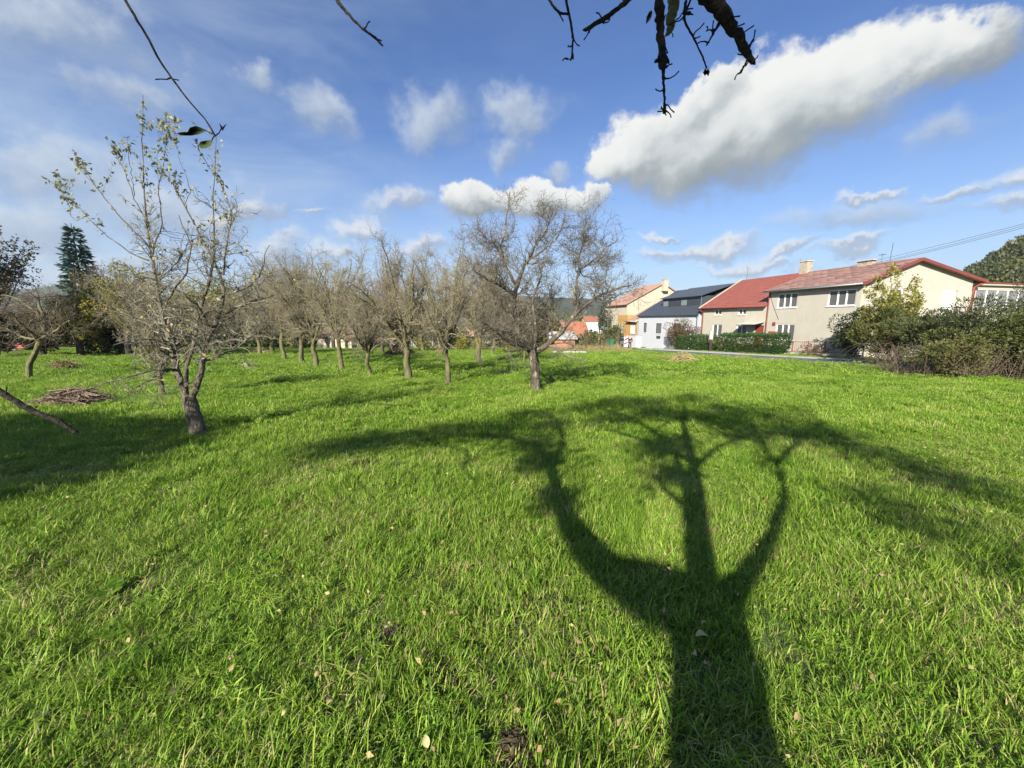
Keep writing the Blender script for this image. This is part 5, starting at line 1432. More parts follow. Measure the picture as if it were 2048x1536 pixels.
# coarse tufts for weeds and verges
LW = make_lib('tufts_weeds')
M_weed = leafy('dry_weed_blade', [(0, (.10, .13, .035)), (.3, (.18, .19, .05)), (.6, (.33, .28, .11)), (1, (.48, .38, .20))], trans=.3)
for i in range(4):
    tuft(f'weed_tuft_{i}', 90, .28, .2, [.7, .5, .9, .6][i], .008, .018, 200 + i, LW, dry=[.5, .3, .6, .2][i], bend=.6, mat=M_weed)
def weeds(name, label, x0, x1, ya, yb, n, seed, s=(.5, 1.1), coll=LW, nc=4, px=True, zs=1.0):
    r_ = np.random.default_rng(seed); y = r_.uniform(ya, yb, n)
    x = np.array([at(p, 700, q)[0] for p, q in zip(r_.uniform(x0, x1, n), y)])
    P = np.stack([x, y, gz(x, y)], -1); sc = r_.uniform(*s, n)
    scatter(name, P, np.stack([r_.normal(0, .1, n), r_.normal(0, .1, n), r_.uniform(0, 6.3, n)], -1), np.stack([sc, sc, sc * r_.uniform(.6, 1.2, n) * zs], -1), r_.integers(0, nc, n), coll, label)
weeds('weeds', 'dry yellowish weeds between the meadow and the far garden walls', 1085, 1262, 38, 48, 520, 1)
weeds('weeds', 'taller tangled weeds near the utility stump', 1140, 1240, 41, 47, 200, 11, s=(.9, 1.7))
weeds('weeds', 'dry grass fringe along the edge of the street', 1262, 1500, 27.5, 31, 150, 2, s=(.25, .6))
def edge_weeds(name, label, w0, w1, l0, l1, n, seed, s, coll=LW, nc=4):
    r_ = np.random.default_rng(seed); l = r_.uniform(l0, l1, n); w = r_.uniform(w0, w1, n)
    x = HC[0] + hw[0] * w + hl[0] * l; y = HC[1] + hw[1] * w + hl[1] * l; sc = r_.uniform(*s, n)
    scatter(name, np.stack([x, y, gz(x, y)], -1), np.stack([r_.normal(0, .1, n), r_.normal(0, .1, n), r_.uniform(0, 6.3, n)], -1), np.stack([sc, sc, sc], -1), r_.integers(0, nc, n), coll, label)
edge_weeds('weeds', 'ragged longer grass where the meadow meets the street', -10.3, -9.5, -18, 14, 330, 5, (.16, .36))
edge_weeds('grass', 'mown verge grass between kerb and hedges', -3.6, 0.0, 2, 21, 900, 6, (.7, 1.0), LF, 6)
edge_weeds('grass', 'mown verge grass before the nearest house', -4.7, 0.0, -20, 6, 1300, 7, (.7, 1.0), LF, 6)
edge_weeds('grass', 'brownish grass bank beside the path to the ochre house', -4.5, -.5, 23, 34, 300, 9, (.7, 1.1), LF, 6)

# dead stalks and saplings in the weeds
for i, (px, h, lab) in enumerate([(1168, 60, 'dry reddish sapling among the weeds, left of the white hall'), (1185, 48, 'thin bare sapling in the weeds below the white hall'), (1212, 58, 'leafless bushy sapling by the green bin'), (1140, 40, 'low dry shrub in the weeds near the stone slab')]):
    px_shrub('sapling', lab, px, 706, 43 + i * .8, 44, h, .9, 260, .07, M_brownleaf, 60 + i, lumps=12, stems=26, stem_mat=M_bramble, twigs=5, stem_r=.014)

# --- left background
def conifer(name, label, px, py_base, y, top_py, half_px, tiers, mat, seed, cat='tree'):
    r_ = np.random.default_rng(seed)
    b_ = at(px, py_base, y); b_[2] = float(gz(b_[0], b_[1])); top = at(px, top_py, y)[2]; Hh = top - b_[2]; half = half_px * y / FPX
    t = thing(name, label, cat, b_)
    MB().tube([(0, 0, -.3), (0, 0, Hh * .5), (0, 0, Hh)], [.22, .12, .02], 8).build('trunk', M_bark_dark, t)
    pos, dr, ti = [], [], []
    for k in range(tiers):
        f = (k + .5) / tiers; z = Hh * (.12 + .86 * f); L = half * (1 - f) ** .85 * r_.uniform(.8, 1.12) + .12
        nb = int(7 + 6 * (1 - f)); a0 = r_.uniform(0, 6)
        for m in range(nb):
            a = a0 + 2 * math.pi * m / nb + r_.normal(0, .12); Lm = L * r_.uniform(.75, 1.15)
            q = int(14 + 26 * (1 - f)); s = r_.uniform(.05, 1, q) ** .8
            wid = .26 * Lm * (1 - s) + .06
            off = r_.normal(0, .5, q) * wid
            x = s * Lm * math.cos(a) - off * math.sin(a); yv = s * Lm * math.sin(a) + off * math.cos(a)
            zz = z - .28 * Lm * s + .16 * Lm * s ** 2 + r_.normal(0, .05, q) - abs(off) * .25
            pos.append(np.stack([x, yv, zz], -1)); dr.append(np.stack([np.full(q, math.cos(a)), np.full(q, math.sin(a)), np.full(q, -.15)], -1)); ti.append(r_.normal(.45, .18, q) + .12 * (s - .5))
    pos = np.concatenate(pos); dr = norm(np.concatenate(dr)); ti = np.clip(np.concatenate(ti), 0, 1)
    g = Geo(); g.add(*quad_leaves(r_, pos, .42 * Hh / 9, ti, aspect=.28, direction=dr))
    lf = link('crown', g.mesh(name + '_crown', [mat], False, True), t)
conifer('spruce_tree', 'tall blue green spruce rising behind the left pear tree', 187, 705, 38, 446, 38, 22, M_spruce, 1)
conifer('spruce_tree', 'small dark spruce low among the trees behind the orchard', 872, 700, 62, 598, 16, 12, M_spruce, 2)
px_shrub('cypress_tree', 'dark narrow conifer by the ochre house gable', 1207, 690, 66, 30, 84, 1.3, 2600, .22, M_darkmass, 3, lumps=30, stems=5, cat='tree', zc=4.4, up=.9)
M_trunk_d = M_bark_dark
def big_tree(name, label, px, py_base, y, wpx, top, n, leaf, mat, seed, lumps=30, shell=.5, trunk_r=.25, twig_mat=None, tm=.45, zlow=.25, twigs=3, depth=None):
    """broad tree: trunk, limbs reaching into every clump, thin twigs and small leaves with gaps"""
    r_ = np.random.default_rng(seed)
    b_ = at(px, py_base, y); b_[2] = float(gz(b_[0], b_[1])); Hh = at(px, top, y)[2] - b_[2]; m = y / FPX
    t = thing(name, label, 'tree', b_)
    size = np.array([wpx * m / 2, depth or wpx * m / 2, Hh * (1 - zlow) / 2]); zc = Hh * (1 + zlow) / 2
    c = norm(r_.normal(0, 1, (lumps, 3))) * r_.uniform(.3, .88, (lumps, 1)); rad = r_.uniform(.16, .30, lumps)
    g = Geo()
    tr = np.array([[0, 0, -.3], [0, 0, Hh * .2], [r_.normal(0, .1), 0, Hh * .45], [0, 0, Hh * .7]])
    P, Rr = limb_batch([[(*q, w) for q, w in zip(tr, [trunk_r, trunk_r * .8, trunk_r * .55, trunk_r * .2])]], 12); rough_tube(g, P[0], Rr[0], 9, r_, .1)
    link('trunk', g.mesh(name + '_trunk', [M_bark_dark]), t)
    Ls = []
    for q in c:
        tip = q * size + np.array([0, 0, zc]); s0 = np.array([0, 0, Hh * r_.uniform(.15, .5)])
        pts = []
        for s in np.linspace(0, 1, 6): pts.append((*(s0 * (1 - s) + tip * s + np.array([0, 0, .12 * Hh * s * (1 - s) * -1])), trunk_r * .4 * (1 - .85 * s)))
        Ls.append(pts)
    P1, R1 = limb_batch(Ls, 10); g = Geo(); g.add(*sweep(P1, R1, 5))
    sl = Hh / 9
    P2, R2 = grow(r_, P1, R1, twigs / sl, .3, (.5 * sl, 1.9 * sl), (25, 65), .35, n=6, wob=.15, minr=.009); g.add(*sweep(P2, R2, 4))
    P3, R3 = grow(r_, P2, R2, 4.5 / sl, .1, (.25 * sl, .9 * sl), (25, 65), .35, n=4, wob=.18, minr=.007); g.add(*sweep(P3, R3, 3))
    link('crown', g.mesh(name + '_twigs', [twig_mat or M_twig_brown]), t)
    if n:
        k = r_.integers(0, lumps, n); d = norm(r_.normal(0, 1, (n, 3)))
        p = (c[k] + d * (rad[k] * r_.uniform(shell, 1, n) ** .7)[:, None]) * size + np.array([0, 0, zc])
        extra = P3[:, -1][r_.integers(0, len(P3), n // 3)]
        p = np.concatenate([p, extra]); ti = np.concatenate([r_.normal(0, .12, lumps)[k] + r_.normal(tm, .15, n), r_.normal(tm, .2, n // 3)])
        g = Geo(); g.add(*quad_leaves(r_, p, leaf, np.clip(ti, 0, 1), aspect=.6, upb=0))
        lf = link('leaves', g.mesh(name + '_leaves', [mat], False, True), t); lf['kind'] = 'stuff'
    return t
big_tree('brown_tree', 'broad tree with thinning brown leaves at the left picture edge', -15, 735, 26, 200, 385, 7500, .17, M_brownleaf, 11, lumps=40, tm=.4, zlow=.2)
big_tree('autumn_tree', 'yellow green autumn tree in front of the spruce', 165, 722, 30, 135, 560, 9500, .18, M_yleaf, 12, lumps=34, twigs=1, tm=.5, zlow=.08)
big_tree('autumn_tree', 'olive tree with thin yellowing crown behind the pear tree trunk', 260, 715, 31, 170, 505, 8000, .16, M_yleaf, 13, lumps=40, tm=.5, zlow=.1, twigs=3)
big_tree('bare_tree', 'tall brown twiggy tree behind the pear tree', 215, 712, 36, 120, 505, 900, .12, M_brownleaf, 14, twigs=6)
big_tree('bare_tree', 'tall pale bare tree with fanned branches rising behind the orchard', 600, 702, 48, 105, 468, 0, .1, M_brownleaf, 15, lumps=54, twigs=6, twig_mat=M_twig_grey, zlow=.15)
big_tree('bare_tree', 'bare tree to the right of the tall pale fan shaped one', 668, 702, 50, 110, 520, 0, .1, M_brownleaf, 16, lumps=44, twigs=5, twig_mat=M_twig, zlow=.12)
big_tree('russet_tree', 'bare tree with a few russet leaves in its high crown', 785, 702, 46, 130, 482, 800, .14, M_rleaf, 17, lumps=50, twigs=6, twig_mat=M_twig_brown, tm=.6, zlow=.12)
big_tree('bare_tree', 'bare twiggy tree behind the gap left of the centre tree', 985, 702, 48, 120, 478, 700, .15, M_yleaf, 18, lumps=44, twigs=5, twig_mat=M_twig_brown, tm=.75)
big_tree('bare_tree', 'dense grey bare tree at the back beside the brushwood', 470, 706, 42, 130, 560, 600, .12, M_yleaf, 19, lumps=44, twigs=5, twig_mat=M_twig_grey)
big_tree('bare_tree', 'thin bare tree far behind the middle of the orchard', 730, 700, 62, 90, 560, 300, .12, M_brownleaf, 20, lumps=36, twigs=5, twig_mat=M_twig_brown)
big_tree('autumn_tree', 'leafy yellowing tree far behind the left orchard row', 410, 708, 42, 170, 545, 9000, .19, M_yleaf, 28, lumps=36, twigs=1, tm=.5, zlow=.05)
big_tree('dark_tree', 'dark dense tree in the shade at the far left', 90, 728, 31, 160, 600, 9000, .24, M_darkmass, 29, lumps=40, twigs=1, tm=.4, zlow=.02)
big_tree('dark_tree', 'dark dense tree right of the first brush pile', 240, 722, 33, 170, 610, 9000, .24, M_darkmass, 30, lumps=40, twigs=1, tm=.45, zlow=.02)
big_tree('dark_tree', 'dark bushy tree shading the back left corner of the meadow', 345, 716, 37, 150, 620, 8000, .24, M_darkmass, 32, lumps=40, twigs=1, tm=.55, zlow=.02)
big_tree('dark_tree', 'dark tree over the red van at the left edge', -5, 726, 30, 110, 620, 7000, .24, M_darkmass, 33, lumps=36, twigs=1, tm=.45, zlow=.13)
big_tree('autumn_tree', 'greenish tree beyond the meadow right of the centre tree', 1105, 690, 90, 80, 612, 2600, .3, M_yleaf, 34, lumps=26, twigs=1, tm=.3, zlow=.05)
big_tree('autumn_tree', 'brownish tree in the gardens behind the white hall', 1175, 668, 120, 90, 618, 2600, .35, M_yleaf, 35, lumps=26, twigs=1, tm=.25, zlow=.0)
# ------------------------------------------------------------------ far gardens and town
def block(name, label, x0, x1, y, ytop, ybase, depth, wall, roof=None, ridge=None, cat='building', wins=(), skew=0.0, hip=0.0):
    """building whose front covers the pixels x0..x1, ytop..ybase at distance y"""
    a, b_ = at(x0, ytop, y), at(x1, ytop, y); zb = at(x0, ybase, y)[2]; zb = min(zb, float(gz(a[0], y)) - .3)
    t = thing(name, label, cat, (a[0], y, 0), skew)
    Wd = b_[0] - a[0]; zt = a[2]
    MB().box(0, Wd, 0, depth, zb, zt).build('wall', wall, t)
    if roof:
        zr = at(x0, ridge, y)[2]; ov = .35
        s = (zr - zt) / (depth / 2)
        MB().prism([(-ov, -ov, zt - s * ov + .05), (Wd + ov, -ov, zt - s * ov + .05), (Wd + ov - hip, depth / 2, zr), (-ov + hip, depth / 2, zr)], (0, 0, -.15)).build('roof', roof, t)
        MB().prism([(-ov, depth + ov, zt - s * ov + .05), (Wd + ov, depth + ov, zt - s * ov + .05), (Wd + ov - hip, depth / 2 + .004, zr), (-ov + hip, depth / 2 + .004, zr)], (0, 0, -.15)).build('roof_slope', roof, t)
        MB().add([(0, 0, zt), (0, depth, zt), (0 , depth / 2, zr - .1), (Wd, 0, zt), (Wd, depth, zt), (Wd, depth / 2, zr - .1)], [(0, 1, 2), (3, 5, 4)]).build('gable', wall, t)
    for (wx0, wx1, wy0, wy1) in wins:
        p, q = at(wx0, wy0, y), at(wx1, wy1, y)
        f = MB().box(p[0] - a[0], q[0] - a[0], -.05, -.003, q[2], p[2]).build('window', M_win_frame, t)
        e = (q[0] - p[0]) * .12
        MB().box(p[0] - a[0] + e, q[0] - a[0] - e, -.07, -.052, q[2] + e, p[2] - e).build('pane', M_pane, f)
    return t
block('hall', 'long white hall wall seen beyond the weeds, left of the ochre house', 1160, 1262, 74, 645, 690, 14, M_white_wall)
M_paleblock = plain('pale_far_plaster', (.62, .57, .46), (.56, .52, .42), scale=.4, rough=.9)
block('house', 'low house with bright orange roof beyond the meadow, behind a bough of the centre tree', 1128, 1176, 66, 672, 700, 9, M_paleblock, M_orange_roof, 643, 'house')
block('house', 'far orange roofed house above the white hall roof', 1172, 1198, 110, 641, 660, 9, M_paleblock, M_orange_roof, 632, 'house')
block('house', 'far orange roofed house left of the centre tree bough', 1088, 1112, 100, 655, 676, 9, M_paleblock, M_orange_roof, 645, 'house')
block('shed', 'brick red shed with a sloping pale roof beyond the weeds', 1100, 1150, 58, 676, 697, 6, plain('brick_red_wall', (.36, .17, .11), (.30, .14, .09), rough=.9), M_concrete, 664, 'shed')
block('house', 'cream wall of a house seen under the middle orchard trees', 632, 702, 52, 672, 698, 8, M_cream, M_roof_pink, 655, 'house')
block('house', 'low pale house behind the small picket posts', 702, 740, 66, 683, 700, 8, M_concrete, M_roof_dark, 672, 'house', wins=[(715, 722, 686, 693)])
block('house', 'pale house almost hidden behind the yellow shrubs', 860, 1040, 72, 680, 700, 8, M_cream, M_roof_pink, 660, 'house', wins=[(880, 888, 684, 692), (930, 938, 684, 692)])
# buildings on the valley side
for i, (x0, x1, yt, yb, d, m, lab, r) in enumerate([
    (1056, 1062, 598, 640, 420, M_white_wall, 'slim white tower far off in the town behind the centre tree', None),
    (1212, 1232, 616, 640, 300, M_paleblock, 'pale apartment block far off left of the ochre house', None)]):
    block('tower' if 'tower' in lab else 'far_building', lab, x0, x1, d, yt, yb, 12, m, M_orange_roof if r else None, yt - 5, 'building',
          wins=[(x0 + (x1 - x0) * (.12 + .3 * k), x0 + (x1 - x0) * (.28 + .3 * k), yt + 4, yt + 9) for k in range(3)] if x1 - x0 > 10 else ())
# gable of the orange roof with white slope at (1110, 690)
# picket fence at the end of the orchard
def fence_pickets():
    y = 60.0; a = at(742, 690, y); b_ = at(985, 690, y); t = thing('picket_fence', 'pale low picket fence at the end of the orchard before the yellow shrubs', 'fence', (a[0], y, float(gz(a[0], y))))
    W = b_[0] - a[0]; me = None
    z0 = float(gz((a[0] + b_[0]) / 2, y)) - float(gz(a[0], y))
    n = 70
    for i in range(n):
        x = W * i / (n - 1)
        if me is None:
            o = MB().box(-.07, .07, -.02, .02, -.2, 1.25).build('picket', M_concrete, t); me = o.data
        else: o = link('picket', me, t)
        o.location = (x, 0, 0)
    MB().box(0, W, .025, .06, .9, 1.0).build('rail', M_concrete, t)
    MB().box(0, W, .025, .06, .2, .3).build('rail', M_concrete, t)
fence_pickets()
M_yflower = leafcol('yellow_shrub_leaf', (.16, .17, .03), (.42, .38, .05), (.62, .54, .08), trans=.4)
for i, (px, w, h, lab) in enumerate([(845, 42, 30, 'small yellow shrub at the orchard end, leftmost of the yellow ones'), (882, 50, 42, 'bright yellow shrub between the two middle trunks'), (925, 46, 34, 'yellow shrub right behind the slim straight trunk'), (958, 30, 26, 'yellow shrub behind the dark trunk'), (1015, 36, 24, 'low yellow shrub left of the centre tree foot')]):
    px_shrub('yellow_shrub', lab, px, 699, 42 + i, w, h, 1.2, 1500, .15, M_yflower, 80 + i, lumps=16, stems=8)
px_shrub('green_shrub', 'dull green shrub at the end of the orchard by the pickets', 775, 700, 56, 60, 34, 1.4, 1300, .18, M_thicket, 90, lumps=16, stems=8)
px_shrub('green_shrub', 'dark green shrub at the end of the orchard beside the cream wall', 718, 700, 55, 40, 30, 1.2, 1000, .18, M_hedge, 91, lumps=16, stems=8)

# ------------------------------------------------------------------ brushwood piles
M_sticks = plain('cut_sticks', (.26, .20, .15), (.13, .09, .065), scale=6, rough=.9)
def brush_pile(name, label, px, py, wpx, hpx, n, mat, seed, depth=None, rad=.012, leaf=None):
    g0 = ground(px, py); m = g0[1] / FPX; W, Hh = wpx * m / 2, hpx * m; D = depth or W * .7
    r_ = np.random.default_rng(seed); P = np.zeros((n, 6, 3))
    rr = np.sqrt(r_.uniform(0, 1, n)); a = r_.uniform(0, 2 * math.pi, n)
    cx, cy = rr * np.cos(a) * W * .75, rr * np.sin(a) * D * .75
    cz = Hh * (1 - rr ** 1.6) * r_.uniform(.05, 1.0, n) + .03
    th = r_.uniform(0, math.pi, n); L = r_.uniform(.3, 1.0, n) * W * .8
    el = r_.normal(0, .16, n) - .25 * rr * np.sign(np.cos(th - a))
    for j, s in enumerate(np.linspace(-.5, .5, 6)):
        P[:, j, 0] = cx + np.cos(th) * L * s + r_.normal(0, .025, n); P[:, j, 1] = cy + np.sin(th) * L * s * .8 + r_.normal(0, .025, n)
        P[:, j, 2] = np.maximum(cz + L * s * el + r_.normal(0, .015, n), .015)
    t = thing(name, label, 'brush pile', g0, 0, 'piles of cut branches')
    g = Geo(); g.add(*sweep(P, rad * np.linspace(1.1, .5, 6)[None] * r_.uniform(.4, 1.3, (n, 1)), 5))
    o = link('branches', g.mesh(name, [mat]), t); o['kind'] = 'stuff'
    if leaf:
        p = np.stack([r_.normal(0, W * .4, leaf), r_.normal(0, D * .4, leaf), np.abs(r_.normal(0, Hh * .45, leaf))], -1)
        g = Geo(); g.add(*quad_leaves(r_, p, .1, r_.uniform(0, 1, leaf))); o = link('leaves', g.mesh('pile_leaves', [M_brownleaf], False, True), t); o['kind'] = 'stuff'
brush_pile('brush_pile', 'heap of cut grey brown sticks on the grass left of the pear tree', 152, 806, 175, 34, 620, M_sticks, 1, rad=.010)
brush_pile('brush_pile', 'reddish heap of brush in front of the dark trees at far left', 130, 738, 60, 16, 320, M_redtwig, 2, leaf=500, rad=.014)
brush_pile('brush_pile', 'dark bramble heap behind the fifth orchard trunk', 800, 713, 85, 30, 500, M_bark_dark, 3, rad=.016)
brush_pile('brush_pile', 'light dry brushwood at the back left edge of the orchard', 515, 709, 60, 17, 300, M_straw, 4, rad=.012)
brush_pile('brush_pile', 'heap of dry straw and roots at the street edge', 1366, 724, 62, 20, 330, M_straw, 5, rad=.016, leaf=100)
brush_pile('brush_pile', 'small pale heap of cuttings behind the slim plum trunk', 876, 728, 22, 6, 90, M_straw, 6, rad=.012)

# ------------------------------------------------------------------ street furniture and small things
def beacon():
    y = 47.0; b_ = at(1251, 700, y); b_[2] = float(gz(b_[0], b_[1])); t = thing('traffic_beacon', 'red and white striped marker board standing at the road edge', 'road sign', b_, .15)
    z0, z1, w = .35, 1.75, .24
    MB().box(-w, w, -.03, .03, z0, z1).build('board', M_shutter, t, bevel=.01)
    Mr = plain('beacon_red', (.45, .03, .03), (.40, .03, .03), rough=.5)
    for k in range(3):
        zc = z0 + .25 + k * .46
        MB().prism([(-w + .02, -.036, zc), (w - .02, -.036, zc + .22), (w - .02, -.036, zc + .44 if zc + .44 < z1 else z1), (-w + .02, -.036, zc + .22)], (0, .003, 0)).build('red_stripe', Mr, t)
    MB().box(-.4, .4, -.2, .2, 0, .12).build('foot', M_dark_metal, t, bevel=.02)
    MB().box(-.03, .03, -.03, .03, .12, .36).build('post', M_steel, t)
beacon()
def person():
    y = 49.0; b_ = at(1259, 700, y); b_[2] = float(gz(b_[0], b_[1])) + .03
    t = thing('person', 'person in dark clothes standing behind the striped marker board', 'person', b_, 2.6)
    def skin(name, pts, edges, radii, mat, root=0):
        me = bpy.data.meshes.new(name); me.from_pydata(pts, edges, []); o = link(name, me, t, mat)
        m = o.modifiers.new('skin', 'SKIN')
        for i, r in enumerate(radii): me.skin_vertices[0].data[i].radius = (r, r * .85)
        me.skin_vertices[0].data[root].use_root = True
        m.use_smooth_shade = True
        s = o.modifiers.new('sub', 'SUBSURF'); s.levels = 1; s.render_levels = 2
        return o
    Ms = plain('skin', (.50, .30, .22), (.46, .27, .20), rough=.6); Mj = plain('dark_jacket', (.022, .025, .035), (.03, .03, .04), rough=.8); Mt = plain('dark_trousers', (.03, .035, .05), rough=.9)
    J = [(0, 0, .95), (0, 0, 1.15), (0, .01, 1.40), (0, .02, 1.53), (0, -.01, 1.66), (.20, 0, 1.42), (.27, .02, 1.14), (.22, -.16, .98), (-.20, 0, 1.42), (-.27, .03, 1.14), (-.24, -.14, .96),
         (.10, 0, .88), (.12, -.02, .48), (.12, .03, .08), (.13, -.12, .04), (-.10, 0, .88), (-.13, -.03, .48), (-.14, .03, .08), (-.15, -.12, .04), (0, -.02, 1.73), (.21, -.22, .95), (-.23, -.20, .93)]
    E = [(0, 1), (1, 2), (2, 3), (3, 4), (2, 5), (5, 6), (6, 7), (2, 8), (8, 9), (9, 10), (0, 11), (11, 12), (12, 13), (13, 14), (0, 15), (15, 16), (16, 17), (17, 18), (4, 19), (7, 20), (10, 21)]
    Rd = [.14, .14, .15, .055, .095, .055, .045, .035, .055, .045, .035, .085, .06, .045, .035, .085, .06, .045, .035, .075, .03, .03]
    skin('body', J, E, Rd, Ms)
    up = [0, 1, 2, 5, 6, 7, 8, 9, 10]; mp = {v: i for i, v in enumerate(up)}
    skin('jacket', [J[i] for i in up], [(mp[a], mp[b]) for a, b in E if a in mp and b in mp], [Rd[i] + .025 for i in up], Mj)
    lo = [0, 11, 12, 13, 15, 16, 17]; mp = {v: i for i, v in enumerate(lo)}
    skin('trousers', [J[i] for i in lo], [(mp[a], mp[b]) for a, b in E if a in mp and b in mp], [Rd[i] + .02 for i in lo], Mt)
    skin('hair', [(0, .02, 1.70), (0, 0, 1.77)], [(0, 1)], [.10, .085], M_bark_dark)
    for s in (-1, 1): MB().box(s * .13 - .05, s * .13 + .05, -.17, .07, 0, .09).build('shoe', M_dark_metal, t, bevel=.02)
person()
def car(label, px, y, rz, paint, name='parked_car', s=1.0, van=False, z=0):
    b_ = at(px, 700, y); b_[2] = float(gz(b_[0], b_[1])) + z
    t = thing(name, label, 'van' if van else 'car', b_, rz); t.scale = (s, s, s)
    L, W = 4.2, .86
    prof = [(-2.1, .35), (-2.12, .75), (-1.95, .98), (-1.0, 1.02), (-.35, 1.45), (1.1, 1.50), (1.75, 1.10), (2.08, .98), (2.12, .6), (2.08, .35)] if not van else \
           [(-2.4, .40), (-2.42, .85), (-2.2, 1.10), (-1.6, 1.20), (-1.05, 1.85), (2.25, 1.95), (2.35, 1.2), (2.36, .4)]
    low = [(x, min(z, 1.0 if not van else 1.2)) for x, z in prof]
    # body: lower hull and cabin taper towards the roof
    secs = []
    V, F = [], []
    n = len(prof)
    for (sx, k) in ((-1, 0), (1, 0)):
        for x, z_ in prof:
            taper = 1 - .16 * max(0, z_ - 1.0) / .5
            V.append((x, sx * W * taper, z_))
    F = [tuple(range(n))[::-1], tuple(range(n, 2 * n))] + [(i, (i + 1) % n, n + (i + 1) % n, n + i) for i in range(n)]
    body = MB().add(V, F).build('body', paint, t, bevel=.06)
    if not van:
        for sx in (-1, 1):
            MB().prism([(-.88, sx * .865, 1.03), (-.33, sx * .765, 1.40), (.30, sx * .76, 1.43), (.30, sx * .865, 1.03)], (0, sx * .012, 0)).build('side_window', M_pane, t)
            MB().prism([(.38, sx * .865, 1.03), (.38, sx * .76, 1.43), (1.05, sx * .76, 1.44), (1.55, sx * .86, 1.05)], (0, sx * .012, 0)).build('side_window', M_pane, t)
        MB().prism([(-.99, -.72, 1.06), (-.99, .72, 1.06), (-.42, .66, 1.42), (-.42, -.66, 1.42)], (-.02, 0, .02)).build('windscreen', M_pane, t)
        MB().prism([(1.20, -.68, 1.46), (1.20, .68, 1.46), (1.72, .72, 1.15), (1.72, -.72, 1.15)], (.02, 0, .02)).build('rear_window', M_pane, t)
    else:
        MB().prism([(-1.62, -.74, 1.24), (-1.62, .74, 1.24), (-1.12, .70, 1.78), (-1.12, -.70, 1.78)], (-.02, 0, .02)).build('windscreen', M_pane, t)
        for sx in (-1, 1): MB().prism([(-1.35, sx * .83, 1.25), (-1.0, sx * .74, 1.72), (-.4, sx * .73, 1.74), (-.4, sx * .84, 1.25)], (0, sx * .03, 0)).build('side_window', M_pane, t)
    for x in (-1.35, 1.3):
        for sx in (-1, 1):
            w_ = MB().tube([(x, sx * .68, .32), (x, sx * .88, .32)], .32, 18).build('wheel', M_dark_metal, t)
            MB().tube([(x, sx * .882, .32), (x, sx * .895, .32)], .19, 14).build('rim', M_steel, w_)
    for sx in (-1, 1):
        MB().cbox((-2.08, sx * .62, .78), (.10, .32, .15)).build('headlight', M_win_frame, t, bevel=.02)
        MB().cbox((2.09, sx * .66, .85), (.08, .2, .2)).build('tail_light', M_red_metal, t, bevel=.02)
    MB().cbox((-2.13, 0, .42), (.06, 1.5, .16)).build('bumper', M_dark_metal, t, bevel=.02)
car('silver grey car half hidden behind the stump and the marker board', 1243, 53, 1.3, plain('silver_car_paint', (.36, .37, .38), rough=.35, spec=.6))
car('bright red van under the dark trees at the left edge', 10, 40, .25, plain('red_van_paint', (.62, .06, .025), (.58, .05, .02), rough=.4, spec=.5), 'parked_van', van=True)
def bin_():
    y = 46; b_ = at(1219, 702, y); b_[2] = float(gz(b_[0], b_[1])); t = thing('rubbish_bin', 'green plastic bin standing in the weeds beside the stump', 'bin', b_, .3)
    M = plain('green_plastic', (.03, .20, .11), (.025, .17, .09), rough=.5)
    MB().prism([(-.24, -.24, .06), (.24, -.24, .06), (.24, .24, .06), (-.24, .24, .06)], (0, 0, .01)).add([(-.24, -.24, .07), (.24, -.24, .07), (.24, .24, .07), (-.24, .24, .07), (-.33, -.33, 1.25), (.33, -.33, 1.25), (.33, .33, 1.25), (-.33, .33, 1.25)], [(0, 1, 5, 4), (1, 2, 6, 5), (2, 3, 7, 6), (3, 0, 4, 7), (4, 5, 6, 7)]).build('body', M, t, bevel=.02)
    MB().box(-.36, .36, -.38, .36, 1.255, 1.33).build('lid', M, t, bevel=.02)
    for s in (-1, 1): MB().tube([(s * .20, .28, .1), (s * .28, .28, .1)], .1, 12).build('wheel', M_dark_metal, t)
bin_()
def stump():
    y = 47; b_ = at(1234, 702, y); b_[2] = float(gz(b_[0], b_[1])); r_ = np.random.default_rng(3)
    t = thing('dead_trunk', 'broken pale tree trunk overgrown with climbing leaves beside the bin', 'tree trunk', b_)
    g = Geo(); P, Rr = limb_batch([[(0, 0, -.1, .34), (.02, 0, .8, .27), (.1, 0, 1.6, .24), (.16, 0, 2.5, .2)]], 12); rough_tube(g, P[0], Rr[0], 12, r_, .2); g.add(*sweep(np.stack([P[0, -1], P[0, -1] + [0, 0, .15]])[None], np.array([[.2, .02]]), 12))
    link('trunk', g.mesh('dead_trunk', [M_bark]), t)
    p = np.stack([r_.normal(.12, .3, 1200), r_.normal(0, .3, 1200), r_.uniform(.8, 3.1, 1200)], -1)
    g = Geo(); g.add(*quad_leaves(r_, p, .12, np.clip(r_.normal(.4, .2, 1200), 0, 1))); o = link('leaves', g.mesh('creeper', [M_thicket], False, True), t); o['kind'] = 'stuff'
stump()
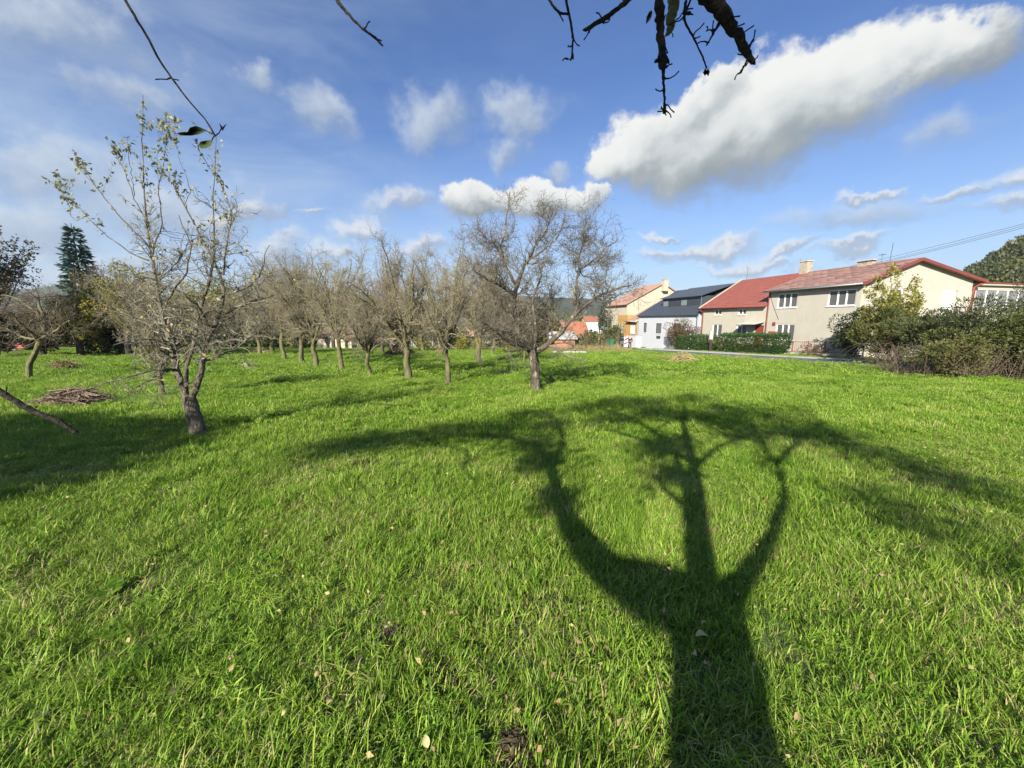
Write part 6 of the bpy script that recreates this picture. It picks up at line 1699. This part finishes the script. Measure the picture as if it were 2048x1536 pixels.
def gate_wall():
    # white pillar and low curved wall in front of the white house
    b_ = gw(-3.2, 25.5)
    t = thing('gate_pillar', 'white rendered gate pillar block at the white house corner', 'pillar', b_, HOUSE_TH)
    MB().box(-.45, .45, -.9, .9, -.3, 1.75).build('block', M_white_wall, t, bevel=.02)
    MB().box(-.5, .5, -.95, .95, 1.752, 1.84).build('cap', M_concrete, t)
    b_ = gw(-2.6, 21.8); t = thing('garden_wall', 'low rounded white garden wall beside the gate pillar', 'wall', b_, HOUSE_TH)
    n = 14; mb = MB()
    for i in range(n):
        a0, a1 = math.pi * i / n, math.pi * (i + 1) / n; y0_, y1_ = -2.0 * math.cos(a0), -2.0 * math.cos(a1)
        z0_, z1_ = .35 + .5 * math.sin(a0), .35 + .5 * math.sin(a1)
        mb.add([(0, y0_, -.4), (0, y1_, -.4), (0, y1_, z1_), (0, y0_, z0_), (.2, y0_, -.4), (.2, y1_, -.4), (.2, y1_, z1_), (.2, y0_, z0_)], [(0, 1, 2, 3), (4, 7, 6, 5), (3, 2, 6, 7), (0, 4, 5, 1)])
    mb.build('wall', M_white_wall, t)
    b_ = gw(-1.6, 20.3); t = thing('bins_box', 'grey cabinet standing against the white house front', 'cabinet', b_, HOUSE_TH)
    MB().box(-.3, .3, -.7, .7, -.1, 1.5).build('body', M_steel, t, bevel=.02); MB().box(-.33, .33, -.74, .74, 1.502, 1.56).build('lid', M_dark_metal, t)
    for s in (-1, 1): MB().box(-.32, -.303, s * .35 - .3, s * .35 + .3, .05, 1.4).build('door', M_steel, t)
gate_wall()
def thin_fence():
    Mf = plain('rusty_red_fence_paint', (.28, .10, .07), (.20, .08, .06), rough=.7)
    for (l0, l1, lab) in ((-1.5, 4.0, 'thin rusty garden fence with a low wall before the big house'), (10.8, 12.5, 'short rusty fence between the two hedges')):
        b_ = gw(-1.2, l0); t = thing('garden_fence', lab, 'fence', b_, HOUSE_TH, 'garden fences at the houses'); L_ = l1 - l0; dz = float(gz(*st(-1.2, l1))) - b_[2]
        n = max(2, int(L_ / 1.3))
        for i in range(n + 1):
            y = L_ * i / n; MB().box(-.03, .03, y - .03, y + .03, dz * i / n - .2, dz * i / n + 1.25).build('post', Mf, t)
        for zz in (.35, 1.15):
            MB().add([(-.02, 0, zz), (.02, 0, zz), (.02, 0, zz + .04), (-.02, 0, zz + .04), (-.02, L_, zz + dz), (.02, L_, zz + dz), (.02, L_, zz + .04 + dz), (-.02, L_, zz + .04 + dz)], [(0, 1, 2, 3), (4, 7, 6, 5), (0, 4, 5, 1), (1, 5, 6, 2), (2, 6, 7, 3), (3, 7, 4, 0)]).build('rail', Mf, t)
        m = int(L_ / .16); mb = None
        for i in range(m):
            y = L_ * (i + .5) / m; z = dz * (i + .5) / m
            if mb is None: o = MB().box(-.007, .007, -.007, .007, .35, 1.18).build('bar', Mf, t); mb = o.data
            else: o = link('bar', mb, t)
            o.location = (0, y, z)
        MB().add([(-.12, 0, -.4), (.12, 0, -.4), (.12, 0, .28), (-.12, 0, .28), (-.12, L_, -.4 + dz), (.12, L_, -.4 + dz), (.12, L_, .28 + dz), (-.12, L_, .28 + dz)], [(0, 1, 2, 3), (4, 7, 6, 5), (0, 4, 5, 1), (1, 5, 6, 2), (2, 6, 7, 3), (3, 7, 4, 0)]).build('base_wall', M_render_b, t)
    b_ = gw(-2.6, 12.0); t = thing('gas_post', 'dark post with pale top standing between the hedges', 'post', b_)
    MB().box(-.10, .10, -.08, .08, -.2, 1.3).build('post', M_bark_dark, t); MB().box(-.18, .18, -.12, .12, 1.302, 2.2).build('box', M_concrete, t, bevel=.02)
thin_fence()
def slab_():
    b_ = ground(1138, 707); o = MB().box(-1.6, 1.6, -.4, .4, 0, .22).build('stone_slab', M_concrete, bevel=.03); o.location = Vector([float(v) for v in b_]); tag(o, 'flat pale concrete slab lying at the meadow edge', 'slab')
    b_ = ground(1188, 700); o = MB().box(-1.3, 1.3, -.4, .4, 0, .3).build('stone_slab', M_concrete, bevel=.03); o.location = Vector([float(v) for v in b_]); tag(o, 'second pale slab behind the reddish sapling', 'slab')
slab_()
# wooded hill behind the houses on the right
M_woodhill = leafcol('hill_tree_leaf', (.03, .045, .015), (.065, .08, .022), (.12, .12, .035), (.17, .12, .05), trans=.1)
hill('hill', [(1900, 590), (1925, 566), (1960, 545), (2000, 520), (2048, 492), (2150, 440), (2300, 400), (2600, 400)], 230, 230, 120, 'steep wooded hill rising behind the houses on the right', rough=2)
LH = make_lib('hill_crowns')
for i in range(4):
    r_ = np.random.default_rng(300 + i); p, d, lt = cloud_pts(r_, 420, (1, 1, 1.1), 12); V, F, T_ = quad_leaves(r_, p, .26, np.clip(.4 + lt + r_.normal(0, .15, 420) + [.0, .15, -.12, .25][i], 0, 1), aspect=.8)
    LH.objects.link(bpy.data.objects.new(f'crown_{i}', np_mesh(f'crown_{i}', V, [F], [M_woodhill], tint=T_)))
def hill_trees():
    r_ = np.random.default_rng(9); o = bpy.data.objects['hill']; n = 2200
    co = np.array([v.co for v in o.data.vertices]).reshape(-1, 3)[:26 * 240]
    idx = r_.integers(26 * 0, len(co), n); P = co[idx] + r_.normal(0, 1.0, (n, 3)) * [1, 1, 0]; sc = r_.uniform(2.4, 4.5, n)
    scatter('hill_wood', P, np.stack([np.zeros(n), np.zeros(n), r_.uniform(0, 6, n)], -1), np.stack([sc, sc, sc * r_.uniform(.9, 1.4, n)], -1), r_.integers(0, 4, n), LH, 'autumn woodland covering the steep hill on the right')
    # woods and gardens on the valley floor and near slope
    n = 7000; y = 95 + 600 * r_.uniform(0, 1, n) ** 1.6; x = r_.uniform(-1.35, 0.42, n) * y; sc = r_.uniform(2.0, 5.0, n) * (1 + y / 900); k = (x < .17 * y) | (y > 125); x, y, sc = x[k], y[k], sc[k]; n = len(x)
    scatter('valley_wood', np.stack([x, y, gz(x, y) + sc * .3], -1), np.stack([np.zeros(n), np.zeros(n), r_.uniform(0, 6, n)], -1), np.stack([sc, sc, sc * .8], -1), r_.integers(0, 4, n), LH, 'mixed autumn trees filling the valley behind the orchard')
hill_trees()
def hedgerow():
    r_ = np.random.default_rng(19); n = 1500; y = r_.uniform(60, 95, n)
    x = np.array([at(p, 700, q)[0] for p, q in zip(r_.uniform(330, 1235, n), y)]); sc = r_.uniform(.7, 2.1, n)
    scatter('hedgerow', np.stack([x, y, gz(x, y) + sc * .5], -1), np.stack([np.zeros(n), np.zeros(n), r_.uniform(0, 6, n)], -1), np.stack([sc, sc, sc], -1), r_.integers(0, 4, n), LH, 'brown and olive scrub closing the far end of the orchard')
hedgerow()

# ------------------------------------------------------------------ on the grass
M_fallen = leafy('fallen_leaf', [(0, (.30, .20, .10)), (.4, (.42, .33, .16)), (.75, (.55, .52, .25)), (1, (.70, .64, .45))], trans=.25, rough=.7)
def fallen():
    r_ = np.random.default_rng(51)
    spots = [(1400, 1297, .10, .9), (1388, 1340, .08, .9), (1590, 1472, .09, .2), (660, 1435, .09, .6), (855, 1527, .10, .85), (527, 1457, .07, .7), (1110, 1395, .08, .2), (1145, 1410, .08, .2), (575, 1460, .07, .9), (1732, 1368, .06, .6),
             (217, 1155, .06, .9), (683, 1110, .06, .9), (555, 1175, .05, .8), (1045, 1300, .05, .3), (772, 1283, .06, .8), (950, 1440, .06, .6), (1010, 1440, .06, .4), (1618, 1055, .06, .8), (1420, 1045, .05, .8), (1780, 950, .05, .6),
             (450, 1137, .05, .6), (1335, 1160, .05, .7), (1235, 905, .05, .9), (640, 1380, .06, .4), (1850, 1230, .05, .8), (160, 1000, .05, .9), (340, 985, .05, .8), (470, 1020, .05, .7), (560, 1245, .05, .7), (1540, 1100, .05, .3)]
    n = 0
    for (px, py, s, ti) in spots:
        g0 = ground(px, py + 6)
        V, F = [], []
        s *= .55 if py < 1430 else .42; ti *= .7; k = 8; a0 = r_.uniform(0, 6.3); cu = r_.uniform(.2, .7)
        for side in (0, 1):
            for i in range(k):
                t = i / (k - 1); w = math.sin(math.pi * (t ** .8)) * .32 + .02
                V.append(((t - .5) * s, (w if side else -w) * s, s * (cu * (w ** 2) * 3 + .25 * math.sin(t * 3) + .04 * r_.uniform())))
        for i in range(k): V.append(((i / (k - 1) - .5) * s, 0, s * .25 * math.sin(i / (k - 1) * 3)))
        F = [(i, i + 1, 2 * k + i + 1, 2 * k + i) for i in range(k - 1)] + [(2 * k + i, 2 * k + i + 1, k + i + 1, k + i) for i in range(k - 1)]
        mb = MB().add(V, F); o = mb.build('fallen_leaf', M_fallen, smooth=True)
        a = o.data.attributes.new('tint', 'FLOAT', 'POINT'); a.data.foreach_set('value', [ti] * len(V))
        o.location = (float(g0[0]), float(g0[1]), float(g0[2]) + (.075 if py > 1200 else .10)); o.rotation_euler = (r_.normal(0, .4), r_.normal(0, .4), a0)
        lab = {(1400, 1297): 'large pale fallen leaf in the middle of the dark trunk shadow', (1388, 1340): 'smaller pale fallen leaf just below the large one in the trunk shadow', (1590, 1472): 'brown curled fallen leaf at the right side of the trunk shadow, near the bottom',
               (855, 1527): 'pale yellow fallen leaf at the bottom edge, left of the molehill', (660, 1435): 'tan fallen leaf deep in the long near grass at lower left', (217, 1155): 'pale fallen leaf standing alone far to the left', (1780, 950): 'small pale fallen leaf far right inside the crown shadow'}.get((px, py), 'small dry fallen leaf lying in the meadow grass')
        tag(o, lab, 'leaf', 'fallen leaves in the meadow')
fallen()
def litter():
    r_ = np.random.default_rng(52); n = 1900
    y = r_.uniform(.9, 16, n); x = r_.uniform(-1.4, 1.4, n) * y
    p = np.stack([x, y, gz(x, y) + r_.uniform(.015, .10, n)], -1)
    d = norm(np.stack([r_.normal(0, 1, n), r_.normal(0, 1, n), r_.normal(0, .25, n)], -1))
    g = Geo(); V, F, T_ = leaves_geo(r_, p, r_.uniform(.018, .040, n), np.clip(r_.normal(.25, .22, n), 0, 1), direction=d, aspect=.6); g.add(V, F, T_)
    tag(link('leaf_litter', g.mesh('leaf_litter', [M_fallen], False, True)), 'scattered dry leaf scraps deep in the grass', kind='stuff')
litter()
M_earth = plain('crumbly_earth', (.045, .033, .022), (.11, .08, .05), scale=30, rough=1, bump=1, bscale=160)
def mound(label, px, py, r, h, seed):
    g0 = ground(px, py); r_ = np.random.default_rng(seed); n = 260
    mb = MB(); t = thing('molehill', label, 'soil mound', g0)
    rings = 7; k = 20; V = [(0, 0, h)]
    for i in range(1, rings + 1):
        for j in range(k):
            a = 2 * math.pi * j / k; q = r * i / rings * (1 + r_.normal(0, .08)); V.append((q * math.cos(a), q * math.sin(a), h * math.cos(math.pi / 2 * i / rings) ** 1.3 + r_.normal(0, h * .1) - (.03 if i == rings else 0)))
    F = [(0, 1 + j, 1 + (j + 1) % k) for j in range(k)] + [(1 + (i - 1) * k + j, 1 + i * k + j, 1 + i * k + (j + 1) % k, 1 + (i - 1) * k + (j + 1) % k) for i in range(1, rings) for j in range(k)]
    mb.add(V, F).build('mound', M_earth, t, smooth=False)
    mb = MB()
    for i in range(n):
        a = r_.uniform(0, 6.3); q = r * math.sqrt(r_.uniform(0, 1)) * 1.05; s = r_.uniform(.005, .02)
        z = h * max(0, math.cos(math.pi / 2 * min(1, q / r))) + s * .3
        M = Matrix.Rotation(r_.uniform(0, 6), 3, 'X') @ Matrix.Rotation(r_.uniform(0, 6), 3, 'Z')
        mb.cbox((q * math.cos(a), q * math.sin(a), z), (s, s * 1.3, s * .8), M)
    o = mb.build('crumbs', M_earth, t); o['kind'] = 'stuff'
mound('dark crumbly molehill at the bottom edge of the meadow', 1035, 1515, .07, .03, 1)
mound('flat brownish soil patch with straw in the near grass', 785, 1288, .07, .008, 2)
mound('low dark soil patch between tufts, right of the brownish one', 888, 1372, .06, .008, 3)
# ------------------------------------------------------------------ the tree behind the camera whose branches hang in at the top
SD = np.array([math.sin(SUN_AZ), math.cos(SUN_AZ)])
def cast(px, py, yc):
    """the point at distance yc (negative: behind the camera) whose shadow falls at (px, py) of the meadow"""
    g = ground(px, py)
    t = (g[1] - yc) / SD[1]
    return np.array([g[0] - SD[0] * t, yc, g[2] + t * math.tan(SUN_EL)])
M_overbark = plain('overhead_bark', (0.030, 0.025, 0.020), (0.014, 0.012, 0.010), scale=22, rough=0.95, bump=1.0, bscale=80,  # darkened bark: the tree's own shade on these branches is in the colour
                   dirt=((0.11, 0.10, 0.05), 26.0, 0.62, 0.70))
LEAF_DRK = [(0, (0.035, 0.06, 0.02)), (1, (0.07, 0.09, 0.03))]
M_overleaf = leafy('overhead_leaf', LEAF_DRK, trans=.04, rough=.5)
def overhead():
    r_ = np.random.default_rng(77)
    base = np.array([-.24, -1.35]); yb = -1.3
    root = np.array([base[0], base[1], float(gz(*base))])
    fork = cast(1412, 1240, yb)
    wood, tw = Geo(), Geo()
    tr = [(*root - np.array([0, 0, .1]), .27), (*(root * .6 + fork * .4), .22), (*(root * .3 + fork * .7), .19), (*fork, .20)]
    def C(path):      # (px, py, radius, y) shadow path
        return [tuple(cast(p[0], p[1], p[3])) + (p[2],) for p in path]
    f4 = (*fork, .10)
    Ls = [
        [f4] + C([(1270, 1190, .085, -1.3), (1165, 1090, .075, -1.25), (1125, 1000, .065, -1.2), (1110, 930, .05, -1.2), (1085, 895, .045, -1.2), (1020, 870, .04, -1.2), (930, 870, .03, -1.2), (820, 885, .024, -1.2), (700, 905, .012, -1.2)]),
        [f4] + C([(1388, 1140, .055, -1.4), (1372, 1040, .045, -1.4), (1372, 960, .04, -1.4), (1342, 900, .036, -1.4), (1310, 860, .035, -1.4), (1240, 830, .03, -1.4), (1180, 815, .02, -1.3)]),
        [f4] + C([(1490, 1150, .05, -1.2), (1548, 1060, .038, -1.0), (1565, 985, .03, -.9), (1545, 920, .024, -.8), (1500, 860, .03, -.6), (1440, 825, .02, -.5)]),
        C([(1390, 1160, .045, -1.4), (1320, 1135, .035, -1.45), (1255, 1112, .018, -1.5)]),
        C([(1375, 1020, .03, -1.4), (1335, 985, .022, -1.45), (1300, 950, .012, -1.5)]),
        C([(1370, 960, .05, -1.4), (1420, 900, .03, -1.5), (1500, 870, .025, -1.6), (1620, 880, .02, -1.7), (1740, 910, .014, -1.8), (1850, 950, .010, -1.9), (1980, 990, .01, -2.0)]),
        C([(1545, 930, .035, -.8), (1600, 880, .03, -.9), (1640, 850, .02, -1.0), (1580, 820, .012, -1.0)]),
        C([(1110, 930, .04, -1.2), (1130, 880, .035, -1.3), (1120, 840, .025, -1.4), (1090, 820, .012, -1.5)]),
        C([(1020, 872, .03, -1.2), (980, 900, .02, -1.3), (920, 930, .012, -1.4)]),
        C([(1310, 860, .03, -1.4), (1370, 830, .025, -1.6), (1440, 815, .02, -1.8), (1560, 830, .012, -2)]),
    ]
    P, Rr = limb_batch([tr], 14); rough_tube(wood, P[0], Rr[0] * (1 + .3 * np.exp(-np.linspace(0, 1, 14) * 7)), 14, r_, .12)
    P1, R1 = limb_batch(Ls, 18)
    for p, q in zip(P1, R1): rough_tube(wood, p, q * 1.15, 8, r_, .12)
    P2, R2 = grow(r_, P1, R1, 5.0, .32, (.3, .9), (35, 75), .2, n=7, wob=.22, rad=(.5, .3), minr=.006)
    ok = (P2[:, :, 1].max(1) < .25)
    P2, R2 = P2[ok], R2[ok]
    V, F = sweep(P2, R2, 5); tw.add(V, F)
    P3, R3 = grow(r_, P2, R2, 7, .1, (.12, .5), (30, 80), .2, n=5, wob=.22, minr=.0042)
    ok = (P3[:, :, 1].max(1) < .3); P3, R3 = P3[ok], R3[ok]
    V, F = sweep(P3, R3, 4); tw.add(V, F)
    lv = Geo()
    pos = P3[:, -1][r_.uniform(size=len(P3)) < .9]
    pos = np.concatenate([pos + r_.normal(0, .06 + .02 * k, pos.shape) for k in range(7)] + [P3[:, 3]])
    pos = pos[pos[:, 1] < .35]
    blobs = [(690, 895, -1.2, .45), (760, 885, -1.2, .4), (850, 868, -1.2, .5), (940, 858, -1.2, .5), (1010, 860, -1.2, .45), (1075, 885, -1.2, .35), (1110, 850, -1.3, .35), (1190, 815, -1.3, .5), (1240, 808, -1.4, .5), (1300, 830, -1.4, .4), (1340, 880, -1.4, .4),
             (1310, 900, -1.5, .35), (1400, 840, -1.5, .4), (1450, 825, -1.2, .5), (1530, 838, -1.2, .45), (1580, 870, -.9, .35), (1640, 870, -1.5, .45), (1700, 900, -1.7, .4), (1780, 925, -1.8, .45), (1860, 955, -1.9, .4), (1950, 980, -2, .45), (1120, 990, -1.2, .2), (1090, 920, -1.2, .3), (1345, 950, -1.4, .22), (1900, 1060, -2, .6), (1760, 1010, -1.9, .4), (1300, 810, -1.3, .5), (1380, 800, -1.3, .5), (1460, 850, -1.3, .4), (1060, 830, -1.3, .4), (1350, 830, -1.3, .5), (1220, 840, -1.3, .4), (1480, 870, -1.3, .4)]
    bp = []
    for (bx_, by_, bc, br) in blobs:
        c = cast(bx_, by_, bc); q = r_.normal(0, 1, (int(800 * br / .4 * (.45 if bx_ > 1640 else 1)), 3)) * np.array([br * .62, br * .4, br * .38]); bp.append(c + q)
    bp = np.concatenate(bp); bp = bp[bp[:, 1] < .3]; pos = np.concatenate([pos, bp])
    V, F, T_ = leaves_geo(r_, pos, r_.uniform(.05, .09, len(pos)), r_.uniform(0, 1, len(pos)), .5, .55); lv.add(V, F, T_)
    t = thing('overhanging_tree', 'dark tree beside the viewer, bare limbs and twigs hanging in at the top', 'tree', (0, 0, 0))
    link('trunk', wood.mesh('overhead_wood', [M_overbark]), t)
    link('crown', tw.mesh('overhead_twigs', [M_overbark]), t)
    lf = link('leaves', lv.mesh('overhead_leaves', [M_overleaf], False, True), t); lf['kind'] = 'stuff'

    def branch(label, paths, knob=0.0, spurs=0, seed=1, lv_=None, sides=10):
        """hanging branch with side twigs, each path [(px, py, radius, y)]"""
        q_ = np.random.default_rng(seed); g = Geo()
        for pth in paths:
            pts = [tuple(at(p[0], p[1], p[3])) + (p[2],) for p in pth]
            P_, R_ = limb_batch([pts], 26); R_ = R_ * .84
            P_ = P_[0] + q_.normal(0, R_[0].mean() * .16, (26, 3))
            rr = R_[0] * (1 + knob * q_.normal(0, 1, 26).clip(-1, 2))
            rough_tube(g, P_, rr, sides, q_, .16)
            g.add(*sweep(np.stack([P_[-1], P_[-1] + norm(P_[-1] - P_[-2]) * R_[0][-1] * 1.5])[None], np.array([[rr[-1], .0005]]), sides))
            if spurs:
                S, SR = grow(q_, P_[None], R_[:1], spurs, .12, (.010, .045), (35, 85), .1, n=4, wob=.35, rad=(.5, .3), minr=.0016, taper_len=.2)
                SR = SR * np.array([1.5, 1.1, 1.0, 1.2])[None]
                V, F = sweep(S, SR, 6); g.add(V, F)
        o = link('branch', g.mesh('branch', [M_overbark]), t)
        if label: o['label'] = label
        return o
    # upper limb overhead, out of the frame, carries the hanging ones
    o1 = np.array([.62, .95, 2.95])
    g = Geo()
    limb = [tuple(fork) + (.09,), (.1, -.6, 2.75, .07), (.45, .35, 3.0, .055), (.66, 1.0, 2.98, .045), (.95, 1.5, 3.15, .03), (1.2, 2.0, 3.4, .015)]
    P_, R_ = limb_batch([limb], 20); rough_tube(g, P_[0], R_[0], 9, r_, .12)
    limb = [(.1, -.6, 2.75, .05), (-.3, .2, 2.85, .035), (-.75, .9, 2.85, .02), (-1.0, 1.25, 2.75, .012)]
    P_, R_ = limb_batch([limb], 20); rough_tube(g, P_[0], R_[0], 8, r_, .12)
    limb = [(*cast(820, 885, -1.2), .024), (-3.2, -.9, 3.2, .022), (-2.6, -.2, 2.5, .018), (-2.0, .6, 1.85, .014), (-1.62, 1.0, 1.52, .011)]
    P_, R_ = limb_batch([limb], 20); rough_tube(g, P_[0], R_[0], 8, r_, .12)
    link('limb', g.mesh('overhead_limbs', [M_overbark]), t)
    Y = 1.0
    branch('thick black knobbly branch end pointing down right', [[(1380, -60, .022, Y), (1412, -10, .019, Y), (1440, 25, .017, Y), (1468, 62, .014, Y), (1490, 95, .011, Y), (1505, 122, .006, Y)],
            [(1440, 42, .0035, Y), (1428, 65, .0025, Y), (1414, 90, .002, Y)], [(1499, 110, .003, Y), (1490, 130, .0025, Y), (1480, 146, .002, Y)], [(1492, 98, .003, Y), (1500, 90, .0022, Y), (1507, 78, .0018, Y)]], .12, 75, 1)
    branch('straight hanging branch with a knotted end and one long thin twig', [[(1318, -60, .011, Y), (1319, 0, .0115, Y), (1321, 50, .011, Y), (1324, 100, .0105, Y), (1326, 122, .013, Y), (1328, 138, .008, Y)],
            [(1326, 130, .0045, Y), (1327, 170, .0035, Y), (1329, 200, .003, Y), (1327, 225, .0018, Y)], [(1329, 205, .0022, Y), (1331, 216, .002, Y), (1331, 226, .0014, Y)],
            [(1322, 112, .006, Y), (1314, 122, .004, Y), (1309, 124, .002, Y)], [(1328, 112, .006, Y), (1336, 122, .004, Y), (1338, 127, .002, Y)]], .14, 60, 2)
    o = branch('thick lichened branch stub broken off to pale wood', [[(1352, -70, .017, 1.08), (1349, 0, .0155, 1.08), (1345, 30, .0135, 1.08), (1341, 50, .011, 1.08), (1337, 66, .006, 1.08)]], .08, 40, 3)
    o.data.materials[0] = M_bark_mossy
    branch('bare twig end slanting down left', [[(1290, -40, .0075, Y), (1256, 0, .0068, Y), (1220, 30, .006, Y), (1195, 45, .0055, Y), (1175, 58, .005, Y), (1167, 60, .003, Y)], [(1180, 55, .004, Y), (1178, 65, .002, Y)], [(1205, 38, .005, Y), (1207, 46, .002, Y)]], .10, 22, 4)
    branch('thin hooked twig with a side shoot', [[(1131, -30, .0042, Y), (1134, 10, .0036, Y), (1142, 45, .003, Y), (1147, 75, .0028, Y), (1144, 105, .0024, Y), (1145, 120, .003, Y), (1136, 120, .002, Y), (1131, 116, .0016, Y)],
            [(1098, -2, .003, Y), (1108, 15, .0028, Y), (1120, 26, .0028, Y), (1134, 28, .0026, Y)]], .10, 35, 5)
    tw4 = branch('thin twig ending in one small ragged leaf', [[(1372, 0, .0035, Y), (1368, 25, .0035, Y), (1370, 45, .0028, Y), (1384, 70, .0024, Y), (1396, 95, .0022, Y), (1408, 120, .002, Y), (1413, 136, .0018, Y)], [(1385, -10, .003, Y), (1375, 15, .0025, Y), (1371, 30, .002, Y)]], .10, 25, 6)
    tw1 = branch('long thin twig reaching down from the upper left', [[(232, -40, .0042, 1.05), (250, 0, .0040, 1.05), (270, 32, .0036, 1.05), (300, 82, .0032, 1.05), (318, 120, .003, 1.05), (350, 165, .0026, 1.05), (380, 205, .0024, 1.05), (402, 228, .0022, 1.05), (418, 248, .0022, 1.05), (430, 272, .002, 1.05)],
            [(430, 272, .0018, 1.05), (438, 266, .0014, 1.05), (443, 256, .0012, 1.05)], [(428, 272, .0016, 1.05), (424, 280, .0014, 1.05)], [(425, 268, .0014, 1.05), (410, 260, .0012, 1.05)]], .07, 6, 7)
    branch('short bare twig end hanging at the top', [[(655, -30, .0046, Y), (672, -2, .0046, Y), (690, 22, .0042, Y), (710, 42, .0036, Y), (730, 62, .0032, Y), (752, 76, .0038, Y), (764, 90, .003, Y)]], .10, 4, 8)
    branch('dark stick reaching in at the lower left', [[(-90, 735, .0092, Y), (0, 782, .0086, Y), (45, 812, .0076, Y), (90, 832, .0068, Y), (108, 838, .0078, Y), (130, 850, .0066, Y), (152, 864, .0055, Y)]], .10, 8, 9)
    # the few leaves that hang on them
    def leaf(path, y, depth=.012):
        c = np.mean(path, axis=0)
        V = [at(p[0], p[1], y + depth * math.sin(i * 1.1)) for i, p in enumerate(path)]
        V.append(at(c[0], c[1], y + depth * 1.5))
        V = np.array(V); n = len(path)
        top = V + np.array([0, .0006, 0])
        F = [(i, (i + 1) % n, n) for i in range(n)]
        mb = MB(); mb.add(V, F); mb.add(top, [f[::-1] for f in F])
        o = mb.build('leaf', M_overleaf, t)
        a = o.data.attributes.new('tint', 'FLOAT', 'POINT'); a.data.foreach_set('value', [.5] * len(o.data.vertices))
    leaf([(412, 260), (400, 254), (390, 252), (380, 255), (374, 265), (364, 264), (352, 267), (366, 271), (382, 271), (396, 269), (410, 263)], 1.05)
    leaf([(424, 280), (412, 281), (401, 283), (397, 290), (402, 297), (412, 296), (422, 290)], 1.05)
    leaf([(442, 258), (438, 246), (443, 252), (444, 256), (453, 247), (449, 255), (445, 262)], 1.05)
    leaf([(1303, 20), (1298, 24), (1293, 34), (1292, 48), (1298, 42), (1303, 34), (1305, 25)], 1.0)
    leaf([(1372, 24), (1380, 21), (1384, 27), (1378, 31), (1372, 30), (1366, 33), (1366, 26)], 1.0)
    leaf([(1411, 136), (1406, 145), (1410, 152), (1413, 148), (1417, 152), (1420, 143), (1416, 137), (1413, 141)], 1.0)
overhead()
# trees that stand behind the viewer to the left and throw the broad shade over the grass there
def rear_trees():
    for (px, py, k, lab) in [(30, 920, 7.5, 'leafy tree standing behind the viewer on the left, shading the grass at the left edge'), (-260, 900, 7.5, 'second leafy tree behind the viewer, further to the left')]:
        g = ground(px, py)
        x, y = g[0] - SD[0] * k, g[1] - SD[1] * k
        put_tree('orchard_tree', lab, 'tree', (x, y, float(gz(x, y))), 1.0, VC[0], VC[1], None, REAR, (1.0, 1.0, .95))
r__ = np.random.default_rng(4)
p__ = norm(r__.normal(0, 1, (9000, 3))) * (r__.uniform(.2, 1, (9000, 1)) ** .5) * np.array([2.3, 2.3, 1.3]) + np.array([0, 0, 3.3])
g__ = Geo(); g__.add(*[q for q in quad_leaves(r__, p__, .15, r__.uniform(0, .5, 9000))]); REAR = g__.mesh('rear_leaves', [M_yleaf], False, True)
rear_trees()

# ------------------------------------------------------------------ haze of the valley air
def haze():
    m, nt, out = new_mat('valley_haze')
    v = nd(nt, 'ShaderNodeVolumePrincipled')
    v.inputs['Color'].default_value = (.80, .88, 1.0, 1); v.inputs['Density'].default_value = .00017; v.inputs['Anisotropy'].default_value = .2
    nt.links.new(v.outputs[0], out.inputs['Volume'])
    z0 = float(gz(0, 1000)) - 60
    o = MB().box(-3200, 3200, -90, 2300, -140, 172).build('haze', m)
    tag(o, 'thin bluish autumn haze lying over the valley', kind='stuff')
haze()
